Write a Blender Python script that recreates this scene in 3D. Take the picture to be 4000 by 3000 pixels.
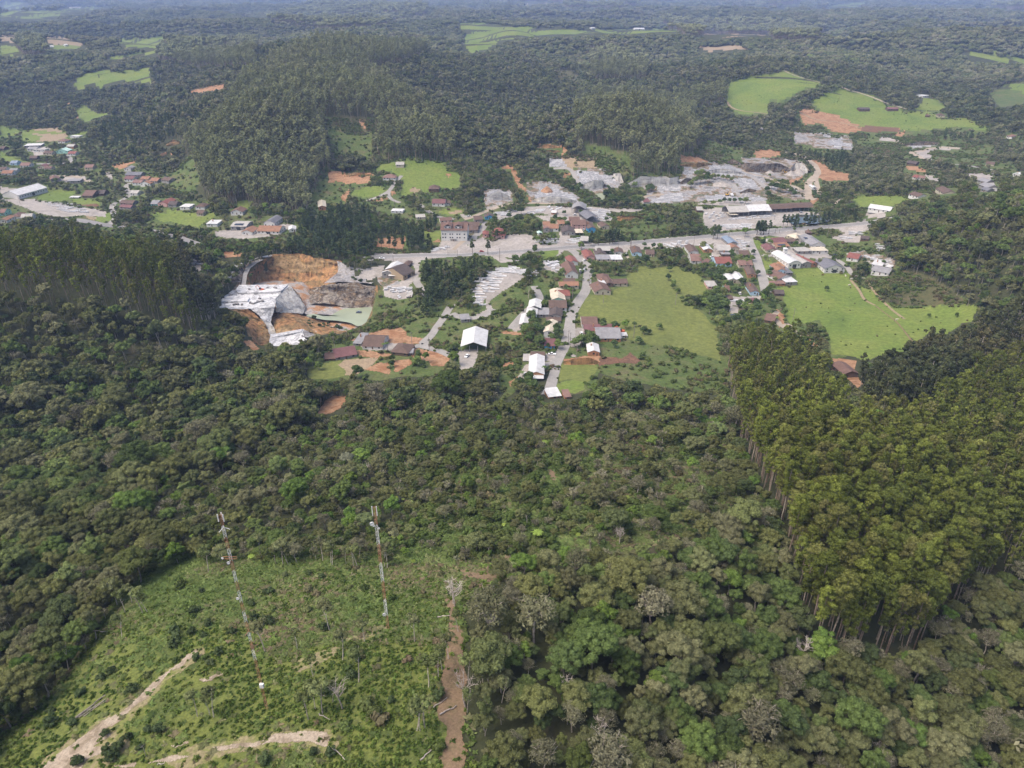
import bpy, bmesh, math, random
import numpy as np
from mathutils import Vector, Matrix, noise as mnoise

for o in list(bpy.data.objects):
    bpy.data.objects.remove(o, do_unlink=True)
scene = bpy.context.scene
COL = scene.collection
R = math.radians

# ------------------------------------------------------------------ camera
CAMZ, PITCH, F = 200.0, 28.0, 2776.0          # focal length in pixels of the 4000 px photo
cd = bpy.data.cameras.new('camera'); cam = bpy.data.objects.new('camera', cd); COL.objects.link(cam)
cam.location = (0, 0, CAMZ); cam.rotation_euler = (R(90 - PITCH), 0, 0)
cd.sensor_width = 36; cd.lens = F / 4000 * 36; cd.clip_start = 0.5; cd.clip_end = 40000
scene.camera = cam

# ------------------------------------------------------------------ sky, sun, exposure
SUN_EL, SUN_AZ = 58.0, -112.0                   # azimuth measured from the view direction (+Y) towards +X
w = bpy.data.worlds.new('World'); scene.world = w; w.use_nodes = True
nt = w.node_tree; nt.nodes.clear()
sk = nt.nodes.new('ShaderNodeTexSky'); sk.sky_type = 'NISHITA'; sk.sun_disc = False
sk.sun_elevation = R(SUN_EL); sk.sun_rotation = R(SUN_AZ); sk.air_density = 1.0; sk.dust_density = 6.0; sk.ozone_density = 1.0
bg = nt.nodes.new('ShaderNodeBackground'); bg.inputs[1].default_value = 0.15
ou = nt.nodes.new('ShaderNodeOutputWorld'); nt.links.new(sk.outputs[0], bg.inputs[0]); nt.links.new(bg.outputs[0], ou.inputs[0])
sd = bpy.data.lights.new('sun', 'SUN'); sd.energy = 0.95; sd.angle = R(35); sd.color = (1.0, 0.95, 0.87)
so = bpy.data.objects.new('sun', sd); COL.objects.link(so)
_a, _e = R(SUN_AZ), R(SUN_EL)
sun_dir = Vector((math.sin(_a) * math.cos(_e), math.cos(_a) * math.cos(_e), math.sin(_e)))
so.rotation_euler = sun_dir.to_track_quat('Z', 'Y').to_euler(); so.location = (0, 0, 400)
vs = scene.view_settings; vs.view_transform = 'Standard'; vs.look = 'None'; vs.gamma = 1; vs.use_curve_mapping = False
vs.exposure = 0.95
scene.cycles.volume_bounces = 0; scene.cycles.max_bounces = 6; scene.cycles.diffuse_bounces = 3
scene.cycles.transparent_max_bounces = 8
scene.cycles.use_denoising = True

# ------------------------------------------------------------------ small maths
rng = np.random.default_rng(7); random.seed(7)
SP, CP = math.sin(R(PITCH)), math.cos(R(PITCH))
def ray(px, py):
    X = (np.asarray(px, float) - 2000) / F; Y = -(np.asarray(py, float) - 1500) / F
    return X, CP + Y * SP, -SP + Y * CP
def at_z(px, py, z):
    dx, dy, dz = ray(px, py); t = (z - CAMZ) / dz
    return np.stack([dx * t, dy * t, z + 0 * t], -1)
def project(P):
    P = np.asarray(P, float); x, y, z = P[..., 0], P[..., 1], P[..., 2] - CAMZ
    f = y * CP - z * SP; u = y * SP + z * CP; f = np.where(f < 1, 1, f)
    return 2000 + F * x / f, 1500 - F * u / f, f
def vnoise(x, y, seed=0):
    xi = np.floor(x).astype(np.int64); yi = np.floor(y).astype(np.int64); fx = x - xi; fy = y - yi
    fx = fx * fx * (3 - 2 * fx); fy = fy * fy * (3 - 2 * fy)
    def h(a, b):
        n = (a * 374761393 + b * 668265263 + seed * 974634777) & 0x7fffffff
        n = (n ^ (n >> 13)) * 1274126177 & 0x7fffffff
        return ((n ^ (n >> 16)) & 0xffff) / 65535.0 * 2 - 1
    a, b, c, d = h(xi, yi), h(xi + 1, yi), h(xi, yi + 1), h(xi + 1, yi + 1)
    return (a * (1 - fx) + b * fx) * (1 - fy) + (c * (1 - fx) + d * fx) * fy
def fbm(x, y, seed=0, octv=4):
    s, a = 0, 1.0
    for i in range(octv):
        s = s + a * vnoise(x * 2 ** i, y * 2 ** i, seed + i); a *= 0.5
    return s / 1.6

# ------------------------------------------------------------------ terrain heights (metres, valley floor near 0)
CTRL = '''
1035,2760,85 1515,2440,84 600,2400,77 200,2990,80 1000,2990,87 1500,2900,88 1900,2600,86 1950,2300,82 2300,2990,84 2700,2900,77 3200,2990,64 3700,2900,50 4000,2990,46
4600,2900,40 -600,2900,72 -500,2300,60
3200,2450,60 3800,2300,40 3500,2000,46 3100,2000,56 2700,2150,69 2300,2100,72 1500,2050,65 1000,1980,56 500,2150,58 0,2250,54 0,2700,64 300,2600,72
2000,1800,45 1500,1750,32 2500,1800,45 3000,1750,34 3500,1700,28 4000,1750,24 4600,1800,30 600,1750,22 200,1900,20 0,1700,20 -500,1700,28
2000,1650,25 1300,1620,10 900,1550,9 2500,1620,20 3000,1500,11 3300,1450,8 3800,1500,12 4000,1500,14 4600,1400,30
2150,1500,9 1500,1430,3 1900,1400,3 2300,1400,4 2700,1350,2 3200,1350,4 3600,1250,5 2100,1250,4 2600,1150,2 3000,1000,4 3500,1050,6 2800,1230,1
1400,1330,0 1000,1400,4 600,1450,15 300,1400,22 0,1350,32 -500,1300,50 -500,1080,60
0,1080,52 300,1100,48 600,1150,34 760,1210,17 870,1220,4 1050,1350,0 1300,1330,-2 1480,1260,-3
0,830,6 300,850,5 600,890,5 850,900,5 1000,985,9 1180,985,9 1330,1010,8 880,1100,6 900,1040,8 1480,1110,0 1600,1090,3 1600,1200,1 1750,1120,2 1950,1080,10 1980,1180,6 1850,1250,3
1500,1000,4 1700,985,4 2000,960,4 2500,930,4 2900,905,5 3350,875,8 3500,900,13 3700,850,30 3650,780,34 4000,850,60 3900,1000,40 4000,1050,44 3700,1100,17 3800,1200,14 4000,1250,24 4600,900,80 4600,1100,60
1500,850,7 1800,820,8 2200,830,8 2600,820,6 3000,820,7 3300,800,8
1400,700,14 1700,640,28 1650,560,45 2100,700,14 2400,720,10 2700,740,8 3000,700,12 3300,720,12 3700,700,16 3600,650,16 3900,600,20
2500,685,16 2500,560,45 2500,440,72 2500,400,40 2200,450,35 2000,500,40 2750,560,24 2800,620,18
1000,770,16 1000,600,45 1000,450,80 1000,300,94 1150,205,112 1100,165,64 750,600,30 750,450,60 1300,500,60 1500,400,80 1400,250,108 1600,225,98 1700,500,50 700,700,14
400,600,16 200,500,22 600,450,42 400,350,50 300,250,70 0,450,30 0,250,70 0,650,12 100,560,18
1800,400,50 1750,250,75 1400,650,30 1300,720,17 600,250,80 800,180,90
2000,350,55 2000,200,80 2000,110,108 2300,300,62 2500,200,86 2700,260,76 2900,480,34 2950,300,76 3200,350,64 3300,480,28 3300,430,40 3500,300,70 3700,200,90 3700,450,35 4000,400,45 4000,250,78 -500,600,20 -500,300,80 4500,500,60 4500,250,90 4500,700,40
'''
ctrl = [tuple(map(float, s.split(','))) for s in CTRL.split()]
for x in (-800, 0, 500, 1000, 1700, 2400, 3000, 3500, 4000, 4800):
    ctrl += [(x, 160, 78), (x, 100, 112), (x, 50, 152)]
cp = np.array([at_z(*c) for c in ctrl])
far = [(math.sin(a) * d, math.cos(a) * d, z) for a in np.linspace(-1.15, 1.15, 9) for d, z in ((9000, 262), (12000, 330))]
near = [(math.sin(a) * d, math.cos(a) * d, 86 - 12 * abs(a)) for a in np.linspace(-1.3, 1.3, 7) for d in (6, 35)]
cp = np.vstack([cp, far, near])
def uv_of(x, y):
    return np.arctan2(x, y), np.log(np.maximum(np.hypot(x, y), 1.0))
cu, cv = uv_of(cp[:, 0], cp[:, 1])
_C = 0.045
def _phi(du, dv): return np.sqrt(du * du + dv * dv + _C * _C)
_n = len(cp)
A = np.zeros((_n + 1, _n + 1)); A[:_n, :_n] = _phi(cu[:, None] - cu, cv[:, None] - cv); A[:_n, _n] = 1; A[_n, :_n] = 1
A[:_n, :_n] -= np.eye(_n) * 0.002
W = np.linalg.solve(A, np.append(cp[:, 2], 0))
def h_exact(u, v):
    s = np.full(u.shape, W[_n])
    for i in range(_n): s += W[i] * _phi(u - cu[i], v - cv[i])
    d = np.exp(v); x, y = np.sin(u) * d, np.cos(u) * d
    a = np.clip((d - 1150) / 1700, 0, 1) * 88 * np.clip((10500 - d) / 2500, 0.55, 1)
    s += a * (.80 - 2.1 * np.abs(fbm(x / 900 + 3, y / 620 + 8, 11, 4)))
    b = np.clip((d - 60) / 200, 0, 1) * 1.2
    return s + b * fbm(x / 45, y / 45, 5, 3) * (np.abs(s - 4) > 6)

# master grid of heights (fan of azimuth by log distance)
U0, U1, NU = -1.2, 1.2, 470
U = np.linspace(U0, U1, NU)
V = [math.log(8.0)]
while V[-1] < math.log(12500):
    d = math.exp(V[-1]); th = math.atan(max(200 - (85 if d < 170 else 10), 60) / d)
    V.append(V[-1] + min(max(1.9 * 0.0014 / (math.sin(th) * math.cos(th)), 0.006), 0.016))
V = np.array(V); NV = len(V)
GU, GV = np.meshgrid(U, V, indexing='ij')
H0 = h_exact(GU, GV)
H = H0.copy()
def ground(x, y, HH=None):
    HH = H0 if HH is None else HH
    u, v = uv_of(np.asarray(x, float), np.asarray(y, float))
    fu = np.clip((u - U0) / (U1 - U0) * (NU - 1), 0, NU - 1.001); iu = fu.astype(int); fu = fu - iu
    iv = np.clip(np.searchsorted(V, v) - 1, 0, NV - 2); fv = np.clip((v - V[iv]) / (V[iv + 1] - V[iv]), 0, 1)
    return (HH[iu, iv] * (1 - fu) + HH[iu + 1, iv] * fu) * (1 - fv) + (HH[iu, iv + 1] * (1 - fu) + HH[iu + 1, iv + 1] * fu) * fv
VF = np.concatenate([np.arange(math.log(40), math.log(12400), 0.0022)])
DF = np.exp(VF)
def cast(px, py, lift=0.0):
    """first point of the ground (raised by lift) seen through photo pixel px,py"""
    px = np.atleast_1d(np.asarray(px, float)); py = np.atleast_1d(np.asarray(py, float)); px, py = np.broadcast_arrays(px, py)
    out = np.zeros(px.shape + (3,)); fl = out.reshape(-1, 3)
    X, Y, Z = [a.ravel() for a in ray(px, py)]; hz = np.hypot(X, Y)
    for s in range(0, len(X), 2000):
        x, y, z, h = X[s:s+2000], Y[s:s+2000], Z[s:s+2000], hz[s:s+2000]
        gx = (x / h)[:, None] * DF; gy = (y / h)[:, None] * DF
        g = ground(gx, gy) + lift; rz = CAMZ + (z / h)[:, None] * DF
        hit = g >= rz; k = np.where(hit.any(1), hit.argmax(1), len(DF) - 1); k = np.maximum(k, 1); r = np.arange(len(k))
        a = (rz - g)[r, k - 1]; b = (rz - g)[r, k]; t = np.clip(a / np.where(a - b == 0, 1, a - b), 0, 1)
        d = DF[k - 1] * (1 - t) + DF[k] * t
        fl[s:s+2000, 0] = x / h * d; fl[s:s+2000, 1] = y / h * d
    fl[:, 2] = ground(fl[:, 0], fl[:, 1])
    return out
CROPS = {'P': (0, 0, 1), 'O': (0, 0, 1.8083), 'A1': (0, 0, .45208), 'A2': (1000, 0, .45208), 'A3': (2000, 0, .45208), 'A4': (3000, 0, .45208),
  'B1': (0, 500, .31646), 'B2': (650, 500, .31646), 'B3': (1300, 560, .31646), 'B4': (1900, 560, .31646), 'B5': (2500, 500, .31646), 'B6': (3100, 400, .40687),
  'C1': (700, 900, .36166), 'C2': (1400, 920, .29385), 'C3': (1950, 900, .31646), 'C4': (2600, 860, .31646), 'C5': (3200, 860, .36166), 'C6': (1950, 1250, .27125), 'C7': (1200, 1250, .36166),
  'E1': (0, 1300, .6029), 'E2': (1333, 1500, .6029), 'E3': (2666, 1200, .6031), 'F1': (0, 2200, .48214), 'F2': (1000, 2200, .48214), 'F3': (2000, 2200, .48214), 'F4': (2934, 2200, .48214), 'G': (800, 1950, .5125)}
def pts(s):
    """'C4 10,20 30,40 O 5,6' : photo pixels; a third number is a height"""
    out, c = [], CROPS['P']
    for t in s.split():
        if t in CROPS: c = CROPS[t]; continue
        v = [float(q) for q in t.split(',')]
        out.append([c[0] + v[0] * c[2], c[1] + v[1] * c[2]] + v[2:])
    return out
def pip(poly, x, y):
    poly = np.asarray(poly)[:, :2]; ins = np.zeros(x.shape, bool); n = len(poly)
    for i in range(n):
        x1, y1 = poly[i]; x2, y2 = poly[i - 1]
        if y1 == y2: continue
        c = ((y1 > y) != (y2 > y)) & (x < (x2 - x1) * (y - y1) / (y2 - y1) + x1)
        ins ^= c
    return ins

# ------------------------------------------------------------------ object helpers
def tag(o, label=None, cat=None, group=None, kind=None):
    if label: o['label'] = label
    if cat: o['category'] = cat
    if group: o['group'] = group
    if kind: o['kind'] = kind
    return o
def mesh_obj(name, verts, faces, mats, parent=None, smooth=False, midx=None):
    me = bpy.data.meshes.new(name)
    if isinstance(verts, np.ndarray) and isinstance(faces, np.ndarray):
        n = faces.shape[1]
        me.vertices.add(len(verts)); me.vertices.foreach_set('co', verts.astype(np.float32).ravel())
        me.loops.add(faces.size); me.loops.foreach_set('vertex_index', faces.astype(np.int32).ravel())
        me.polygons.add(len(faces)); me.polygons.foreach_set('loop_start', np.arange(0, faces.size, n, dtype=np.int32))
        me.polygons.foreach_set('loop_total', np.full(len(faces), n, np.int32))
        me.update(calc_edges=True)
    else:
        me.from_pydata([tuple(map(float, v)) for v in verts], [], [tuple(f) for f in faces])
    for m in (mats if isinstance(mats, (list, tuple)) else [mats]): me.materials.append(m)
    if midx is not None: me.polygons.foreach_set('material_index', np.asarray(midx, np.int32))
    if smooth: me.polygons.foreach_set('use_smooth', np.ones(len(me.polygons), bool))
    me.validate(); me.update()
    o = bpy.data.objects.new(name, me); COL.objects.link(o)
    if parent is not None: o.parent = parent
    return o
def empty(name, loc, rz=0.0):
    o = bpy.data.objects.new(name, None); COL.objects.link(o); o.location = loc; o.rotation_euler = (0, 0, rz); o.empty_display_size = 1
    return o
def dup(root, loc, rz=0.0, sc=1.0, label=None, group=None):
    def cpy(o, par):
        c = o.copy(); COL.objects.link(c)
        if par is not None: c.parent = par
        for ch in KIDS.get(o.name, ()): cpy(ch, c)
        return c
    c = cpy(root, None); c.location = loc; c.rotation_euler = (0, 0, rz)
    c.scale = (sc, sc, sc) if np.isscalar(sc) else sc
    if label: c['label'] = label
    if group: c['group'] = group
    return c
KIDS = {}
def keep(root):
    def walk(o):
        KIDS[o.name] = [c for c in bpy.data.objects if c.parent == o]
        for c in KIDS[o.name]: walk(c)
    walk(root); return root

# ------------------------------------------------------------------ materials
def newmat(name):
    m = bpy.data.materials.new(name); m.use_nodes = True; t = m.node_tree; t.nodes.clear()
    o = t.nodes.new('ShaderNodeOutputMaterial'); b = t.nodes.new('ShaderNodeBsdfPrincipled'); t.links.new(b.outputs[0], o.inputs[0])
    return m, t, b
def ramp(t, stops, fac):
    r = t.nodes.new('ShaderNodeValToRGB'); e = r.color_ramp.elements
    while len(e) < len(stops): e.new(0.5)
    for i, (p, c) in enumerate(stops): e[i].position = p; e[i].color = (*c, 1)
    t.links.new(fac, r.inputs[0]); return r.outputs[0]
def noise_tex(t, scale, detail=6, rough=0.6, dist=0.0, coord='Object'):
    c = t.nodes.new('ShaderNodeTexCoord'); n = t.nodes.new('ShaderNodeTexNoise')
    n.inputs['Scale'].default_value = scale; n.inputs['Detail'].default_value = detail; n.inputs['Roughness'].default_value = rough; n.inputs['Distortion'].default_value = dist
    t.links.new(c.outputs[coord], n.inputs['Vector']); return n.outputs['Fac']
def mix(t, fac, a, b, mode='MIX'):
    m = t.nodes.new('ShaderNodeMix'); m.data_type = 'RGBA'; m.blend_type = mode
    for s, v in ((m.inputs[0], fac), (m.inputs[6], a), (m.inputs[7], b)):
        if hasattr(v, 'is_linked') or hasattr(v, 'links'): t.links.new(v, s)
        elif isinstance(v, tuple): s.default_value = (*v[:3], 1)
        else: s.default_value = v
    return m.outputs[2]
def surf(name, stops, scale=0.05, scale2=None, stops2=None, rough=0.95, bump=0.0, bscale=1.0, bdist=0.3, amt=0.5, coord='Object'):
    """patchy ground/wall material: one noise picks the colour, a finer one varies it"""
    m, t, b = newmat(name)
    c = ramp(t, stops, noise_tex(t, scale, 8, 0.65, 0.4, coord))
    if scale2:
        f = ramp(t, stops2 or [(0.3, (0.55, 0.55, 0.55)), (0.7, (1.3, 1.3, 1.3))], noise_tex(t, scale2, 5, 0.7, 0, coord))
        c = mix(t, amt * 1.0, c, mix(t, 1.0, c, f, 'MULTIPLY'))
    t.links.new(c, b.inputs['Base Color']); b.inputs['Roughness'].default_value = rough; b.inputs['Specular IOR Level'].default_value = 0.2
    if bump:
        n = noise_tex(t, bscale, 6, 0.6, 0, coord); bp = t.nodes.new('ShaderNodeBump'); bp.inputs['Strength'].default_value = bump; bp.inputs['Distance'].default_value = bdist
        t.links.new(n, bp.inputs['Height']); t.links.new(bp.outputs[0], b.inputs['Normal'])
    return m
MT = {}
MT['quarryground'] = surf('broken_quarry_ground', [(.28, (.10, .095, .09)), (.40, (.19, .185, .18)), (.47, (.29, .285, .28)), (.53, (.20, .135, .085)), (.58, (.075, .09, .042)), (.66, (.20, .18, .165)), (.72, (.27, .19, .125)), (.85, (.24, .21, .17))], .06, .5, bump=.6, bscale=.3, bdist=1, amt=1)
MT['worn'] = surf('worn_dry_grass', [(.3, (.105, .12, .035)), (.45, (.155, .165, .05)), (.55, (.23, .19, .11)), (.68, (.12, .14, .04)), (.85, (.27, .22, .15))], .22, 1.8, bump=.5, bscale=1.2, amt=.9)
MT['whitegranite'] = surf('white_sawn_granite', [(0.2, (.30, .30, .31)), (0.38, (.40, .40, .41)), (0.45, (.52, .52, .53)), (0.49, (.22, .22, .22)), (0.53, (.55, .545, .545)), (0.64, (.54, .535, .53)), (0.72, (.27, .26, .25)), (0.85, (.58, .56, .53))], 0.07, 0.6, rough=0.8, bump=0.5, bscale=0.3, amt=.8)
MT['forest_floor'] = surf('forest_floor', [(0.3, (.032, .038, .018)), (0.55, (.050, .055, .024)), (0.75, (.070, .058, .036))], 0.08, 1.2, bump=0.6, bscale=0.6, bdist=0.8)
MT['clearing'] = surf('clearing_grass', [(0.25, (.050, .072, .022)), (0.40, (.085, .108, .028)), (0.53, (.130, .150, .036)), (0.63, (.105, .120, .034)), (0.66, (.090, .085, .042)), (0.70, (.085, .118, .028)), (0.85, (.060, .085, .024))], 0.13, 1.5, bump=0.8, bscale=1.2, bdist=0.5, amt=0.9)
MT['meadow'] = surf('meadow_grass', [(0.25, (.082, .125, .028)), (0.45, (.122, .168, .034)), (0.6, (.150, .182, .042)), (0.8, (.102, .145, .030))], 0.018, 0.35, bump=0.3, bscale=0.8, amt=0.8)
MT['dry_meadow'] = surf('dry_meadow_grass', [(0.25, (.100, .122, .034)), (0.5, (.138, .155, .042)), (0.8, (.118, .146, .036))], 0.015, 0.35, bump=0.3, bscale=0.8, amt=0.8)
MT['rough'] = surf('rough_grass', [(0.25, (.055, .082, .024)), (0.45, (.078, .110, .030)), (0.58, (.105, .118, .042)), (0.68, (.120, .098, .055)), (0.8, (.062, .092, .026))], 0.06, 0.6, bump=0.7, bscale=0.5, bdist=0.8, amt=1)
MT['tan'] = surf('dry_soil', [(0.25, (.20, .16, .095)), (0.5, (.27, .205, .135)), (0.8, (.21, .18, .085))], 0.05, 0.5, bump=0.2, amt=0.7)
MT['earth'] = surf('red_earth', [(0.22, (.15, .075, .038)), (0.40, (.24, .120, .060)), (0.52, (.33, .20, .115)), (0.62, (.20, .10, .05)), (0.72, (.11, .105, .05)), (0.85, (.28, .16, .09))], 0.07, 0.6, bump=0.3, amt=0.8)
MT['darkearth'] = surf('dark_turned_earth', [(0.3, (.10, .06, .04)), (0.6, (.17, .09, .055)), (0.8, (.12, .08, .05))], 0.15, 0.8, bump=0.8, bscale=0.6, amt=1)
MT['gravel'] = surf('pale_gravel', [(0.25, (.20, .18, .155)), (0.42, (.27, .245, .22)), (0.55, (.33, .30, .27)), (0.66, (.25, .225, .19)), (0.85, (.15, .14, .085))], 0.035, 0.4, bump=0.15, amt=0.6)
MT['granite'] = surf('cut_granite', [(0.2, (.13, .13, .135)), (0.38, (.24, .24, .245)), (0.45, (.36, .36, .365)), (0.50, (.17, .17, .17)), (0.55, (.30, .295, .295)), (0.64, (.43, .425, .42)), (0.70, (.20, .19, .185)), (0.78, (.34, .30, .25)), (0.9, (.44, .43, .42))], 0.09, 0.6, rough=0.8, bump=0.5, bscale=0.3, amt=1.0)
MT['track'] = surf('pale_stony_track', [(0.3, (.15, .12, .075)), (0.46, (.25, .20, .145)), (0.58, (.36, .30, .23)), (0.68, (.24, .19, .13)), (0.8, (.12, .12, .05))], 0.35, 2.5, bump=0.6, bscale=1.5, amt=0.8)
MT['path'] = surf('brown_cut_path', [(0.3, (.13, .105, .055)), (0.55, (.20, .135, .085)), (0.8, (.11, .12, .045))], 0.3, 2.5, bump=0.6, bscale=1.5, amt=0.8)
MT['road'] = surf('gravel_road', [(0.3, (.21, .20, .185)), (0.5, (.27, .255, .235)), (0.75, (.32, .30, .275))], 0.08, 0.9, bump=0.1, amt=0.4)
MT['dirt'] = surf('pale_dirt_road', [(0.3, (.26, .215, .165)), (0.6, (.35, .295, .23)), (0.8, (.28, .25, .21))], 0.08, 0.9, bump=0.1, amt=0.4)
MT['asphalt'] = surf('worn_asphalt', [(0.3, (.17, .165, .16)), (0.7, (.235, .225, .215))], 0.02, 0.5, rough=0.85, amt=0.4)
MT['paint'] = surf('road_paint', [(0.3, (.45, .44, .42)), (0.6, (.7, .69, .66))], 0.5)
MT['rock'] = surf('grey_rock_face', [(0.22, (.075, .07, .07)), (0.4, (.17, .16, .155)), (0.55, (.30, .29, .285)), (0.68, (.22, .17, .12)), (0.85, (.40, .39, .38))], 0.12, 0.6, bump=0.9, bscale=0.35, bdist=1.5, amt=1)
MT['scrub'] = surf('scrub_soil', [(0.3, (.050, .055, .022)), (0.5, (.080, .080, .034)), (0.7, (.115, .085, .05))], 0.1, 0.9, bump=0.6, bscale=0.7, amt=0.9)
def water_mat(name, col, rough=0.06):
    m, t, b = newmat(name)
    c = ramp(t, [(0.35, tuple(k * 0.85 for k in col)), (0.7, tuple(min(1, k * 1.1) for k in col))], noise_tex(t, 0.03, 4))
    t.links.new(c, b.inputs['Base Color']); b.inputs['Roughness'].default_value = rough
    n = noise_tex(t, 1.2, 3); bp = t.nodes.new('ShaderNodeBump'); bp.inputs['Strength'].default_value = 0.05; bp.inputs['Distance'].default_value = 0.05
    t.links.new(n, bp.inputs['Height']); t.links.new(bp.outputs[0], b.inputs['Normal']); return m
MT['greenwater'] = water_mat('green_quarry_water', (.27, .30, .20), 0.25)
MT['pond'] = water_mat('still_pond_water', (.05, .06, .05), 0.03)
# ------------------------------------------------------------------ hero quarry footprint: the ground is dug out under it
QUARRY = pts('C1 440,860 480,700 640,560 700,470 860,350 1000,262 1320,262 1740,330 1900,500 2150,600 2100,760 2080,900 2020,1010 1850,1090 1480,1120 1400,1170 1240,1235 960,1240 800,1210 740,1000 700,900 560,850')
q3 = cast([p[0] for p in QUARRY], [p[1] for p in QUARRY])
gx, gy = np.sin(GU) * np.exp(GV), np.cos(GU) * np.exp(GV)
_b = (gx > q3[:, 0].min() - 20) & (gx < q3[:, 0].max() + 20) & (gy > q3[:, 1].min() - 20) & (gy < q3[:, 1].max() + 20)
INQ = np.zeros(H.shape, bool); INQ[_b] = pip(q3, gx[_b], gy[_b])
H[INQ] -= 45

nu, nv = NU, NV
gv = np.stack([gx, gy, H], -1).reshape(-1, 3)
ii, jj = np.meshgrid(np.arange(nu - 1), np.arange(nv - 1), indexing='ij'); a = (ii * nv + jj).ravel()
ter = mesh_obj('ground', gv, np.stack([a, a + nv, a + nv + 1, a + 1], -1), MT['forest_floor'], smooth=True)
tag(ter, 'rolling forest ground of the valley and its hills', kind='structure')

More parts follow.
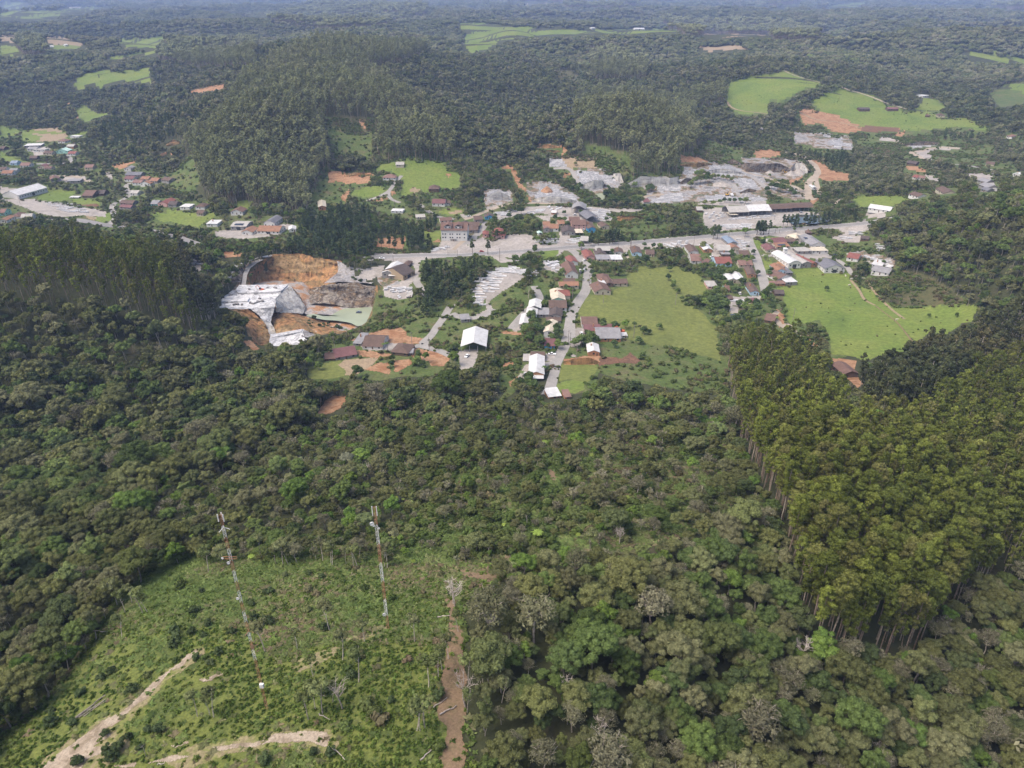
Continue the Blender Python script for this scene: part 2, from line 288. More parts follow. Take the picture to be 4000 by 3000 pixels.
# ------------------------------------------------------------------ patches of other ground, cut out on a fine grid
ZONES = [
 ('clearing_ground', 'clearing', 0.10, 'rough grassy clearing around the two lattice masts', [
   'O 40,1700 -20,1640 -10,1600 60,1560 120,1500 190,1400 250,1310 330,1240 420,1215 560,1222 700,1212 850,1222 980,1232 1080,1245 1010,1280 955,1330 985,1390 960,1480 985,1560 1010,1700']),
 ('burnt_slope', 'scrub', 0.08, 'thin brown scrub ground on the middle slope', ['O 960,1000 1150,960 1400,940 1560,960 1600,1050 1500,1130 1350,1180 1150,1200 1000,1210 880,1190 900,1100',]),
 ('worn_grass', 'worn', 0.14, 'worn dry grass beside the stony track', ['F1 300,1700 380,1560 560,1440 720,1350 850,1240 1020,1150 1150,1050 1320,880 1520,750 1680,670 1660,760 1420,920 1220,1110 1100,1240 1020,1340 1040,1480 960,1600 760,1700', 'F2 -200,1420 150,1380 420,1350 620,1360 680,1470 620,1560 400,1500 0,1500', 'F1 1500,1700 1300,1600 1600,1480 2000,1440 2212,1430 2212,1500 1800,1560', 'G 640,1290 900,1150 1100,1060 1350,960 1400,1000 1150,1110 900,1250 700,1340']),
 ('stony_track', 'track', 0.18, 'pale stony track climbing through the clearing', [
   'F1 330,1700 400,1600 560,1480 700,1400 820,1290 1000,1200 1100,1100 1290,920 1390,870 1380,900 1200,1080 1050,1210 960,1300 860,1350 900,1400 760,1500 940,1490 900,1530 800,1560 700,1600 650,1700',
   'F2 0,1450 150,1400 400,1370 570,1380 620,1450 580,1500 420,1460 0,1480', 'F1 1700,1500 2000,1460 2212,1440 2212,1475 1950,1500 1750,1530', 'F1 1380,1500 1500,1450 1530,1470 1420,1510', 'F1 1200,1640 1400,1570 1560,1570 1400,1620',
   'F1 930,1640 1100,1625 1080,1659 940,1659', 'F1 1600,955 1700,915 1820,900 1780,925 1640,965', 'F1 1380,870 1500,770 1640,690 1600,740 1460,850']),
 ('firebreak_path', 'path', 0.16, 'brown cut path running down beside the right edge of the clearing', [
   'F2 1520,280 1620,320 1640,480 1680,560 1670,650 1700,800 1690,870 1710,960 1690,1130 1710,1300 1680,1400 1720,1520 1680,1700 1490,1700 1530,1480 1560,1340 1480,1270 1460,1200 1490,1050 1490,930 1520,850 1540,650 1560,480',
   'E2 1330,540 1400,570 1410,640 1340,620', 'E2 770,1200 900,1230 1030,1240 1000,1280 860,1260 780,1240']),
 ('rough_pasture', 'rough', 0.08, 'rough weedy grass on the slopes around the village', [
   'O 1290,770 1345,735 1450,745 1560,770 1572,800 1575,860 1450,840 1340,822 1280,800', 'C6 900,620 940,430 1250,420 1450,330 1700,320 2212,330 2212,640 2020,640 1430,670 1400,900 1280,1040 1000,1100 780,1100 680,1080',
   'O 1445,600 1560,590 1620,560 1700,700 1640,690 1560,690 1500,640', 'C2 0,1270 160,1090 230,830 330,640 600,900 900,1090 1240,900 1150,1080 1000,1200 860,1429 0,1429', 'C2 1400,1000 1600,1110 2130,960 2212,900 2212,1429 960,1429 1100,1200 1240,1080',
   'C3 430,560 820,420 830,700 650,1000 540,960 500,800 430,690', 'C3 0,1030 300,960 280,1030 150,1200 80,1260 0,1240', 'O 1080,650 1140,610 1110,700 1060,720', 'C6 0,560 260,420 560,420 640,640 480,640 280,620 150,900 160,1000 0,1060',
   'C7 560,600 640,540 1000,420 1500,390 1500,540 1300,620 1000,620 800,660 600,640', 'O 1085,855 1140,740 1160,760 1110,850 1060,880', 'B3 400,700 560,660 700,590 850,700 1000,930 800,860 560,800', 'B4 1480,880 1640,860 2000,830 2000,1010 1700,1000 1560,960', 'B4 1640,1010 2212,980 2212,1100 1650,1080',
   'O 1860,505 1905,520 1900,560 1800,540 1755,508', 'C4 1740,160 1860,170 2140,250 2212,300 2212,430 2080,400 1960,330 1830,250', 'C5 0,150 300,280 680,240 700,400 480,380 200,380 80,330', 'B2 0,620 300,330 430,700 330,800 120,780', 'B2 1930,560 2212,560 2212,920 1980,900 1760,960',
   'O 160,450 200,470 250,500 180,500', 'B1 1850,1020 2212,1040 2212,1190 1850,1190', 'B6 1920,560 2100,620 2050,700 1920,640', 'O 1770,260 1950,285 2150,320 2120,360 1900,330', 'O 1260,310 1340,330 1370,360 1280,360', 'B5 1380,880 1560,930 1560,960 1380,950', 'B5 820,150 1000,210 1250,250 1300,520 1000,450 800,340 700,300',
   'A4 2212,700 2212,900 2000,930 1900,820 2050,735', 'O 700,255 810,260 800,330 720,340']),
 ('hill_scrub', 'scrub', 0.09, 'bare brown slope between the plantation blocks', ['A2 660,1000 1040,1050 1050,1150 830,1150 650,1100', 'A3 620,330 980,350 1120,470 1000,460 830,440 650,430', 'A3 380,620 480,600 570,660 540,700 400,690', 'O 1505,320 1560,330 1560,380 1480,370', 'C5 520,640 850,545 1100,585 1250,655 1420,760 1590,915 790,940 700,880 600,740']),
 ('meadow', 'meadow', 0.12, 'bright green grazing meadows on the valley floor and hills', [
   'C4 1550,610 1900,600 1950,660 2212,660 C5 310,570 400,700 480,860 700,1000 870,1160 1020,1340 1010,1360 900,1420 830,1460 700,1500 640,1470 500,1530 380,1490 250,1450 130,1460 100,1250 0,1080 C4 1560,1327 1430,1150 1480,1050 1440,960 1330,860 1480,820 1620,800 1600,700',
   'C5 430,720 560,760 650,870 790,950 1600,930 1700,960 1640,1120 1520,1130 1350,1250 1270,1260 1180,1220 1040,1330 870,1150 700,1000 500,870',
   'A3 1880,720 2050,680 2212,650 A4 140,615 300,680 450,715 400,760 260,800 180,850 90,890 0,860 A3 2212,990 1950,990 1900,950 1850,880',
   'A4 365,880 500,810 620,770 700,790 850,820 1000,890 1050,920 1180,970 1360,980 1500,1020 1720,1035 1900,1110 1890,1145 1780,1130 1600,1110 1300,1140 900,1120 800,1100 650,1040 500,1000 400,930',
   'A4 1330,850 1450,860 1520,920 1500,970 1380,970 1250,950 1320,900', 'A4 1690,455 1850,460 2000,490 2250,530 2250,560 1850,535 1780,505', 'A4 2060,735 2250,740 2250,830 2100,790',
   'A4 0,90 150,50 330,22 200,60 60,100', 'A4 480,65 700,22 830,20 860,35 700,70 560,85', 'A3 560,35 750,5 900,10 1060,5 900,25 800,38 620,42', 'A3 1260,15 1300,-5 1500,-5 1530,10 1400,22',
   'A2 1755,195 2000,205 2250,230 2250,350 2100,365 1960,450 1850,460 1800,420 1800,310 1880,290 1760,250', 'A3 0,235 440,245 600,262 900,255 1250,252 1430,270 1450,300 1200,292 560,310 300,320 0,320',
   'A1 0,110 200,95 400,90 620,75 980,55 820,90 700,115 560,125 400,180 240,175 100,168 0,168', 'A1 0,20 230,25 240,50 100,95 0,60', 'A1 0,400 130,405 200,480 100,490 0,495', 'A1 430,395 700,400 640,435 430,425',
   'A1 1015,365 1200,335 1460,320 1370,420 1090,415', 'A1 930,500 1100,475 1340,450 1340,480 1180,490 960,525', 'A1 665,670 900,600 970,640 700,720 655,720', 'A1 630,745 900,660 1280,585 1310,745 1200,725 1100,715 960,720 880,775 760,725 690,800',
   'A1 660,970 720,910 770,950 860,990 980,970 820,1030 740,1060 680,1030', 'A1 0,1090 180,1130 170,1165 30,1195 0,1205', 'A1 600,1180 780,1120 770,1145 650,1195', 'A1 180,1130 540,1120 600,1200 560,1215 310,1235 200,1230',
   'B1 0,310 200,370 320,400 300,430 100,420 0,380', 'B1 380,610 560,545 600,560 580,590 430,620', 'B1 460,870 600,770 880,770 960,800 860,860 1000,880 1250,900 1210,980 1000,960 850,900 700,920 450,890', 'B1 1170,1080 1400,1020 1380,1140 1290,1180 1180,1160',
   'B1 1870,1050 2212,1060 2212,1160 2000,1180 1880,1100', 'B2 0,1020 180,1030 330,1060 420,1080 600,1040 590,1120 480,1160 400,1230 150,1200 0,1160', 'B2 870,930 960,905 1060,930 1000,1000 880,990',
   'B3 530,290 740,230 870,210 950,180 1040,240 1150,200 1390,260 1400,330 1560,390 1570,560 1480,570 1340,555 1200,540 1180,610 1080,600 950,630 900,670 840,640 870,480 700,340 530,340', 'B3 210,620 400,540 540,520 680,590 620,640 420,690 230,640', 'B3 1300,840 1450,800 1620,820 1600,880 1450,900 1310,880',
   'B6 540,920 680,900 1040,895 1100,940 1000,990 880,1010 650,1015 600,970', 'B3 1130,1095 1330,1090 1330,1210 1240,1230 1130,1190', 'C3 500,255 730,255 720,320 560,370 510,330', 'C4 1060,250 1160,235 1230,330 1100,370', 'C4 1140,220 1350,215 1480,225 1360,250 1230,260', 'C4 1190,480 1300,500 1330,600 1220,620',
   'B6 320,120 560,120 640,200 560,230 450,190', 'C6 790,1030 830,930 930,890 1130,870 1220,930 1220,1010 1100,1070 950,1050 850,1070', 'C2 2080,420 2212,440 2212,470 2100,460']),
 ('dry_meadow', 'dry_meadow', 0.13, 'large olive green meadow beside the village street', [
   'C3 1060,800 1380,800 1400,735 1590,690 1555,520 1700,525 1880,560 2212,570 C4 20,690 90,800 150,900 200,1010 300,1060 420,1130 500,1210 560,1290 620,1330 O 1555,780 1500,765 1450,752 1375,740 1340,726 1290,718 C3 1580,1140 1350,1160 1230,1110 1000,1140 950,1080 970,1000',
   'C4 0,610 120,600 260,640 400,670 440,740 500,800 510,870 460,930 300,920 250,960 200,1000 130,900 60,790 0,700', 'C7 0,560 60,500 350,440 400,520 400,620 200,650 50,650 0,630', 'C6 900,640 940,650 1400,650 1420,700 1370,770 1290,880 1250,920 1180,900 1000,860 850,900 860,700', 'C3 1700,420 1880,470 2212,440 2212,570 1900,560 1700,525']),
 ('ploughed_field', 'tan', 0.14, 'tan ploughed fields on the far hills', [
   'A1 0,310 120,310 150,370 0,378', 'A1 400,320 580,335 730,380 700,402 560,392 420,388', 'A1 280,1165 590,1160 560,1200 430,1232 310,1232 360,1190', 'A1 250,1110 400,1100 550,1115 540,1145 300,1140', 'A3 1640,300 2212,300 2212,328 1980,322 1700,332 ', 'A3 1600,410 1960,398 2050,430 1880,438 1700,455', 'A3 90,10 310,15 300,42 130,42',
   'C7 330,500 400,440 760,410 740,450 620,560 480,615 410,605 400,540', 'B3 940,570 1000,560 1080,590 1010,620 950,610', 'B3 1400,850 1580,830 1580,870 1450,890', 'B3 110,440 180,425 410,455 400,500 200,470', 'B4 780,170 1000,160 1340,220 1360,340 1000,330 900,300', 'B1 1050,1090 1200,1110 1140,1150 1060,1110']),
 ('bare_earth', 'earth', 0.16, 'bare orange red earth cuts and yards', [
   'C7 440,230 560,190 660,150 830,110 1000,90 1070,140 1050,200 1150,230 1130,270 900,240 700,235 560,230', 'C7 1060,310 1200,310 1330,340 1500,380 1550,400 1490,500 1330,500 1310,450 1140,430', 'C7 940,440 1140,440 1130,490 960,570 935,560', 'C7 620,550 760,460 870,470 900,560 880,590', 'C7 100,1020 200,870 280,830 430,830 400,900 350,960 260,1010 130,1040',
   'C7 520,330 640,330 940,380 880,400 760,415 560,400', 'C6 915,575 1200,530 1440,525 1430,645 915,650', 'C2 20,1360 320,1240 620,1290 600,1340 900,1380 800,1440 70,1440', 'A1 1580,810 1700,775 1935,735 1930,772 1750,807', 'C6 40,640 200,620 200,660 60,700', 'C6 140,900 260,820 210,960 150,960', 'C6 0,180 130,170 300,190 290,230 0,210',
   'B6 35,90 120,60 330,110 460,160 640,235 560,265 420,210 230,180 60,140', 'B6 60,140 350,200 640,260 560,300 380,290 240,210 100,230', 'B6 560,290 640,240 1020,260 1000,290', 'B6 1000,300 1060,285 1040,340 960,330', 'B6 140,540 250,570 370,660 530,690 530,760 400,760 250,750 230,640', 'B6 1070,625 1180,625 1270,665 1230,685 1080,650',
   'B4 165,310 270,270 330,310 400,430 450,540 520,590 470,600 390,560 330,430 300,330', 'B4 480,640 540,690 590,735 540,730', 'B4 700,600 730,540 760,525 800,560 760,600', 'B4 900,450 1000,365 1050,395 960,430', 'B5 650,790 1000,710 1110,710 1180,800 1140,820 1000,830 740,900 730,920 540,880 540,820', 'B5 500,360 700,360 900,440 600,480 500,440', 'B5 1400,290 1560,260 1740,290 1740,350 1580,370 1420,380',
   'B5 2080,400 2212,410 2212,620 2180,640 2190,500', 'B5 1810,610 1900,620 2000,600 1960,650 1850,700', 'B5 2000,640 2060,700 2100,800 2212,900 2100,960 2090,800', 'B3 0,440 140,400 300,410 430,420 480,440 420,500 200,520 30,480', 'B3 90,680 180,590 210,610 150,730', 'B3 430,720 600,690 680,690 560,730', 'B3 1380,390 1480,390 1420,430', 'B3 560,1180 720,1170 900,1160 860,1320 520,1290', 'B3 700,590 780,620 720,660', 'B4 620,30 900,40 1000,100 920,200 940,60 700,50',
   'B1 1050,470 1150,470 1140,510 1040,530', 'B1 1350,480 1500,440 1690,400 1640,470 1480,520 1400,500', 'B1 1920,360 2060,330 2130,340 2010,360', 'C1 480,230 650,250 760,250 650,290 490,300', 'C4 1330,530 1480,520 1520,600 1400,600', 'C4 1370,1100 1450,1180 1460,1330 1400,1330 1350,1200', 'E3 960,330 1120,350 1110,420 1160,500 1130,530 1080,480 1000,400', 'E3 760,180 870,250 880,290 840,260', 'B5 1540,690 1600,720 1560,750', 'B5 100,850 280,830 110,900', 'A2 880,1050 960,1070 940,1120', 'B2 1980,540 2212,560 2212,640 2000,690', 'B3 0,380 480,370 480,400 300,400 100,405', 'E1 1570,55 1620,50 1680,110 1640,130', 'B4 1600,900 1700,900 1690,960 1640,970', 'B3 1230,1230 1300,1180 1340,1230']),
 ('turned_soil', 'darkearth', 0.19, 'dark reddish heap of turned soil beside the orange cut', ['C6 1440,540 1760,560 1880,480 2020,600 2000,635 1700,625 1430,670', 'B1 1030,960 1200,940 1220,985 1000,965', 'B6 650,240 900,240 1020,270 1000,292 640,292']),
 ('gravel_yard', 'gravel', 0.15, 'pale dusty gravel yards along the highway', [
   'C2 210,235 280,235 600,248 950,235 1060,170 1110,75 1440,85 1440,150 1560,60 1650,20 1760,90 2212,60 C3 480,180 700,180 760,0 880,90 1180,160 1200,200 1620,150 2212,80 C4 0,230 1000,170 1800,90 2212,60 B6 680,1130 720,1230 520,1280 440,1230 240,1200 120,1240 C4 1730,150 1850,250 1600,250 1480,220 1300,200 1080,220 1010,240 1010,380 800,440 600,460 560,440 580,300 200,350 0,320 C3 2100,190 1920,230 1600,240 1540,300 1200,230 900,260 800,260 700,340 730,250 500,255 340,270 260,370 100,370 60,340 C2 2212,330 1900,370 1750,290 1550,260 1100,300 830,340 800,420 820,500 790,560 700,640 560,800 450,840 480,700 600,560 740,520 750,450 690,390 480,360 340,340 200,250',
   'C2 0,540 60,470 300,400 340,540 260,560 180,600 0,600', 'C2 320,660 600,640 720,720 700,830 520,860 340,820', 'C2 1530,740 1620,640 1750,500 2050,415 2150,450 2212,480 2212,560 1900,760 1740,900 1790,1010 1700,1090 1560,1100 1560,1060 1700,1000 1690,850 1640,960 1560,880',
   'C3 500,400 720,370 760,480 700,520 560,480', 'C3 150,1200 250,1050 370,990 520,960 520,1010 400,1100 250,1240 180,1260', 'C6 200,920 380,640 640,610 720,640 560,800 420,960 240,930', 'C6 640,600 660,490 800,480 880,560 760,600', 'C6 900,140 1240,120 1240,330 1030,400 1000,370',
   'C7 1580,350 1700,330 1850,330 1830,420 1780,520 1650,560 1640,430', 'C7 560,270 840,240 1140,280 1160,310 1000,330 830,330 640,330', 'C4 780,960 1180,940 1140,1040 900,1060 800,1050', 'C4 780,1050 900,1080 880,1150 780,1160', 'C4 1190,430 1960,410 2040,430 2060,470 1840,480 1540,460 1200,450', 'C4 1480,330 1620,360 1620,420 1460,420',
   'C4 1540,170 1740,200 2000,400 1800,380 1560,260', 'C5 280,370 420,360 700,440 800,500 560,490 430,410', 'B1 0,880 120,880 380,890 700,930 1000,980 1150,1000 1290,1040 1320,1100 1200,1100 1000,1090 850,1100 650,1100 480,1060 200,960', 'B1 0,740 200,770 120,850 0,830',
   'B3 1900,560 2200,580 2212,720 1900,830 1860,700', 'B4 100,860 400,840 500,790 760,770 940,790 1500,800 1960,810 1900,850 1480,860 1570,960 1440,970 1200,990 900,940 700,870 500,880 130,940', 'B4 600,900 780,900 780,970 690,960', 'B4 280,1130 560,1140 640,1250 300,1260 100,1210', 'B5 760,1010 1000,990 1900,1020 2212,1060 2100,1180 1800,1230 1200,1260 900,1300 780,1200', 'B5 1560,560 1600,500 2050,540 2000,600 1760,650 1620,600', 'B5 750,930 1540,900 1540,960 700,960',
   'B6 1120,470 1320,450 1440,430 1600,440 1560,460 1300,470 1320,550 1230,540', 'B6 800,340 980,360 1000,380 830,380', 'B6 20,290 200,310 480,340 550,400 540,450 440,460 300,440 0,370', 'B6 1060,400 1400,400 1200,440 1090,430', 'B6 1600,670 1700,680 1900,690 1900,730 1830,750 1720,740', 'B6 1240,700 1420,730 1380,770 1300,750', 'B6 690,1070 860,1050 880,1110 700,1120', 'B1 350,250 600,240 620,330 420,350', 'B1 620,600 930,580 1130,660 830,690', 'B1 1290,570 1400,570 1380,650 1330,620', 'B2 600,1280 1100,1240 1480,1190 1560,1200 1400,1330 900,1380 600,1340', 'B3 1540,900 1700,890 1660,930', 'C1 1960,480 2150,390 2212,380 2212,480 2000,500', 'C1 120,400 240,370 240,440 160,460', 'C5 100,190 300,140 480,170 470,240 300,250 180,220', 'B5 2000,1080 2212,1100 2212,1200 2050,1200']),
 ('quarry_ground', 'quarryground', 0.165, 'broken grey and brown ground of the far quarries', ['B5 540,440 900,430 1250,480 1500,600 1640,700 1560,900 1250,930 1100,900 540,930 100,940 30,900 150,700 480,640 520,560', 'B4 480,480 700,490 900,500 1130,640 1160,750 560,745 500,600', 'B4 1040,340 1380,340 1540,380 1640,480 1700,560 1500,560 1440,700 1280,590 1160,560', 'B3 1860,590 1960,560 2212,600 2212,730 1880,800', 'B4 0,600 290,600 300,720 0,740', 'B5 1240,380 1500,380 1800,380 2060,440 2080,560 1900,640 1640,650 1300,540', 'B5 0,720 400,690 500,760 300,830 100,840', 'B6 0,280 560,340 560,460 300,460 0,400', 'B5 1560,700 1900,730 2060,880 1900,900 1620,820', 'C2 260,560 500,590 560,660 330,700 250,640', 'C5 300,350 500,340 800,440 800,520 700,500 440,430'] ),
 ('granite_floor', 'granite', 0.17, 'white and grey sawn granite floors of the far quarries', [
   'B4 770,190 810,170 910,170 950,250 1010,290 880,320 780,310 770,240', 'B4 1110,370 1350,360 1440,450 1150,460', 'B4 1390,390 1520,390 1600,470 1600,520 1440,500', 'B4 590,660 650,560 820,560 1000,620 1130,740 900,745 740,735 590,720', 'B4 0,620 80,570 150,600 290,610 290,710 0,720', 'B5 530,530 700,520 690,580 540,600', 'B5 840,470 1050,460 1270,520 1310,580 1500,650 1530,740 1380,610 1150,600 850,560',
   'B5 1150,640 1290,630 1380,640 1440,740 1250,750 1170,690', 'B5 110,900 280,840 370,820 520,820 530,900 300,930 130,930', 'B5 200,720 480,680 500,740 480,800 340,800 230,800', 'B5 780,840 1000,830 1200,860 1220,900 800,910', 'B5 1200,860 1480,850 1530,900 1380,910', 'B5 400,660 600,660 580,730 480,730', 'B6 210,300 280,300 450,350 440,370 300,340', 'B6 1080,420 1200,410 1440,400 1300,430 1150,450', 'B5 1200,520 1400,540 1500,580 1440,620 1300,580', 'B4 860,620 1080,640 1130,735 960,740', 'B4 1100,460 1440,450 1440,560 1220,580 1150,520', 'B6 300,370 440,380 550,400 540,440 380,430']),
]
# fine grid
FU = np.linspace(R(-50), R(50), 1180)
FV = [math.log(60.0)]
while FV[-1] < math.log(9500):
    d = math.exp(FV[-1]); th = math.atan(max(200 - (85 if d < 170 else 10), 55) / d)
    FV.append(FV[-1] + min(max(1.0 * 0.0014 / (math.sin(th) * math.cos(th)), 0.0028), 0.011))
FV = np.array(FV); fu, fv = np.meshgrid(FU, FV, indexing='ij')
fx, fy = np.sin(fu) * np.exp(fv), np.cos(fu) * np.exp(fv); fz = ground(fx, fy)
ang = (fz - CAMZ) / np.exp(fv)
runmax = np.maximum.accumulate(ang, axis=1)
SEEN = ang >= runmax - 0.004
ppx, ppy, _ = project(np.stack([fx, fy, fz], -1))
jk = 1 + 1.6 * np.clip((260 - np.exp(fv)) / 150, 0, 1); jx = ppx + 5 * jk * fbm(fx / 9 * jk, fy / 9 * jk, 21, 4); jy = ppy + 3.5 * jk * fbm(fx / 9 * jk, fy / 9 * jk, 31, 4)
inq = np.zeros(fx.shape, bool); _b = (fx > q3[:, 0].min()) & (fx < q3[:, 0].max()) & (fy > q3[:, 1].min()) & (fy < q3[:, 1].max()); inq[_b] = pip(q3, fx[_b], fy[_b])
# the open ground as seen in the photograph: distance to it, per quarter-resolution pixel (trees in front of it are left out)
QX, QY = np.meshgrid(np.arange(-100, 4100, 5) + 2.5, np.arange(-40, 3100, 5) + 2.5, indexing='ij')
OPEN = np.zeros(QX.shape, np.int8)
zid = np.full(fx.shape, -1, np.int16)
for k, (nm, mt, off, lab, polys) in enumerate(ZONES):
    for s in polys:
        P = np.array(pts(s)); b = (jx > P[:, 0].min()) & (jx < P[:, 0].max()) & (jy > P[:, 1].min()) & (jy < P[:, 1].max()) & SEEN
        t = np.zeros(fx.shape, bool); t[b] = pip(P, jx[b], jy[b]); zid[t] = k
        b = (QX > P[:, 0].min()) & (QX < P[:, 0].max()) & (QY > P[:, 1].min()) & (QY < P[:, 1].max())
        t = np.zeros(QX.shape, bool); t[b] = pip(P, QX[b], QY[b]); OPEN[t] = 1 if nm not in ('burnt_slope', 'hill_scrub') else 2
t = pip(np.array(QUARRY), QX, QY); OPEN[t] = 1
# the valley floor between the named patches is rough grass
VAL = np.array(pts('O -60,240 180,230 330,330 420,430 640,460 720,330 820,320 980,300 1250,330 1560,330 1560,170 1760,150 1950,220 2260,260 2260,400 1950,460 1870,480 1900,560 2090,650 2000,720 1760,790 1640,700 1580,860 1260,850 1190,880 1080,860 900,800 680,830 640,760 800,700 850,600 850,560 600,540 430,560 380,520 -60,490'))
vm = pip(VAL, jx, jy) & SEEN & (zid < 0) & (np.exp(fv) > 380); zid[vm] = [z[0] for z in ZONES].index('rough_pasture')
zid[inq] = -2
nfv = len(FV)
for k, (nm, mt, off, lab, polys) in enumerate(ZONES):
    cell = (zid[:-1, :-1] == k)
    iu, iv = np.nonzero(cell)
    if not len(iu): continue
    a = iu * nfv + iv; q = np.stack([a, a + nfv, a + nfv + 1, a + 1], -1)
    uq, inv = np.unique(q, return_inverse=True)
    vv = np.stack([fx, fy, fz + off + 0.02], -1).reshape(-1, 3)[uq]
    o = mesh_obj(nm, vv, inv.reshape(q.shape), MT[mt], smooth=True); tag(o, lab, kind='structure')
print('zone cells', [(ZONES[k][0], int((zid == k).sum())) for k in range(len(ZONES))])

# ------------------------------------------------------------------ roads as ribbons
def smooth_line(P, step):
    P = np.asarray(P, float); n = len(P); out = []
    for i in range(n - 1):
        p0, p1, p2, p3 = P[max(i - 1, 0)], P[i], P[i + 1], P[min(i + 2, n - 1)]
        m = max(2, int(np.linalg.norm(p2 - p1) / step))
        for j in range(m):
            t = j / m; out.append(0.5 * ((2 * p1) + (p2 - p0) * t + (2 * p0 - 5 * p1 + 4 * p2 - p3) * t * t + (3 * p1 - p0 - 3 * p2 + p3) * t ** 3))
    out.append(P[-1]); return np.array(out)
ROADS = []
def ribbon(name, s, width, mat, off, label, kind='structure', shift=0.0, step=4.0, world=None, wob=0.0):
    if world is None:
        p = pts(s); P = cast([q[0] for q in p], [q[1] for q in p])[:, :2]
    else: P = world
    L = smooth_line(P, step); T = np.gradient(L, axis=0); T /= np.linalg.norm(T, axis=1)[:, None] + 1e-9; Nn = np.stack([-T[:, 1], T[:, 0]], -1)
    m = max(3, int(width / 2.2) + 2); offs = np.linspace(-width / 2, width / 2, m) + shift
    grid = L[:, None, :] + Nn[:, None, :] * offs[None, :, None] * (1 + (wob * fbm(L[:, 0] / 15, L[:, 1] / 15, 3, 2))[:, None, None] if wob else 1)
    z = ground(grid[..., 0], grid[..., 1]) + off
    V3 = np.concatenate([grid, z[..., None]], -1).reshape(-1, 3); n = len(L)
    i, j = np.meshgrid(np.arange(n - 1), np.arange(m - 1), indexing='ij'); a = (i * m + j).ravel()
    o = mesh_obj(name, V3, np.stack([a, a + m, a + m + 1, a + 1], -1), MT[mat], smooth=True); tag(o, label, kind=kind)
    ROADS.append((L, width)); return L
HW = 'O 790,560 830,555 900,552 1000,551 1150,541 1250,533 1300,530 1400,522 1500,514 1600,505 1700,496 1800,489 1880,481 1960,468'
hl = ribbon('highway', HW, 10.5, 'asphalt', 0.26, 'grey two lane asphalt highway crossing the valley')
ribbon('highway_marking', None, 0.35, 'paint', 0.31, 'pale painted edge line of the highway, near side', world=hl, shift=4.4)
ribbon('highway_marking', None, 0.35, 'paint', 0.31, 'pale painted edge line of the highway, far side', world=hl, shift=-4.4)
ribbon('highway', 'O 60,478 150,474 230,487 290,493 370,509 430,530', 11, 'asphalt', 0.26, 'grey highway stretch behind the ridge at the left edge')
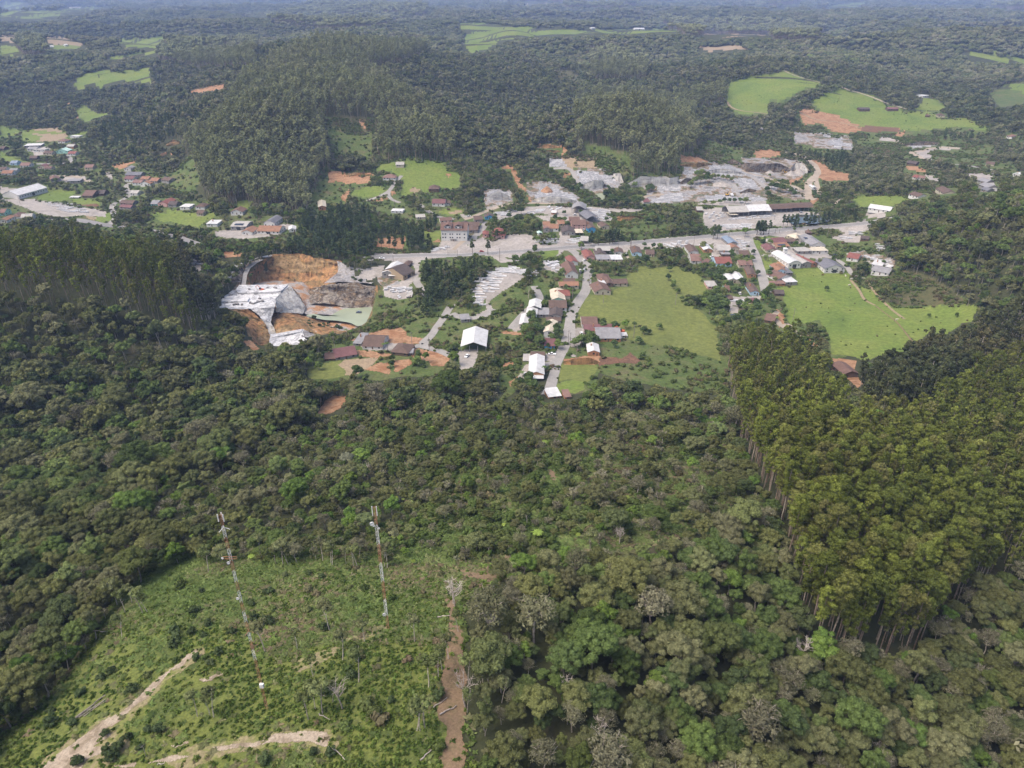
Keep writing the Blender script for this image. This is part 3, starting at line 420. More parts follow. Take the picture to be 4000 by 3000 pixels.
ROADLIST = [
 ('road', 'C3 900,250 960,300 1010,370 1090,430 1100,500 1085,600 1080,680 1060,760 990,860 940,940 900,1020 880,1080 870,1180 865,1327 C6 990,250 930,400 870,510', 7.5, 'road', 'grey gravel village street running down the middle'),
 ('road', 'C6 900,470 860,560 815,650 800,750 770,850 740,960 680,1080', 6, 'road', 'lower end of the village street between orange banks'),
 ('road', 'C6 840,580 760,620 650,650 560,720', 5, 'road', 'gravel spur to the white roofed hall'),
 ('road', 'C4 1020,220 1060,330 1110,430 1140,530 1180,650 1210,760 1240,890', 8, 'road', 'straight pale street between the eastern houses'),
 ('road', 'C2 1240,920 1190,1000 1130,1100 1050,1210 960,1340 860,1429 C7 1280,255 1220,280 1140,290', 6, 'road', 'gravel lane curving down to the brown farm sheds'),
 ('road', 'C7 1230,280 1330,310 1450,345 1560,395', 6, 'road', 'gravel lane leading to the open white roofed shed'),
 ('road', 'C2 1240,1040 1330,1080 1450,1100 1600,1090 1720,1040 1780,980', 6, 'road', 'dirt loop below the tree covered knoll'),
 ('road', 'C3 430,690 480,780 505,860 440,930 350,990 250,1100 150,1220', 6, 'road', 'gravel drive curling down to the long white roofs'),
 ('road', 'C2 790,560 775,620 830,700 890,780 930,810', 6, 'road', 'gravel ramp dropping behind the pine wood'),
 ('road', 'C5 0,300 70,370 140,400 240,460 310,520 350,580 440,630 500,632', 4.5, 'road', 'narrow lane beside the bright meadow'),
 ('dirt_track', 'C5 500,640 600,780 720,910 850,1020 920,1070', 2.0, 'tan', 'straight dirt track along the scrub field'),
 ('dirt_track', 'C5 340,650 430,760 490,860 600,920', 2.0, 'tan', 'dirt track branching through the meadow edge'),
 ('dirt_track', 'C5 600,920 820,1090 1010,1320', 1.0, 'path', 'thin worn line across the meadow'),
 ('road', 'B1 100,450 250,440 500,445 850,430 880,400 830,350 760,330', 6, 'road', 'pale lane in the upper left hamlet'),
 ('road', 'B1 1270,1190 1340,1190 1430,1110 1400,1040 1390,970 1420,930 1580,850 1590,790 1550,730 1600,680', 6.5, 'road', 'winding side lane climbing from the highway at left'),
 ('road', 'B1 1120,665 1020,640 930,600 780,600 640,590', 6, 'dirt', 'pale lane past the terracotta roofed house'),
 ('road', 'B3 420,710 560,660 690,590 760,500 850,400', 4.5, 'road', 'grey farm track up the meadow hill'),
 ('road', 'B3 690,590 690,650 740,700 830,735', 4.5, 'road', 'lower loop of the farm track'),
 ('road', 'B3 1050,740 1120,790 1210,860 1310,910 1500,938', 5, 'road', 'lane under the maroon roofed house'),
 ('road', 'B3 1620,938 1700,920 1820,870 2000,800 2200,750 B4 400,748 580,738 700,745 900,750', 6, 'dirt', 'pale quarry road along the foot of the hills'),
 ('road', 'B3 1650,1250 1780,1130 1840,1060 1900,970', 7, 'road', 'ramp beside the big white building'),
 ('road', 'B4 150,940 280,905 400,875 600,860 690,850', 4, 'road', 'lane through the stone yard'),
 ('road', 'B4 830,312 1010,312 1070,370 1100,430 1135,490', 5, 'road', 'haul road beside the stepped granite face'),
 ('road', 'B5 1740,300 1900,320 2000,350 2080,400 2160,470 2190,560 2140,610 2080,680 2070,780 2090,890', 8, 'dirt', 'cream haul road curving round the open quarry'),
 ('road', 'B5 2185,560 2170,640 2190,720 2212,780 2180,850 2100,890', 6, 'dirt', 'second arm of the cream haul road'),
 ('road', 'B5 1270,520 1350,560 1560,610 1640,650 1740,690 1900,720 2000,780 2060,850 2085,890', 6, 'dirt', 'haul road crossing below the quarry benches'),
 ('road', 'B5 1380,590 1460,660 1540,740', 5, 'road', 'grey ramp beside the lower granite bench'),
 ('road', 'B5 1150,690 1190,760 1220,840', 5, 'road', 'grey ramp left of the lower granite bench'),
 ('road', 'B5 30,900 60,850 150,835 290,820', 6, 'dirt', 'cream ramp at the left end of the long quarry'),
 ('dirt_track', 'A1 590,890 650,970 670,1040 650,1090 600,1130', 4, 'earth', 'brown track on the far left hillside'),
 ('road', 'A4 600,735 700,780 780,800 900,840 1050,900 1220,950', 5, 'dirt', 'pale lane along the far meadow edge'),
 ('road', 'A4 140,612 300,675 450,715', 4, 'dirt', 'pale lane over the crest of the far meadow'),
 ('dirt_track', 'A3 1860,880 1900,930 2000,960 2212,985', 4, 'tan', 'dirt track under the far meadow'),
 ('road', 'A3 2020,1040 2080,1080 2180,1120', 8, 'road', 'grey haul road glimpsed between far trees'),
 ('road', 'B6 1340,590 1500,592 1700,612 1850,640 1910,655', 5, 'road', 'pale lane behind the right hand woods'),
 ('road', 'B6 1850,735 1890,790 1910,855', 8, 'road', 'wide pale lane among the right hand woods'),
 ('road', 'B6 960,370 1020,390 1050,415', 5, 'dirt', 'short haul ramp at the far granite shelf'),
 ('road', 'B6 1280,560 1200,520 1130,480 1220,470 1300,445 1440,435 1590,445', 7, 'dirt', 'looping cream haul road on the far right'),
 ('dirt_track', 'B6 50,95 200,160 420,190 640,245', 4, 'tan', 'light track across the orange cut'),
 ('dirt_track', 'B6 380,970 420,960 470,930', 6, 'dirt', 'pale spur behind the vaulted shed'),
 ('road', 'C4 1190,445 1500,438 1960,425', 5, 'road', 'cross street north of the white hall'),
 ('road', 'C4 1090,235 1230,260 1330,300 1380,320', 2.5, 'road', 'paved garden walk of the corner house'),
 ('road', 'C3 1530,250 1570,300 1610,380 1650,440', 2.5, 'dirt', 'narrow footpath down to the meadow'),
 ('dirt_track', 'C4 1380,1130 1330,1200 1390,1260 1440,1327 E3 680,110 760,200 870,280', 4, 'dirt', 'dirt lane along the wooded stream'),
 ('road', 'B3 1490,1320 1560,1250 1700,1130', 4, 'dirt', 'tan bank path by the parking yard'),
]
for nm, s, wd, mt, lab in ROADLIST: ribbon(nm, s, wd, mt, 0.24 if mt != 'road' else 0.25, lab, wob=0.12)
# ponds
def pond(name, s, mat, label, lift=0.3):
    p = pts(s); P = cast([q[0] for q in p], [q[1] for q in p]); P = smooth_line(np.vstack([P, P[:1]])[:, :2], 3.0)[:-1]; z = ground(P[:, 0], P[:, 1]).mean() + lift
    c = P.mean(0); V3 = [(c[0], c[1], z)] + [(q[0], q[1], z) for q in P]
    o = mesh_obj(name, V3, [(0, i + 1, (i + 1) % len(P) + 1) for i in range(len(P))], MT[mat]); tag(o, label, kind='structure'); return o
pond('pond', 'C4 330,970 350,940 430,935 410,980 380,1015 340,1010', 'pond', 'small pale pond at the edge of the olive meadow')
pond('pond', 'C4 790,1170 850,1160 930,1180 900,1215 870,1240 850,1210', 'pond', 'dark pond hidden among the stream side trees')
pond('pond', 'B4 1265,600 1440,575 1480,640 1440,710 1380,710 1290,650', 'greenwater', 'green water below the stepped granite face')
pond('pond', 'B6 -60,1110 60,1080 250,1085 400,1080 390,1130 200,1180 100,1170 -20,1180', 'pond', 'bright water behind the roadside pines', 0.5)
# ------------------------------------------------------------------ plant materials
LEAFK = 1.72
def leaf_mat(name, stops, var=(0.7, 1.35), region=0.5, rscale=0.012, transl=0.28):
    """leaf colour: one pick per tree, drifting from place to place, with leaves of one tree varying a little"""
    m = bpy.data.materials.new(name); m.use_nodes = True; t = m.node_tree; t.nodes.clear()
    L = t.links.new; o = t.nodes.new('ShaderNodeOutputMaterial')
    oi = t.nodes.new('ShaderNodeObjectInfo')
    n = t.nodes.new('ShaderNodeTexNoise'); n.inputs['Scale'].default_value = rscale; n.inputs['Detail'].default_value = 3; L(oi.outputs['Location'], n.inputs['Vector'])
    mm = t.nodes.new('ShaderNodeMix'); mm.data_type = 'FLOAT'; mm.inputs[0].default_value = region
    st = t.nodes.new('ShaderNodeMapRange'); st.inputs[1].default_value = 0.3; st.inputs[2].default_value = 0.7; L(n.outputs['Fac'], st.inputs[0])
    L(oi.outputs['Random'], mm.inputs[2]); L(st.outputs[0], mm.inputs[3])
    stops = [(p_, tuple(min(q * LEAFK * w_, .24) for q, w_ in zip(c_, (1.0, 1.0, 1.06)))) for p_, c_ in stops]; c = ramp(t, stops, mm.outputs[0])
    at = t.nodes.new('ShaderNodeAttribute'); at.attribute_name = 'tint'
    mr = t.nodes.new('ShaderNodeMapRange'); mr.inputs[3].default_value = var[0]; mr.inputs[4].default_value = var[1]; L(at.outputs['Fac'], mr.inputs[0])
    wn = t.nodes.new('ShaderNodeTexWhiteNoise'); wn.noise_dimensions = '1D'; L(oi.outputs['Random'], wn.inputs['W'])
    mr2 = t.nodes.new('ShaderNodeMapRange'); mr2.inputs[3].default_value = 0.72; mr2.inputs[4].default_value = 1.3; L(wn.outputs['Value'], mr2.inputs[0])
    mul = t.nodes.new('ShaderNodeMath'); mul.operation = 'MULTIPLY'; L(mr.outputs[0], mul.inputs[0]); L(mr2.outputs[0], mul.inputs[1])
    vm = t.nodes.new('ShaderNodeVectorMath'); vm.operation = 'SCALE'; L(c, vm.inputs[0]); L(mul.outputs[0], vm.inputs['Scale'])
    d = t.nodes.new('ShaderNodeBsdfDiffuse'); L(vm.outputs[0], d.inputs[0])
    tr = t.nodes.new('ShaderNodeBsdfTranslucent'); L(vm.outputs[0], tr.inputs[0])
    ms = t.nodes.new('ShaderNodeMixShader'); ms.inputs[0].default_value = transl; L(d.outputs[0], ms.inputs[1]); L(tr.outputs[0], ms.inputs[2]); L(ms.outputs[0], o.inputs[0])
    return m
BROAD = [(0.0, (.036, .048, .016)), (0.14, (.054, .070, .020)), (0.26, (.088, .092, .034)), (0.38, (.066, .073, .028)), (0.50, (.100, .100, .050)), (0.58, (.068, .096, .026)), (0.70, (.040, .056, .022)), (0.80, (.092, .098, .040)), (0.88, (.060, .100, .022)), (0.955, (.095, .145, .030)), (1.0, (.165, .150, .100))]
LM = {
 'broad': leaf_mat('broadleaf_leaves', BROAD, region=0.35),
 'grey': leaf_mat('grey_brown_leaves', [(0, (.070, .070, .040)), (0.5, (.098, .094, .056)), (1, (.084, .088, .042))]),
 'farforest': leaf_mat('far_forest_leaves', [(0, (.034, .046, .018)), (0.25, (.060, .072, .028)), (0.45, (.092, .094, .046)), (0.6, (.052, .066, .024)), (0.75, (.110, .105, .062)), (0.88, (.080, .100, .034)), (1, (.15, .135, .09))], region=0.55, rscale=.0028),
 'bright': leaf_mat('bright_leaves', [(0, (.052, .095, .018)), (0.6, (.085, .125, .026)), (1, (.068, .088, .022))]),
 'euc': leaf_mat('eucalyptus_leaves', [(0, (.048, .060, .016)), (0.35, (.072, .086, .019)), (0.6, (.096, .112, .022)), (0.8, (.076, .074, .026)), (1, (.120, .136, .028))], region=0.3),
 'eucfar': leaf_mat('hill_eucalyptus_leaves', [(0, (.100, .112, .050)), (0.5, (.122, .132, .060)), (1, (.14, .145, .072))], region=0.6),
 'darkeuc': leaf_mat('old_eucalyptus_leaves', [(0, (.030, .040, .018)), (0.6, (.050, .055, .024)), (1, (.080, .070, .030))]),
 'pine': leaf_mat('pine_needles', [(0, (.026, .038, .017)), (0.6, (.042, .058, .024)), (1, (.060, .074, .030))], transl=0.12),
 'fern': leaf_mat('fern_fronds', [(0, (.070, .125, .020)), (0.5, (.115, .185, .030)), (1, (.085, .130, .025))], transl=0.35),
 'scrub': leaf_mat('low_scrub_leaves', [(0, (.036, .054, .017)), (0.3, (.052, .074, .021)), (0.5, (.068, .086, .027)), (0.68, (.080, .076, .038)), (0.76, (.092, .070, .042)), (0.84, (.058, .082, .021)), (1, (.070, .096, .024))], region=0.6, rscale=0.05),
 'scrubtree': leaf_mat('thin_tree_leaves', [(0, (.055, .070, .026)), (0.5, (.080, .095, .034)), (1, (.105, .105, .055))]),
 'dark': leaf_mat('dark_shrub_leaves', [(0, (.028, .042, .018)), (0.7, (.045, .060, .024)), (1, (.070, .062, .036))]),
 'weeds': leaf_mat('weedy_grass_tufts', [(0, (.040, .062, .016)), (0.4, (.058, .086, .020)), (0.75, (.082, .106, .024)), (1, (.076, .076, .030))], region=0.5, rscale=0.06, transl=0.3),
}
def bark(name, a, b):
    m, t, bs = newmat(name); oi = t.nodes.new('ShaderNodeObjectInfo')
    c = ramp(t, [(0, a), (1, b)], oi.outputs['Random']); f = ramp(t, [(0.35, (.6, .6, .6)), (0.65, (1.2, 1.2, 1.2))], noise_tex(t, 1.5, 4))
    t.links.new(mix(t, 1.0, c, f, 'MULTIPLY'), bs.inputs['Base Color']); bs.inputs['Roughness'].default_value = 0.9; return m
BK = {'grey': bark('grey_bark', (.20, .17, .14), (.34, .30, .25)), 'euc': bark('eucalyptus_bark', (.17, .115, .08), (.33, .28, .22)), 'dark': bark('dark_bark', (.06, .045, .035), (.11, .08, .06)), 'pale': bark('bleached_wood', (.34, .29, .25), (.50, .44, .38))}

# ------------------------------------------------------------------ plant meshes
class PM:
    """collects leaf quads, blob cores and tapered tubes, with a material index and a per-leaf tint"""
    def __init__(s): s.v, s.f, s.m, s.t, s.n = [], [], [], [], 0
    def add(s, v, f, mi, tint):
        v = np.asarray(v, float).reshape(-1, 3); s.v.append(v); s.f += [tuple(int(i) + s.n for i in q) for q in f]; s.m += [mi] * len(f)
        s.t.append(np.broadcast_to(np.asarray(tint, float), (len(v),)) if np.ndim(tint) < 2 else tint); s.n += len(v)
    def leaves(s, C, N, size, rg, mi=0, asp=1.5, tint=None):
        n = len(C); r = rg.normal(size=(n, 3)); N = N / (np.linalg.norm(N, axis=1)[:, None] + 1e-9)
        a = np.cross(N, r); a /= np.linalg.norm(a, axis=1)[:, None] + 1e-9; b = np.cross(N, a)
        sz = size * rg.uniform(0.6, 1.35, n)[:, None]; a = a * sz * asp * 0.5; b = b * sz * 0.5
        v = np.stack([C - a, C - b * 1.0, C + a, C + b * 1.0], 1).reshape(-1, 3)
        f = np.arange(4 * n).reshape(n, 4); tt = rg.uniform(0, 1, n) if tint is None else tint
        s.add(v, f, mi, np.repeat(tt, 4))
    def tube(s, P, rad, mi, k=5):
        P = np.asarray(P, float); n = len(P); vs, fs = [], []
        for i in range(n):
            d = P[min(i + 1, n - 1)] - P[max(i - 1, 0)]; d /= np.linalg.norm(d) + 1e-9
            a = np.cross(d, [0.3, 0.9, 0.2]); a /= np.linalg.norm(a) + 1e-9; b = np.cross(d, a)
            for j in range(k):
                q = 2 * math.pi * j / k; vs.append(P[i] + rad[i] * (a * math.cos(q) + b * math.sin(q)))
        for i in range(n - 1):
            for j in range(k): fs.append((i * k + j, i * k + (j + 1) % k, (i + 1) * k + (j + 1) % k, (i + 1) * k + j))
        s.add(vs, fs, mi, 0.5)
    def blob(s, c, r, mi, rg, seg=7, rings=4, squash=1.0):
        vs = [(c[0], c[1], c[2] + r[2])]
        for i in range(1, rings):
            th = math.pi * i / rings
            for j in range(seg):
                q = 2 * math.pi * (j + 0.5 * (i % 2)) / seg; k = rg.uniform(0.82, 1.12)
                vs.append((c[0] + r[0] * math.sin(th) * math.cos(q) * k, c[1] + r[1] * math.sin(th) * math.sin(q) * k, c[2] + r[2] * math.cos(th) * k))
        vs.append((c[0], c[1], c[2] - r[2])); fs = [(0, 1 + j, 1 + (j + 1) % seg) for j in range(seg)]
        for i in range(rings - 2):
            for j in range(seg):
                a, b = 1 + i * seg + j, 1 + i * seg + (j + 1) % seg; fs.append((a, a + seg, b + seg, b))
        e = len(vs) - 1; a0 = 1 + (rings - 2) * seg; fs += [(a0 + (j + 1) % seg, a0 + j, e) for j in range(seg)]
        s.add(vs, fs, mi, 0.35)
    def obj(s, name, mats, parent=None):
        o = mesh_obj(name, np.vstack(s.v), s.f, mats, parent, midx=s.m)
        at = o.data.attributes.new('tint', 'FLOAT', 'POINT'); at.data.foreach_set('value', np.concatenate(s.t).astype(np.float32)); return o
def sphere_pts(n, rg, low=-0.35):
    z = rg.uniform(low, 1, n); q = rg.uniform(0, 2 * math.pi, n); r = np.sqrt(1 - z * z); return np.stack([r * np.cos(q), r * np.sin(q), z], -1)
def crown_lobes(R_, H0_, H1_, nl, rg, lr):
    """lobe centres over a rough dome between heights H0_ and H1_, radius R_"""
    out = []
    for i in range(nl):
        d = sphere_pts(1, rg, -0.25)[0]; k = rg.uniform(0.55, 1.0) if i > nl * 0.25 else rg.uniform(0.0, 0.5)
        c = np.array([d[0] * R_ * k, d[1] * R_ * k, (H0_ + H1_) / 2 - (H1_ - H0_) * 0.1 + d[2] * (H1_ - H0_) * 0.5 * k]); r = lr * rg.uniform(0.7, 1.35)
        out.append((c, np.array([r, r, r * rg.uniform(0.65, 0.9)])))
    return out
def broad_crown(pm, rg, R_=3.0, h0=4.0, h1=9.0, nl=24, nleaf=90, size=0.42, lr=1.1, core=True, mi=0, asp=1.5):
    for c, r in crown_lobes(R_, h0, h1, nl, rg, lr):
        if core: pm.blob(c, r * 0.76, mi, rg)
        d = sphere_pts(nleaf, rg); N = d / r + rg.normal(size=d.shape) * 0.35
        pm.leaves(c + d * r * rg.uniform(0.85, 1.12, (nleaf, 1)), N, size, rg, mi, asp)
def limbs(pm, rg, h, r0, R_, top, n=5, mi=1, lean=0.4, twig=0):
    bend = rg.normal(size=2) * lean; base = np.array([0, 0, -0.6]); fork = np.array([bend[0], bend[1], h * rg.uniform(0.4, 0.55)])
    mid = fork * 0.5 + rg.normal(size=3) * [0.15, 0.15, 0]
    pm.tube([base, mid, fork], [r0 * 1.25, r0, r0 * 0.8], mi)
    for i in range(n):
        q = 2 * math.pi * (i + rg.uniform(-.3, .3)) / n; e = np.array([math.cos(q) * R_ * rg.uniform(.4, .9), math.sin(q) * R_ * rg.uniform(.4, .9), top * rg.uniform(.75, 1.0)])
        m = fork * 0.55 + e * 0.45 + rg.normal(size=3) * 0.3; pm.tube([fork, m, e], [r0 * 0.6, r0 * 0.4, r0 * 0.12], mi, 4)
        for _ in range(twig):
            a = m + (e - m) * rg.uniform(0, .8); b = a + rg.normal(size=3) * [1, 1, .4] * R_ * 0.25 + [0, 0, R_ * 0.22]; pm.tube([a, (a + b) / 2 + rg.normal(size=3) * .12, b], [r0 * .25, r0 * .17, r0 * .06], mi, 3)
def euc_crown(pm, rg, H=20.0, R_=2.3, nleaf=60, size=0.38, nl=17, depth=9.0, mi=0, core=True):
    """rounded umbrella top over loose drooping tufts"""
    for i in range(nl):
        t = (i + rg.uniform(0, 1)) / nl
        if t < .6: z = H - depth * .42 * (t / .6) ** 1.3; rr = R_ * math.sqrt(min(1, t / .45 + .05)); k = rr * rg.uniform(.55, 1.0)
        else: z = H - depth * (.42 + .58 * (t - .6) / .4); rr = R_ * (1.0 - .45 * (t - .6) / .4); k = rr * rg.uniform(.2, .8)
        q = rg.uniform(0, 6.28); c = np.array([math.cos(q) * k, math.sin(q) * k, z]); r = np.array([1, 1, 0.75]) * rg.uniform(.7, 1.2) * R_ * 0.36
        if core: pm.blob(c, r * 0.66, mi, rg, 6, 4)
        d = sphere_pts(nleaf, rg, -0.6); pm.leaves(c + d * r * rg.uniform(.8, 1.25, (nleaf, 1)), d + rg.normal(size=d.shape) * .45, size, rg, mi, 2.0)
def frond(pm, rg, base, q, L, droop, w, mi=0, n=6, seg_leaves=True, tint=0.6):
    d = np.array([math.cos(q), math.sin(q), 0.0]); side = np.array([-math.sin(q), math.cos(q), 0]); P = []
    for i in range(n + 1):
        t = i / n; P.append(base + d * L * t * (1 - 0.15 * t) + np.array([0, 0, L * (0.38 * t - droop * t * t)]))
    v, f = [], []
    for i, p in enumerate(P):
        t = i / n; ww = w * (0.25 + 1.0 * math.sin(math.pi * min(t * 0.85 + 0.12, 1))) ; v += [p - side * ww - [0, 0, ww * .35], p, p + side * ww - [0, 0, ww * .35]]
    for i in range(n): a = 3 * i; f += [(a, a + 1, a + 4, a + 3), (a + 1, a + 2, a + 5, a + 4)]
    pm.add(v, f, mi, tint)

def two_part(name, crown_fn, trunk_fn, lm, bk, loc=(0, 0, 0)):
    root = empty(name, loc); c = PM(); crown_fn(c); c.obj('crown', lm, root); t = PM(); trunk_fn(t); t.obj('trunk', bk, root); keep(root); return root
def joined(name, fns, mats):
    p = PM()
    for f in fns: f(p)
    return p.obj(name, mats)
G = lambda s: np.random.default_rng(s)
PROTO = {}
# broadleaf forest trees, near (crown and trunk apart), middle and far versions
bl = [dict(R_=2.9, h0=4.0, h1=9.0, nl=40, lr=.82), dict(R_=2.4, h0=5, h1=11.0, nl=34, lr=.8), dict(R_=3.6, h0=5.5, h1=9.5, nl=46, lr=.85), dict(R_=2.6, h0=3.2, h1=7.4, nl=26, lr=1.0), dict(R_=4.2, h0=5, h1=11.5, nl=64, lr=.95)]
PROTO['broadleaf_tree'] = [two_part('broadleaf_tree', lambda p, i=i, b=b: broad_crown(p, G(10 + i), nleaf=120, size=0.25, asp=1.7, **b), lambda p, i=i, b=b: limbs(p, G(20 + i), b['h1'], 0.17, b['R_'], b['h1'] * .9, 5, 0), LM['broad'], BK['grey']) for i, b in enumerate(bl)]
PROTO['sparse_tree'] = [two_part('sparse_grey_tree', lambda p, i=i: broad_crown(p, G(30 + i), 2.8, 4.5, 9.0, 34, 60, 0.22, .95, core=False, asp=2.2), lambda p, i=i: limbs(p, G(40 + i), 9, 0.15, 2.9, 9, 8, 0, twig=5), LM['grey'], BK['pale']) for i in range(2)]
PROTO['bright_tree'] = [two_part('bright_green_tree', lambda p, i=i: broad_crown(p, G(50 + i), 2.6 + i, 3.6, 8.4 + i, 34, 90, 0.32, .85), lambda p, i=i: limbs(p, G(55 + i), 8, 0.15, 2.5, 8, 5, 0), LM['bright'], BK['grey']) for i in range(2)]
PROTO['eucalyptus'] = [two_part('eucalyptus_tree', lambda p, i=i: euc_crown(p, G(60 + i), 21 + i, 1.85 + .25 * i, 90, 0.24, 30, 10.5), lambda p, i=i: p.tube([(0, 0, -.6), (.15, .1, 7), (-.1, .15 * i, 14), (0, 0, 20.5 + i)], [.20, .17, .12, .05], 0, 6), LM['euc'], BK['euc']) for i in range(3)]
PROTO['pine'] = [two_part('pine_tree', lambda p, i=i: pine_crown(p, G(70 + i), 15, 3.2), lambda p: p.tube([(0, 0, -.5), (.1, 0, 8), (0, .1, 15)], [.26, .2, .06], 0, 6), LM['pine'], BK['dark']) for i in range(0)]
def pine_crown(pm, rg, H=15, R_=3.0, z0=0.45, nleaf=46, size=0.5, tiers=8, mi=0):
    for k in range(tiers):
        t = k / (tiers - 1); z = H * (z0 + (1 - z0) * t); rr = R_ * (1 - .78 * t ** 2.2) * (.75 + .25 * min(1, t * 4)) * rg.uniform(.75, 1.15)
        for j in range(max(2, int(6 * (1 - t * .6)))):
            q = rg.uniform(0, 6.28); kk = rg.uniform(.35, .85) * rr; c = np.array([math.cos(q) * kk, math.sin(q) * kk, z - kk * .12]); r = np.array([1.0, 1.0, .5]) * R_ * .30 * rg.uniform(.8, 1.2)
            pm.blob(c, r * .7, mi, rg, 5, 3); d = sphere_pts(nleaf, rg, -.6); pm.leaves(c + d * r, d + rg.normal(size=d.shape) * .5, size, rg, mi, 2.2)
PROTO['pine'] = [two_part('pine_tree', lambda p, i=i: pine_crown(p, G(70 + i), 16, 3.3 + .5 * i, .5 - .18 * i, 30), lambda p: p.tube([(0, 0, -.5), (.1, 0, 8), (0, .1, 15.5)], [.26, .2, .06], 0, 6), LM['pine'], BK['dark']) for i in range(2)]
def fern_crown(p, rg, L=2.3, H=3.2):
    for j in range(13): frond(p, rg, np.array([0, 0, H]), 2 * math.pi * j / 13 + rg.uniform(-.15, .15), L * rg.uniform(.8, 1.1), .42, .30, tint=rg.uniform(.3, 1))
PROTO['tree_fern'] = [two_part('tree_fern', lambda p, i=i: fern_crown(p, G(80 + i), 2.2 + .3 * i, 3.2 + i), lambda p, i=i: p.tube([(0, 0, -.4), (.05, .1, 1.6), (0, 0, 3.2 + i)], [.13, .11, .1], 0, 5), LM['fern'], BK['dark']) for i in range(2)]
def palm_crown(p, rg, L=2.8, H=8.5):
    for j in range(14): frond(p, rg, np.array([0, 0, H]), 2 * math.pi * j / 14 + rg.uniform(-.2, .2), L * rg.uniform(.8, 1.1), .62 if j % 2 else .35, .26, tint=rg.uniform(0, .6))
PROTO['palm'] = [two_part('palm_tree', lambda p: palm_crown(p, G(90)), lambda p: p.tube([(0, 0, -.4), (.1, 0, 4), (0, 0, 8.5)], [.22, .18, .14], 0, 6), leaf_mat('palm_fronds', [(0, (.05, .085, .022)), (1, (.085, .12, .03))]), BK['grey'])]
def dead_limbs(p, rg, H=8.0):
    limbs(p, rg, H, .16, 2.6, H, 8, 0, twig=9)
PROTO['dead_tree'] = []
for i in range(2):
    p = PM(); dead_limbs(p, G(95 + i), 7.5 + i); PROTO['dead_tree'].append(p.obj('bare_tree', BK['pale']))
def shrub_fn(p, rg, R_=0.9, H=1.5, nl=9, nleaf=50, size=.22): broad_crown(p, rg, R_, .1, H, nl, nleaf, size, .42)
PROTO['shrub'] = []
for i in range(3):
    p = PM(); shrub_fn(p, G(100 + i), .8 + .2 * i, 1.4 + .3 * i); PROTO['shrub'].append(p.obj('shrub', LM['dark']))
PROTO['village'] = [two_part('garden_tree', lambda p, i=i: broad_crown(p, G(105 + i), 3.0 + .3 * i, 2.2, 8.0 + .6 * i, 24, 46, .52, 1.25), lambda p, i=i: limbs(p, G(108 + i), 6, .2, 2.4, 6, 4, 0), leaf_mat('garden_leaves', [(0, (.035, .055, .020)), (.5, (.060, .085, .028)), (.8, (.085, .115, .032)), (1, (.12, .12, .05))], region=.1), BK['grey']) for i in range(3)]
def slender(p, rg): broad_crown(p, rg, 1.3, 5.2, 8.0, 9, 60, .24, .62, core=False, asp=1.9)
def slender_tr(p, rg):
    a = rg.normal(0, .5, 2); top = np.array([a[0], a[1], 7.4]); k = np.array([a[0] * .2 + rg.normal() * .2, a[1] * .3, 3.4]); p.tube([(0, 0, -.4), k * .5 + [.1, 0, .1], k, top], [.11, .095, .08, .03], 0, 5)
    for _ in range(5): b = k + (top - k) * rg.uniform(.1, .8); p.tube([b, b + rg.normal(size=3) * [.7, .7, .2] + [0, 0, .9]], [.045, .015], 0, 3)
PROTO['slender'] = [two_part('slender_tree', lambda p, i=i: slender(p, G(230 + i)), lambda p, i=i: slender_tr(p, G(235 + i)), LM['scrubtree'], BK['pale']) for i in range(3)]
# forest copies with fewer faces
def lod(name, crown, trunk, mats): return joined(name, [crown, trunk], mats)
PROTO['broad_mid'] = [lod('broadleaf_tree', lambda p, i=i, b=b: broad_crown(p, G(110 + i), b['R_'], b['h0'], b['h1'], int(b['nl'] * .6), 34, .62, b['lr'] * 1.15), lambda p, i=i, b=b: limbs(p, G(120 + i), b['h1'], .16, b['R_'], b['h1'] * .85, 4, 1), [LM['broad'], BK['grey']]) for i, b in enumerate(bl)]
PROTO['sparse_mid'] = [lod('sparse_grey_tree', lambda p: broad_crown(p, G(130), 2.8, 4.2, 8.5, 15, 30, .5, 1.15, core=False, asp=2), lambda p: limbs(p, G(131), 9, .15, 2.8, 8.8, 7, 1, twig=3), [LM['grey'], BK['pale']])]
PROTO['euc_mid'] = [lod('eucalyptus_tree', lambda p, i=i: euc_crown(p, G(140 + i), 20 + 1.5 * i, 1.95, 26, .42, 18, 10), lambda p, i=i: p.tube([(0, 0, -.6), (.15, .1, 8), (0, 0, 19 + 1.5 * i)], [.2, .16, .06], 1, 4), [LM['euc'], BK['euc']]) for i in range(3)]
PROTO['eucfar_mid'] = [lod('eucalyptus_tree', lambda p, i=i: euc_crown(p, G(150 + i), 20 + 1.5 * i, 3.0, 14, .8, 11, 8), lambda p, i=i: p.tube([(0, 0, -.6), (0, 0, 19)], [.22, .08], 1, 3), [LM['eucfar'], BK['euc']]) for i in range(2)]
PROTO['darkeuc_mid'] = [lod('eucalyptus_tree', lambda p, i=i: euc_crown(p, G(160 + i), 22 + 1.5 * i, 2.9, 30, .6, 13, 12), lambda p, i=i: p.tube([(0, 0, -.6), (.15, .1, 8), (0, 0, 20)], [.25, .2, .08], 1, 4), [LM['darkeuc'], BK['pale']]) for i in range(2)]
PROTO['pine_mid'] = [lod('pine_tree', lambda p, i=i: pine_crown(p, G(170 + i), 15 + i, 2.9, .4, 12, .9, 6), lambda p: p.tube([(0, 0, -.5), (0, 0, 14.5)], [.24, .07], 1, 4), [LM['pine'], BK['dark']]) for i in range(2)]
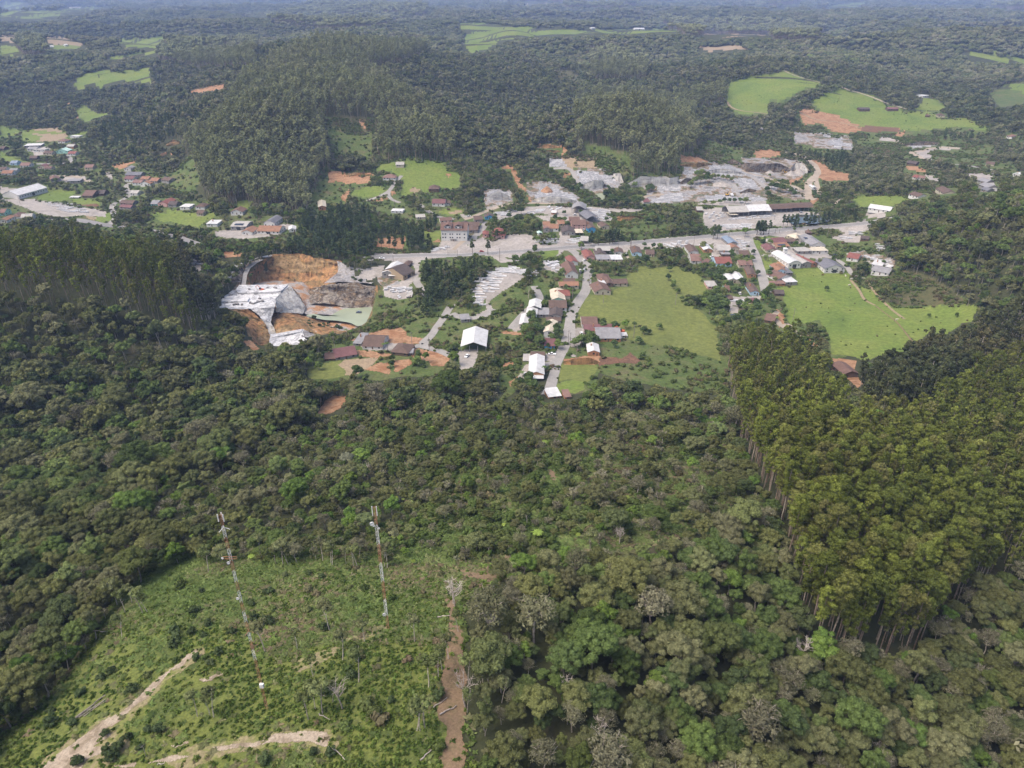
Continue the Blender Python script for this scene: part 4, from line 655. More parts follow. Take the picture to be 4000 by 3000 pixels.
PROTO['broad_far'] = [lod('broadleaf_tree', lambda p, i=i: broad_crown(p, G(180 + i), 3.2, 3.5, 8.5 + i, 7, 12, 1.25, 1.9), lambda p: p.tube([(0, 0, -.6), (0, 0, 5)], [.25, .15], 1, 3), [LM['farforest'], BK['grey']]) for i in range(4)]
def clump(p, rg, n=7, R_=9.0):
    for i in range(n):
        q = rg.uniform(0, 6.28); k = R_ * math.sqrt(rg.uniform(0, 1)); c = np.array([math.cos(q) * k, math.sin(q) * k, rg.uniform(4.5, 7)]); r = np.array([1, 1, .85]) * rg.uniform(3.0, 4.6)
        p.blob(c, r, 0, rg, 6, 4); d = sphere_pts(8, rg, -.1); p.leaves(c + d * r, d, 2.2, rg, 0)
PROTO['clump'] = []
for i in range(4):
    p = PM(); clump(p, G(190 + i)); PROTO['clump'].append(p.obj('tree_clump', LM['farforest']))
PROTO['bush'] = []
for i in range(3):
    p = PM(); broad_crown(p, G(220 + i), 1.3, -.3, 1.9, 7, 16, .5, .8); PROTO['bush'].append(p.obj('wild_bush', LM['scrub']))
PROTO['eucclump'] = []
for i in range(2):
    p = PM(); rg_ = G(240 + i)
    for k in range(9):
        q = rg_.uniform(0, 6.28); d_ = 7 * math.sqrt(rg_.uniform(0, 1)); c_ = np.array([math.cos(q) * d_, math.sin(q) * d_, rg_.uniform(14, 18)]); r_ = np.array([1, 1, 1.2]) * rg_.uniform(1.8, 2.6); p.blob(c_, r_, 0, rg_, 6, 4); d = sphere_pts(9, rg_, -.4); p.leaves(c_ + d * r_, d, 1.5, rg_, 0); p.tube([(c_[0], c_[1], -.5), tuple(c_)], [.22, .14], 1, 3)
    PROTO['eucclump'].append(p.obj('eucalyptus_clump', [LM['eucfar'], BK['euc']]))
# low ground cover
def fern_tuft(p, rg, n=9):
    for j in range(n): frond(p, rg, np.array([rg.uniform(-.2, .2), rg.uniform(-.2, .2), .12]), rg.uniform(0, 6.28), rg.uniform(.5, 1.0), .3, .13, n=3, tint=rg.uniform(0, 1))
def grass_tuft(p, rg, n=26):
    q = rg.uniform(0, 6.28, n); r = rg.uniform(0, .55, n); C = np.stack([np.cos(q) * r, np.sin(q) * r, rg.uniform(.08, .32, n)], -1); p.leaves(C, rg.normal(size=(n, 3)) + [0, 0, .8], .30, rg, 0, 2.4)
PROTO['fern_tuft'], PROTO['grass_tuft'] = [], []
for i in range(3):
    p = PM(); fern_tuft(p, G(200 + i)); PROTO['fern_tuft'].append(p.obj('fern_plant', LM['scrub']))
for i in range(2):
    p = PM(); grass_tuft(p, G(210 + i)); PROTO['grass_tuft'].append(p.obj('grass_tuft', LM['weeds']))

# ------------------------------------------------------------------ scattered masses through geometry nodes
def scatter(name, protos, P, sc, label, seed=0, rot=None):
    """one object that carries many plants: points with a turn, a size and a choice of plant"""
    P = np.asarray(P, float)
    if not len(P): return None
    rg = G(seed); n = len(P)
    me = bpy.data.meshes.new(name); me.vertices.add(n); me.vertices.foreach_set('co', P.astype(np.float32).ravel())
    a = me.attributes.new('sc', 'FLOAT_VECTOR', 'POINT'); S = np.stack([sc * rg.uniform(.85, 1.15, n), sc * rg.uniform(.85, 1.15, n), sc * rg.uniform(.85, 1.2, n)], -1); a.data.foreach_set('vector', S.astype(np.float32).ravel())
    a = me.attributes.new('rt', 'FLOAT_VECTOR', 'POINT'); T = np.stack([rg.normal(0, .04, n), rg.normal(0, .04, n), rg.uniform(0, 6.28, n)], -1); a.data.foreach_set('vector', T.astype(np.float32).ravel())
    a = me.attributes.new('pick', 'INT', 'POINT'); a.data.foreach_set('value', rg.integers(0, len(protos), n).astype(np.int32))
    o = bpy.data.objects.new(name, me); COL.objects.link(o)
    g = bpy.data.node_groups.new(name, 'GeometryNodeTree'); g.interface.new_socket('Geometry', in_out='INPUT', socket_type='NodeSocketGeometry'); g.interface.new_socket('Geometry', in_out='OUTPUT', socket_type='NodeSocketGeometry')
    N = g.nodes.new; L = g.links.new; gi, go = N('NodeGroupInput'), N('NodeGroupOutput'); jn = N('GeometryNodeJoinGeometry')
    for pr in protos:
        oi = N('GeometryNodeObjectInfo'); oi.transform_space = 'ORIGINAL'; oi.inputs['Object'].default_value = pr; oi.inputs['As Instance'].default_value = True; L(oi.outputs['Geometry'], jn.inputs[0])
    ip = N('GeometryNodeInstanceOnPoints'); ip.inputs['Pick Instance'].default_value = True
    def attr(nm, ty):
        q = N('GeometryNodeInputNamedAttribute'); q.data_type = ty; q.inputs['Name'].default_value = nm; return q.outputs[0]
    L(gi.outputs[0], ip.inputs['Points']); L(jn.outputs[0], ip.inputs['Instance']); L(attr('pick', 'INT'), ip.inputs['Instance Index'])
    er = N('FunctionNodeEulerToRotation'); L(attr('rt', 'FLOAT_VECTOR'), er.inputs[0]); L(er.outputs[0], ip.inputs['Rotation']); L(attr('sc', 'FLOAT_VECTOR'), ip.inputs['Scale']); L(ip.outputs[0], go.inputs[0])
    md = o.modifiers.new('plants', 'NODES'); md.node_group = g
    tag(o, label, kind='stuff'); return o

# ------------------------------------------------------------------ the big quarry and other rock faces
def cliff_mat(name, stops, streak=1.0, sc=0.05):
    m, t, b = newmat(name); c = t.nodes.new('ShaderNodeTexCoord')
    mp = t.nodes.new('ShaderNodeMapping'); mp.inputs['Scale'].default_value = (1, 1, 2.6); t.links.new(c.outputs['Object'], mp.inputs['Vector'])
    n = t.nodes.new('ShaderNodeTexNoise'); n.inputs['Scale'].default_value = sc; n.inputs['Detail'].default_value = 9; n.inputs['Roughness'].default_value = .68; n.inputs['Distortion'].default_value = .5; t.links.new(mp.outputs[0], n.inputs['Vector'])
    col = ramp(t, stops, n.outputs['Fac'])
    mp2 = t.nodes.new('ShaderNodeMapping'); mp2.inputs['Scale'].default_value = (1, 1, .12); t.links.new(c.outputs['Object'], mp2.inputs['Vector'])
    n2 = t.nodes.new('ShaderNodeTexNoise'); n2.inputs['Scale'].default_value = .35; n2.inputs['Detail'].default_value = 5; n2.inputs['Roughness'].default_value = .7; t.links.new(mp2.outputs[0], n2.inputs['Vector'])
    st = ramp(t, [(.36, (.35, .32, .28)), (.47, (1, 1, 1)), (.62, (1.4, 1.35, 1.2))], n2.outputs['Fac'])
    t.links.new(mix(t, streak, col, mix(t, 1.0, col, st, 'MULTIPLY')), b.inputs['Base Color']); b.inputs['Roughness'].default_value = .95; b.inputs['Specular IOR Level'].default_value = .1
    bn = noise_tex(t, .4, 8, .7); bp = t.nodes.new('ShaderNodeBump'); bp.inputs['Strength'].default_value = .9; bp.inputs['Distance'].default_value = 1.2; t.links.new(bn, bp.inputs['Height']); t.links.new(bp.outputs[0], b.inputs['Normal'])
    return m
MT['ochre'] = cliff_mat('ochre_earth_cliff', [(.25, (.075, .052, .032)), (.38, (.20, .115, .060)), (.46, (.31, .175, .085)), (.54, (.16, .115, .062)), (.62, (.30, .205, .115)), (.72, (.13, .105, .058)), (.85, (.36, .28, .19))], .9)
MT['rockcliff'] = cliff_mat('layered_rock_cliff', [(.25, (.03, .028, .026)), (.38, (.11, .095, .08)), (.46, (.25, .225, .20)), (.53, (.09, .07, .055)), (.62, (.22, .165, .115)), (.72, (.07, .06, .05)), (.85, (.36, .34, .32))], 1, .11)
MT['sawn'] = cliff_mat('sawn_granite_face', [(.25, (.15, .145, .14)), (.42, (.32, .31, .30)), (.52, (.45, .44, .425)), (.62, (.28, .25, .21)), (.8, (.40, .38, .35))], .55, .08)
MT['mossy'] = cliff_mat('weedy_earth_bank', [(.3, (.05, .06, .025)), (.45, (.10, .09, .045)), (.56, (.26, .14, .07)), (.68, (.075, .09, .03)), (.85, (.20, .17, .13))], .6)
MT['rubble'] = surf('rubble_and_earth', [(.3, (.20, .19, .18)), (.45, (.33, .31, .29)), (.55, (.36, .20, .105)), (.66, (.30, .16, .08)), (.8, (.25, .24, .23))], .09, .8, bump=.9, bscale=.5, bdist=.8, amt=1)
def row(s):
    out, c = [], CROPS['P']
    for t in s.split():
        if t in CROPS: c = CROPS[t]; continue
        v = t.split(','); px, py = c[0] + float(v[0]) * c[2], c[1] + float(v[1]) * c[2]
        if len(v) == 2: out.append(cast(px, py)[0] + [0, 0, .1])
        elif v[2][0] == 'Y': dx, dy, dz = ray(px, py); k = float(v[2][1:]) / dy; out.append(np.array([dx * k, dy * k, CAMZ + dz * k]))
        else: out.append(at_z(px, py, float(v[2][1:])))
    return np.array(out)
def loft(name, rows, mat, label, nu_=40, nv_=10, amp=.5, seed=1, ledges=0, base=None):
    Rw = [row(s) if isinstance(s, str) else s for s in rows]; out = []
    for r in Rw:
        s = np.r_[0, np.cumsum(np.linalg.norm(np.diff(r, axis=0), axis=1))]; s /= s[-1]; q = np.linspace(0, 1, nu_); out.append(np.stack([np.interp(q, s, r[:, k]) for k in range(3)], -1))
    T = np.linspace(0, len(out) - 1, nv_); Gd = []
    for t in T:
        i = min(int(t), len(out) - 2); Gd.append(out[i] * (1 - (t - i)) + out[i + 1] * (t - i))
    Gd = np.array(Gd).transpose(1, 0, 2); ss = np.linspace(0, 1, nu_)[:, None] * float(np.linalg.norm(np.diff(out[0][:, :2], axis=0), axis=1).sum()); tt = np.linspace(0, 1, nv_)[None, :]; col_ = vnoise(ss / 3.2 + 7 + 0 * tt, tt * 2 + seed + 0 * ss, seed) + .6 * vnoise(ss / 1.3 + 0 * tt, tt * 3 + 0 * ss, seed + 3); stra = vnoise(ss / 25 + 0 * tt, tt * nv_ / 2.2 + 0 * ss, seed + 8); dn = .55 * col_ + .7 * stra + fbm(Gd[..., 0] / 5 + Gd[..., 2] / 4, Gd[..., 1] / 5 + Gd[..., 2] / 3, seed, 4); dm = fbm(Gd[..., 1] / 6 + 9, Gd[..., 2] / 4 + Gd[..., 0] / 6, seed + 5, 4)
    edge = np.ones(Gd.shape[:2]); Gd[..., 1] += amp * dn * edge; Gd[..., 0] += amp * dm * edge; Gd[..., 2] += amp * .5 * dm
    if ledges: Gd[..., 2] += ledges * np.sin(Gd[..., 2] * 1.6) * .4
    n, m = Gd.shape[:2]; i, j = np.meshgrid(np.arange(n - 1), np.arange(m - 1), indexing='ij'); a = (i * m + j).ravel()
    o = mesh_obj(name, Gd.reshape(-1, 3), np.stack([a, a + m, a + m + 1, a + 1], -1), MT[mat]); tag(o, label, kind='structure'); return o
loft('quarry_cliff', ['C1 830,360,Y588 930,308 1000,262 1150,256 1320,262 1520,300 1740,332 1860,420,Y588', 'C1 850,420,Y583 930,410,Y592 1030,405,Y592 1150,405,Y592 1320,400,Y591 1500,415,Y588 1700,440,Y580 1780,500,Y572', 'C1 845,470,Y578 950,500,Y585 1050,510,Y586 1150,520,Y586 1320,530,Y584 1500,550,Y578 1620,560,Y566 1700,560,Y560', 'C1 820,570,Y570 950,575,Y580 1050,570,Y580 1180,575,Y580 1330,610,Y576 1450,680,Y566 1520,720,Y558 1600,760,Y545'], 'ochre', 'tall ochre earth cliff at the back of the big quarry', 90, 26, 1.6, 3, .5)
loft('quarry_floor', ['C1 800,545,Y580 1150,545,Y583 1350,560,Y580 1450,640,Y572 1560,700,Y560 1800,760,Y548 2100,800,Y548', 'C1 780,600,Y560 1150,600,Y560 1330,690,Y548 1420,760,Y540 1560,810,Y535 1800,840,Y532 2090,860,Y532', 'C1 900,700,Y540 1200,680,Y540 1370,900,Y516 1450,910,Y514 1600,980,Y508 1850,1060,Y498 2060,1000,Y505'], 'rubble', 'reddish rubble floor of the big quarry', 70, 24, .8, 5)
loft('quarry_cliff', ['C1 1380,640,Y552 1540,595,Y546 1700,572,Y546 1870,568,Y548 2000,588,Y549 2140,600,Y550', 'C1 1400,700,Y546 1510,690,Y543 1680,690,Y543 1870,700,Y543 2000,715,Y543 2120,720,Y545', 'C1 1420,790,Y532 1490,785,Y533 1650,800,Y533 1850,835,Y533 2000,845,Y533 2090,850,Y535'], 'rockcliff', 'layered grey rock cliff above the green quarry water', 80, 20, 1.0, 9, .7)
loft('quarry_slope', ['C1 1700,325 1860,400 2000,420 2150,400 2212,430', 'C1 1720,450,Y572 1850,480,Y565 2000,500,Y562 2100,520,Y560 2200,560,Y556', 'C1 1560,575,Y548 1700,560,Y549 1900,560,Y552 2050,575,Y552 2200,600,Y552'], 'rock', 'grey rubble slope above the rock cliff', 40, 14, .9, 13)
loft('quarry_slope', ['C1 2150,590 2180,620 2150,800 2120,900 2040,1020 1900,1100', 'C1 2125,600,Y548 2110,700,Y542 2085,830,Y532 2060,900,Y518 2000,1000,Y506 1850,1085,Y492'], 'mossy', 'weedy bank on the right side of the quarry water', 50, 10, .7, 15)
loft('quarry_ramp', ['C1 990,262 900,300,Y592 790,340,Y580 720,400,Y566 690,470,Y556 665,620,Y534', 'C1 1010,275 930,310,Y592 850,345,Y580 770,405,Y566 735,480,Y556 715,620,Y534'], 'road', 'grey ramp road sinking into the quarry', 50, 4, .1, 17)
loft('quarry_cliff', ['C1 1000,275 930,310,Y592 850,345,Y581 770,405,Y566.5 735,480,Y556.5 715,620,Y534.5', 'C1 1000,330,Y593 930,400,Y590 860,480,Y580 830,540,Y572 800,590,Y556 790,640,Y536'], 'mossy', 'weedy rock bank below the quarry ramp', 50, 12, .8, 19)
loft('quarry_ridge_road', ['C1 960,268 830,300 700,345 600,370 530,430 490,520 480,600 440,660', 'C1 970,285 850,318,Y588 720,358 640,380,Y560 590,440,Y553 560,530,Y542 520,640,Y530 500,680,Y524'], 'whitegranite', 'white dusty ridge road on the left of the quarry', 60, 6, .3, 21)
loft('quarry_cliff', ['C1 970,285 850,318,Y588.5 720,358 640,380,Y560.5 590,440,Y553.5 560,530,Y542.5 520,640,Y530.5 470,690,Y522', 'C1 900,312,Y592.5 790,345,Y580.5 720,402,Y566.5 690,470,Y556.5 668,540,Y545 655,620,Y534.5 630,690,Y522 560,710,Y518'], 'rockcliff', 'grey rock rib between the two quarry roads', 60, 14, .8, 23, .4)
loft('granite_bench', ['C1 640,612,Y537 800,612,Y537 1000,604,Y537 1195,598,Y536', 'C1 460,690,Y521 700,690,Y520 900,690,Y520 1090,680,Y521', 'C1 400,760,Y506 600,750,Y506 850,750,Y505 1042,745,Y506', 'C1 385,838,Y487 560,850,Y485 760,850,Y484 1034,830,Y487'], 'whitegranite', 'broad white granite bench of the big quarry', 90, 44, .75, 25)
loft('granite_face', ['C1 1195,598,Y536 1130,655,Y526 1085,682,Y520 1042,745,Y506 1034,830,Y487', 'C1 1260,690,Y531 1210,760,Y519 1160,800,Y512 1110,820,Y504 1040,850,Y486.5', 'C1 1370,845,Y522 1335,903,Y514 1200,885,Y508 1120,880,Y502 1050,885,Y490'], 'sawn', 'slanting sawn granite face with pale streaks', 60, 26, 1.1, 27)
loft('granite_face', ['C1 1195,598,Y536 1215,612,Y537 1300,690,Y534 1370,845,Y522.5', 'C1 1195,598,Y536 1230,690,Y531 1270,720,Y528 1370,845,Y522'], 'rockcliff', 'dark edge at the far end of the granite face', 20, 4, .3, 28)
loft('granite_face', ['C1 760,850,Y484 900,838,Y485 1034,830,Y487', 'C1 830,900,Y482 920,900,Y483 1010,900,Y485', 'C1 900,970,Y478 940,985,Y478 985,995,Y479'], 'whitegranite', 'pale sloping granite ramp below the bench', 30, 16, .6, 29)
loft('quarry_trench', ['C1 900,970,Y478 945,985,Y478 990,995,Y479', 'C1 940,1050,Y474 970,1055,Y474 1020,1050,Y474', 'C1 975,1115,Y470 1010,1115,Y470 1050,1110,Y470'], 'sawn', 'grey rock step under the granite ramp', 16, 12, .4, 31)
loft('quarry_mound', ['C1 985,900,Y500 1050,885,Y501 1200,890,Y505 1340,920,Y508 1500,980,Y505 1650,1010,Y505 1850,1075,Y495', 'C1 1000,990,Y484 1080,960,Y487 1200,960,Y490 1330,1010,Y488 1420,1040,Y487 1600,1060,Y488 1840,1085,Y490', 'C1 1050,1115,Y470 1200,1090,Y473 1345,1068,Y475 1420,1100,Y472 1480,1130,Y468 1600,1130,Y468 1800,1110,Y470'], 'ochre', 'ochre spoil mound in front of the quarry', 60, 22, .9, 33)
loft('granite_bench', ['C1 985,1118,Y470 1100,1105,Y471 1220,1090,Y472 1345,1068,Y474', 'C1 980,1170,Y461 1100,1160,Y462 1220,1150,Y463 1340,1100,Y467', 'C1 960,1260,Y447 1050,1260,Y447 1160,1245,Y449 1360,1170,Y457', 'C1 950,1310,Y440 1060,1310,Y440 1200,1300,Y441 1500,1230,Y448'], 'whitegranite', 'lower grey granite floor at the near end of the quarry', 40, 20, .45, 35)
loft('quarry_slope', ['C1 1345,1068,Y474 1400,1080,Y472 1480,1130,Y466', 'C1 1320,1150,Y459 1380,1160,Y459 1480,1170,Y458'], 'rock', 'rubble heap beside the lower granite floor', 16, 8, .8, 37)
loft('quarry_slope', ['C1 380,845,Y487 420,870 480,890 580,950 650,1050 690,1180 760,1280', 'C1 560,852,Y485 650,860,Y484 740,900,Y483 830,960,Y480 850,1060,Y470 850,1150,Y462 860,1260,Y450', 'C1 740,850,Y484 830,900,Y482 900,970,Y478 940,1020,Y474 960,1100,Y470 985,1150,Y464 960,1270,Y447'], 'ochre', 'steep earth and rock side of the near quarry pit', 60, 16, 1.0, 39)
def flat_pool(name, s, z, mat, label):
    p = pts(s); P = at_z(np.array([q[0] for q in p]), np.array([q[1] for q in p]), z); P = smooth_line(np.vstack([P, P[:1]])[:, :2], 3)[:-1]; c = P.mean(0)
    o = mesh_obj(name, [(c[0], c[1], z)] + [(q[0], q[1], z) for q in P], [(0, i + 1, (i + 1) % len(P) + 1) for i in range(len(P))], MT[mat]); return tag(o, label, kind='structure')
_zf = row('C1 1700,900,Y522')[0][2]
flat_pool('quarry_water', 'C1 1370,918 1450,900 1560,925 1640,915 1700,880 1780,845 1900,838 2090,832 2085,900 2040,970 2000,1010 1930,1035 1850,1000 1700,975 1560,965 1420,935', float(_zf) + 2.6, 'greenwater', 'still pale green water in the big quarry')
flat_pool('quarry_floor', 'C1 860,560 1500,540 2180,600 2160,830 2110,1000 1950,1090 1500,1100 1050,1000 900,940 860,800', float(_zf) + .2, 'rubble', 'wet rubble bed round the quarry water')
_zl = float(row('C1 1100,1160,Y462')[0][2])
flat_pool('quarry_floor', 'C1 700,1000 960,960 1060,1100 1400,1060 1500,1120 1400,1200 1200,1290 900,1290 740,1200', _zl - 1.5, 'rubble', 'rubble bed of the near quarry pit')
# other faces: a wall of rock standing on the ground, with a cap that runs back into the hill
def mark_px(B, hs):
    for i in range(len(B) - 1):
        for t in np.linspace(0, 1, 12):
            P = B[i] * (1 - t) + B[i + 1] * t; h_ = hs[i] * (1 - t) + hs[i + 1] * t; px, py, _ = project(np.array([P, P + [0, 0, h_]])); a, b = int((px[0] + 100) / 5), sorted((int((py[0] + 40) / 5), int((py[1] + 40) / 5))); OPEN[a - 1:a + 2, b[0]:b[1] + 1] = 1
def rock_bench(name, s, h, mat, cap, label, depth=14, seed=1, amp=.5, hh=None):
    p = pts(s); B = cast([q[0] for q in p], [q[1] for q in p]); hs = np.array([q[2] if len(q) > 2 else h for q in p], float) * .8; hs[[0, -1]] *= .4; mark_px(B, hs)
    T = np.gradient(B[:, :2], axis=0); T /= np.linalg.norm(T, axis=1)[:, None]; Nn = np.stack([-T[:, 1], T[:, 0]], -1); Nn *= np.where((Nn * B[:, :2]).sum(1) > 0, 1, -1)[:, None]
    b0 = B.copy(); b0[:, 2] -= 1.5; b1 = B.copy(); b1[:, :2] += Nn * .8; b1[:, 2] += hs; b2 = B.copy(); b2[:, :2] += Nn * depth; b2[:, 2] = np.maximum(ground(b2[:, 0], b2[:, 1]), 0) - 1.0; bm = (b1 + b2) / 2; bm[:, 2] = b1[:, 2] * .75 + b2[:, 2] * .25
    L = float(np.linalg.norm(np.diff(B[:, :2], axis=0), axis=1).sum())
    loft(name, [b0, b1], mat, label, max(8, int(L / 2.2)), 8, amp, seed, .3); loft(name + '_cap', [b1, bm, b2], cap, 'ground behind the ' + label, max(8, int(L / 4)), 8, .3, seed + 1)
rock_bench('rock_face', 'B5 -150,740,15 0,730,16 200,720,14 300,715,14 360,720,12 470,700,12 480,660,13', 15, 'sawn', 'forest_floor', 'long straight sawn granite wall under the dark plantation', 16, 41)
rock_bench('rock_face', 'B4 1560,410,11 1640,480,14 1680,520,14', 14, 'sawn', 'forest_floor', 'pale granite wall seen end on', 8, 43)
rock_bench('rock_face', 'B4 1155,560,12 1300,570,13 1440,560,12 1440,545,12', 12, 'sawn', 'granite', 'square cut granite step above the green water', 12, 45)
rock_bench('rock_face', 'B4 590,720,9 740,735,9 930,740,9 1120,740,7', 8, 'sawn', 'granite', 'low white granite face with dark cut lines', 12, 47)
rock_bench('rock_face', 'B4 0,700,13 150,705,13 290,700,12', 13, 'sawn', 'forest_floor', 'white streaked granite face beside the tall poplar like trees', 10, 49)
rock_bench('rock_face', 'B5 1240,480,9 1300,540,14 1400,550,14 1560,550,14 1700,545,14 1850,545,13', 14, 'rockcliff', 'tan', 'brown and grey layered rock wall of the open quarry', 12, 51, 1)
rock_bench('rock_face', 'B5 1850,545,13 1900,520,12 2000,545,13 2060,560,12', 13, 'sawn', 'tan', 'grey corner wall of the open quarry', 8, 53, .8)
rock_bench('rock_face', 'B5 1580,395,4 1700,395,4 1790,390,4', 4, 'rockcliff', 'tan', 'dark low wall of the upper open quarry', 6, 55)
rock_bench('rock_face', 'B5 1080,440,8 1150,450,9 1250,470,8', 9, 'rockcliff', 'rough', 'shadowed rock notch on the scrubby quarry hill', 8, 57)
rock_bench('rock_face', 'B5 830,550,7 1000,560,7 1150,570,6 1300,585,5', 7, 'sawn', 'granite', 'low grey granite step on the middle bench', 10, 59)
rock_bench('rock_face', 'B5 1240,810,5 1330,800,6 1440,790,7', 6, 'rockcliff', 'granite', 'broken dark edge of the lower granite bench', 14, 61)
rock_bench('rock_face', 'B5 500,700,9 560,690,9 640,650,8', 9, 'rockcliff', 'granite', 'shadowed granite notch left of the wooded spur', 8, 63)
rock_bench('rock_face', 'B5 500,470,8 700,490,8 900,460,7', 8, 'ochre', 'rough', 'orange earth cut above the granite benches', 12, 65, 1)
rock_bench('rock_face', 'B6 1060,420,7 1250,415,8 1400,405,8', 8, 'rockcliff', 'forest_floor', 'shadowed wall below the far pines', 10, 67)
rock_bench('earth_bank', 'B4 1600,950,6 1720,960,6 1850,950,5 1960,930,4', 6, 'ochre', 'rough', 'dark orange road cut above the pines', 8, 69, 1)
rock_bench('earth_bank', 'C6 915,640,4 1100,650,5 1300,645,5.5 1430,640,5.5', 5, 'ochre', 'rough', 'smooth orange cut bank under the small brick hut', 5, 71, .2)
rock_bench('earth_bank', 'B3 140,410,5 300,400,5 470,400,4', 5, 'ochre', 'rough', 'orange bank behind the pale football pitch', 6, 73, .6)
rock_bench('earth_bank', 'B4 620,60,5 750,60,6 900,60,6', 5, 'ochre', 'rough', 'stepped orange terrace above the quarry', 6, 75, .6)
rock_bench('earth_bank', 'B4 700,110,5 800,120,5 910,110,5', 5, 'mossy', 'rough', 'second weedy terrace above the quarry', 6, 77, .6)
rock_bench('earth_bank', 'B1 2050,230,9 2150,210,9 2212,200,8', 8, 'ochre', 'forest_floor', 'reddish cut glimpsed under the dark pine row', 8, 79, 1)

# ------------------------------------------------------------------ buildings
def roof_mat(name, c, c2=None, rough=.8, stain=.35, corr=True):
    m, t, b = newmat(name); c2 = c2 or tuple(k * .72 for k in c)
    f = noise_tex(t, .35, 6, .7); col = ramp(t, [(.3, c2), (.6, c), (.8, tuple(min(1, k * 1.12) for k in c))], f)
    wv = t.nodes.new('ShaderNodeTexWave'); wv.inputs['Scale'].default_value = 1.2; wv.inputs['Distortion'].default_value = .3; cc = t.nodes.new('ShaderNodeTexCoord'); t.links.new(cc.outputs['Object'], wv.inputs['Vector'])
    if corr:
        bp = t.nodes.new('ShaderNodeBump'); bp.inputs['Strength'].default_value = .4; bp.inputs['Distance'].default_value = .08; t.links.new(wv.outputs['Fac'], bp.inputs['Height']); t.links.new(bp.outputs[0], b.inputs['Normal'])
    n2 = ramp(t, [(.35, (.72, .70, .68)), (.6, (1, 1, 1))], noise_tex(t, 1.6, 4, .7)); t.links.new(mix(t, stain, col, mix(t, 1, col, n2, 'MULTIPLY')), b.inputs['Base Color']); b.inputs['Roughness'].default_value = rough; b.inputs['Specular IOR Level'].default_value = .3; return m
RF = {k: roof_mat(k + '_roof', c, None, r) for k, c, r in [('red', (.22, .085, .068), .85), ('orange', (.27, .145, .09), .85), ('salmon', (.215, .130, .105), .85), ('terracotta', (.155, .095, .075), .85), ('brown', (.125, .085, .068), .9), ('dark', (.095, .075, .068), .9), ('maroon', (.17, .082, .080), .85), ('grey', (.25, .245, .25), .85), ('darkgrey', (.155, .155, .17), .8), ('pale', (.38, .36, .33), .8), ('white', (.56, .555, .545), .6), ('cream', (.54, .48, .37), .7), ('blue', (.20, .25, .32), .6), ('mint', (.45, .62, .55), .7), ('solar', (.04, .055, .10), .25)]}
WL = {k: surf(k + '_wall', [(.3, tuple(q * .85 for q in c)), (.7, c)], .3, 1.5, rough=.9, amt=.3) for k, c in [('white', (.60, .59, .565)), ('cream', (.46, .41, .31)), ('grey', (.25, .24, .23)), ('tan', (.36, .28, .19)), ('brick', (.38, .20, .11)), ('lightblue', (.40, .55, .66)), ('blue', (.08, .30, .52)), ('pink', (.56, .34, .30)), ('mint', (.35, .58, .50)), ('green', (.25, .42, .33)), ('wood', (.13, .09, .065)), ('turquoise', (.16, .45, .45))]}
MT['glass'] = newmat('dark_window_glass')[0]
_b = MT['glass'].node_tree.nodes['Principled BSDF']; _b.inputs['Base Color'].default_value = (.03, .035, .045, 1); _b.inputs['Roughness'].default_value = .15
MT['door'] = surf('painted_door', [(.3, (.10, .07, .05)), (.7, (.16, .11, .08))], 1)
MT['steel'] = surf('grey_steel', [(.3, (.22, .22, .22)), (.7, (.32, .32, .32))], 1)
_win = {}
def box_v(x0, x1, y0, y1, z0, z1): return [(x0, y0, z0), (x1, y0, z0), (x1, y1, z0), (x0, y1, z0), (x0, y0, z1), (x1, y0, z1), (x1, y1, z1), (x0, y1, z1)]
BF = [(0, 3, 2, 1), (4, 5, 6, 7), (0, 1, 5, 4), (1, 2, 6, 5), (2, 3, 7, 6), (3, 0, 4, 7)]
def boxes(L):
    v, f = [], []
    for b in L: n = len(v); v += box_v(*b); f += [tuple(i + n for i in q) for q in BF]
    return v, f
def window_mesh(w_, h_):
    k = (round(w_, 1), round(h_, 1))
    if k not in _win:
        v, f = boxes([(-w_ / 2, w_ / 2, -.05, .02, 0, h_)]); me = bpy.data.meshes.new('window'); me.from_pydata(v, [], f); me.materials.append(MT['glass']); _win[k] = me
    return _win[k]
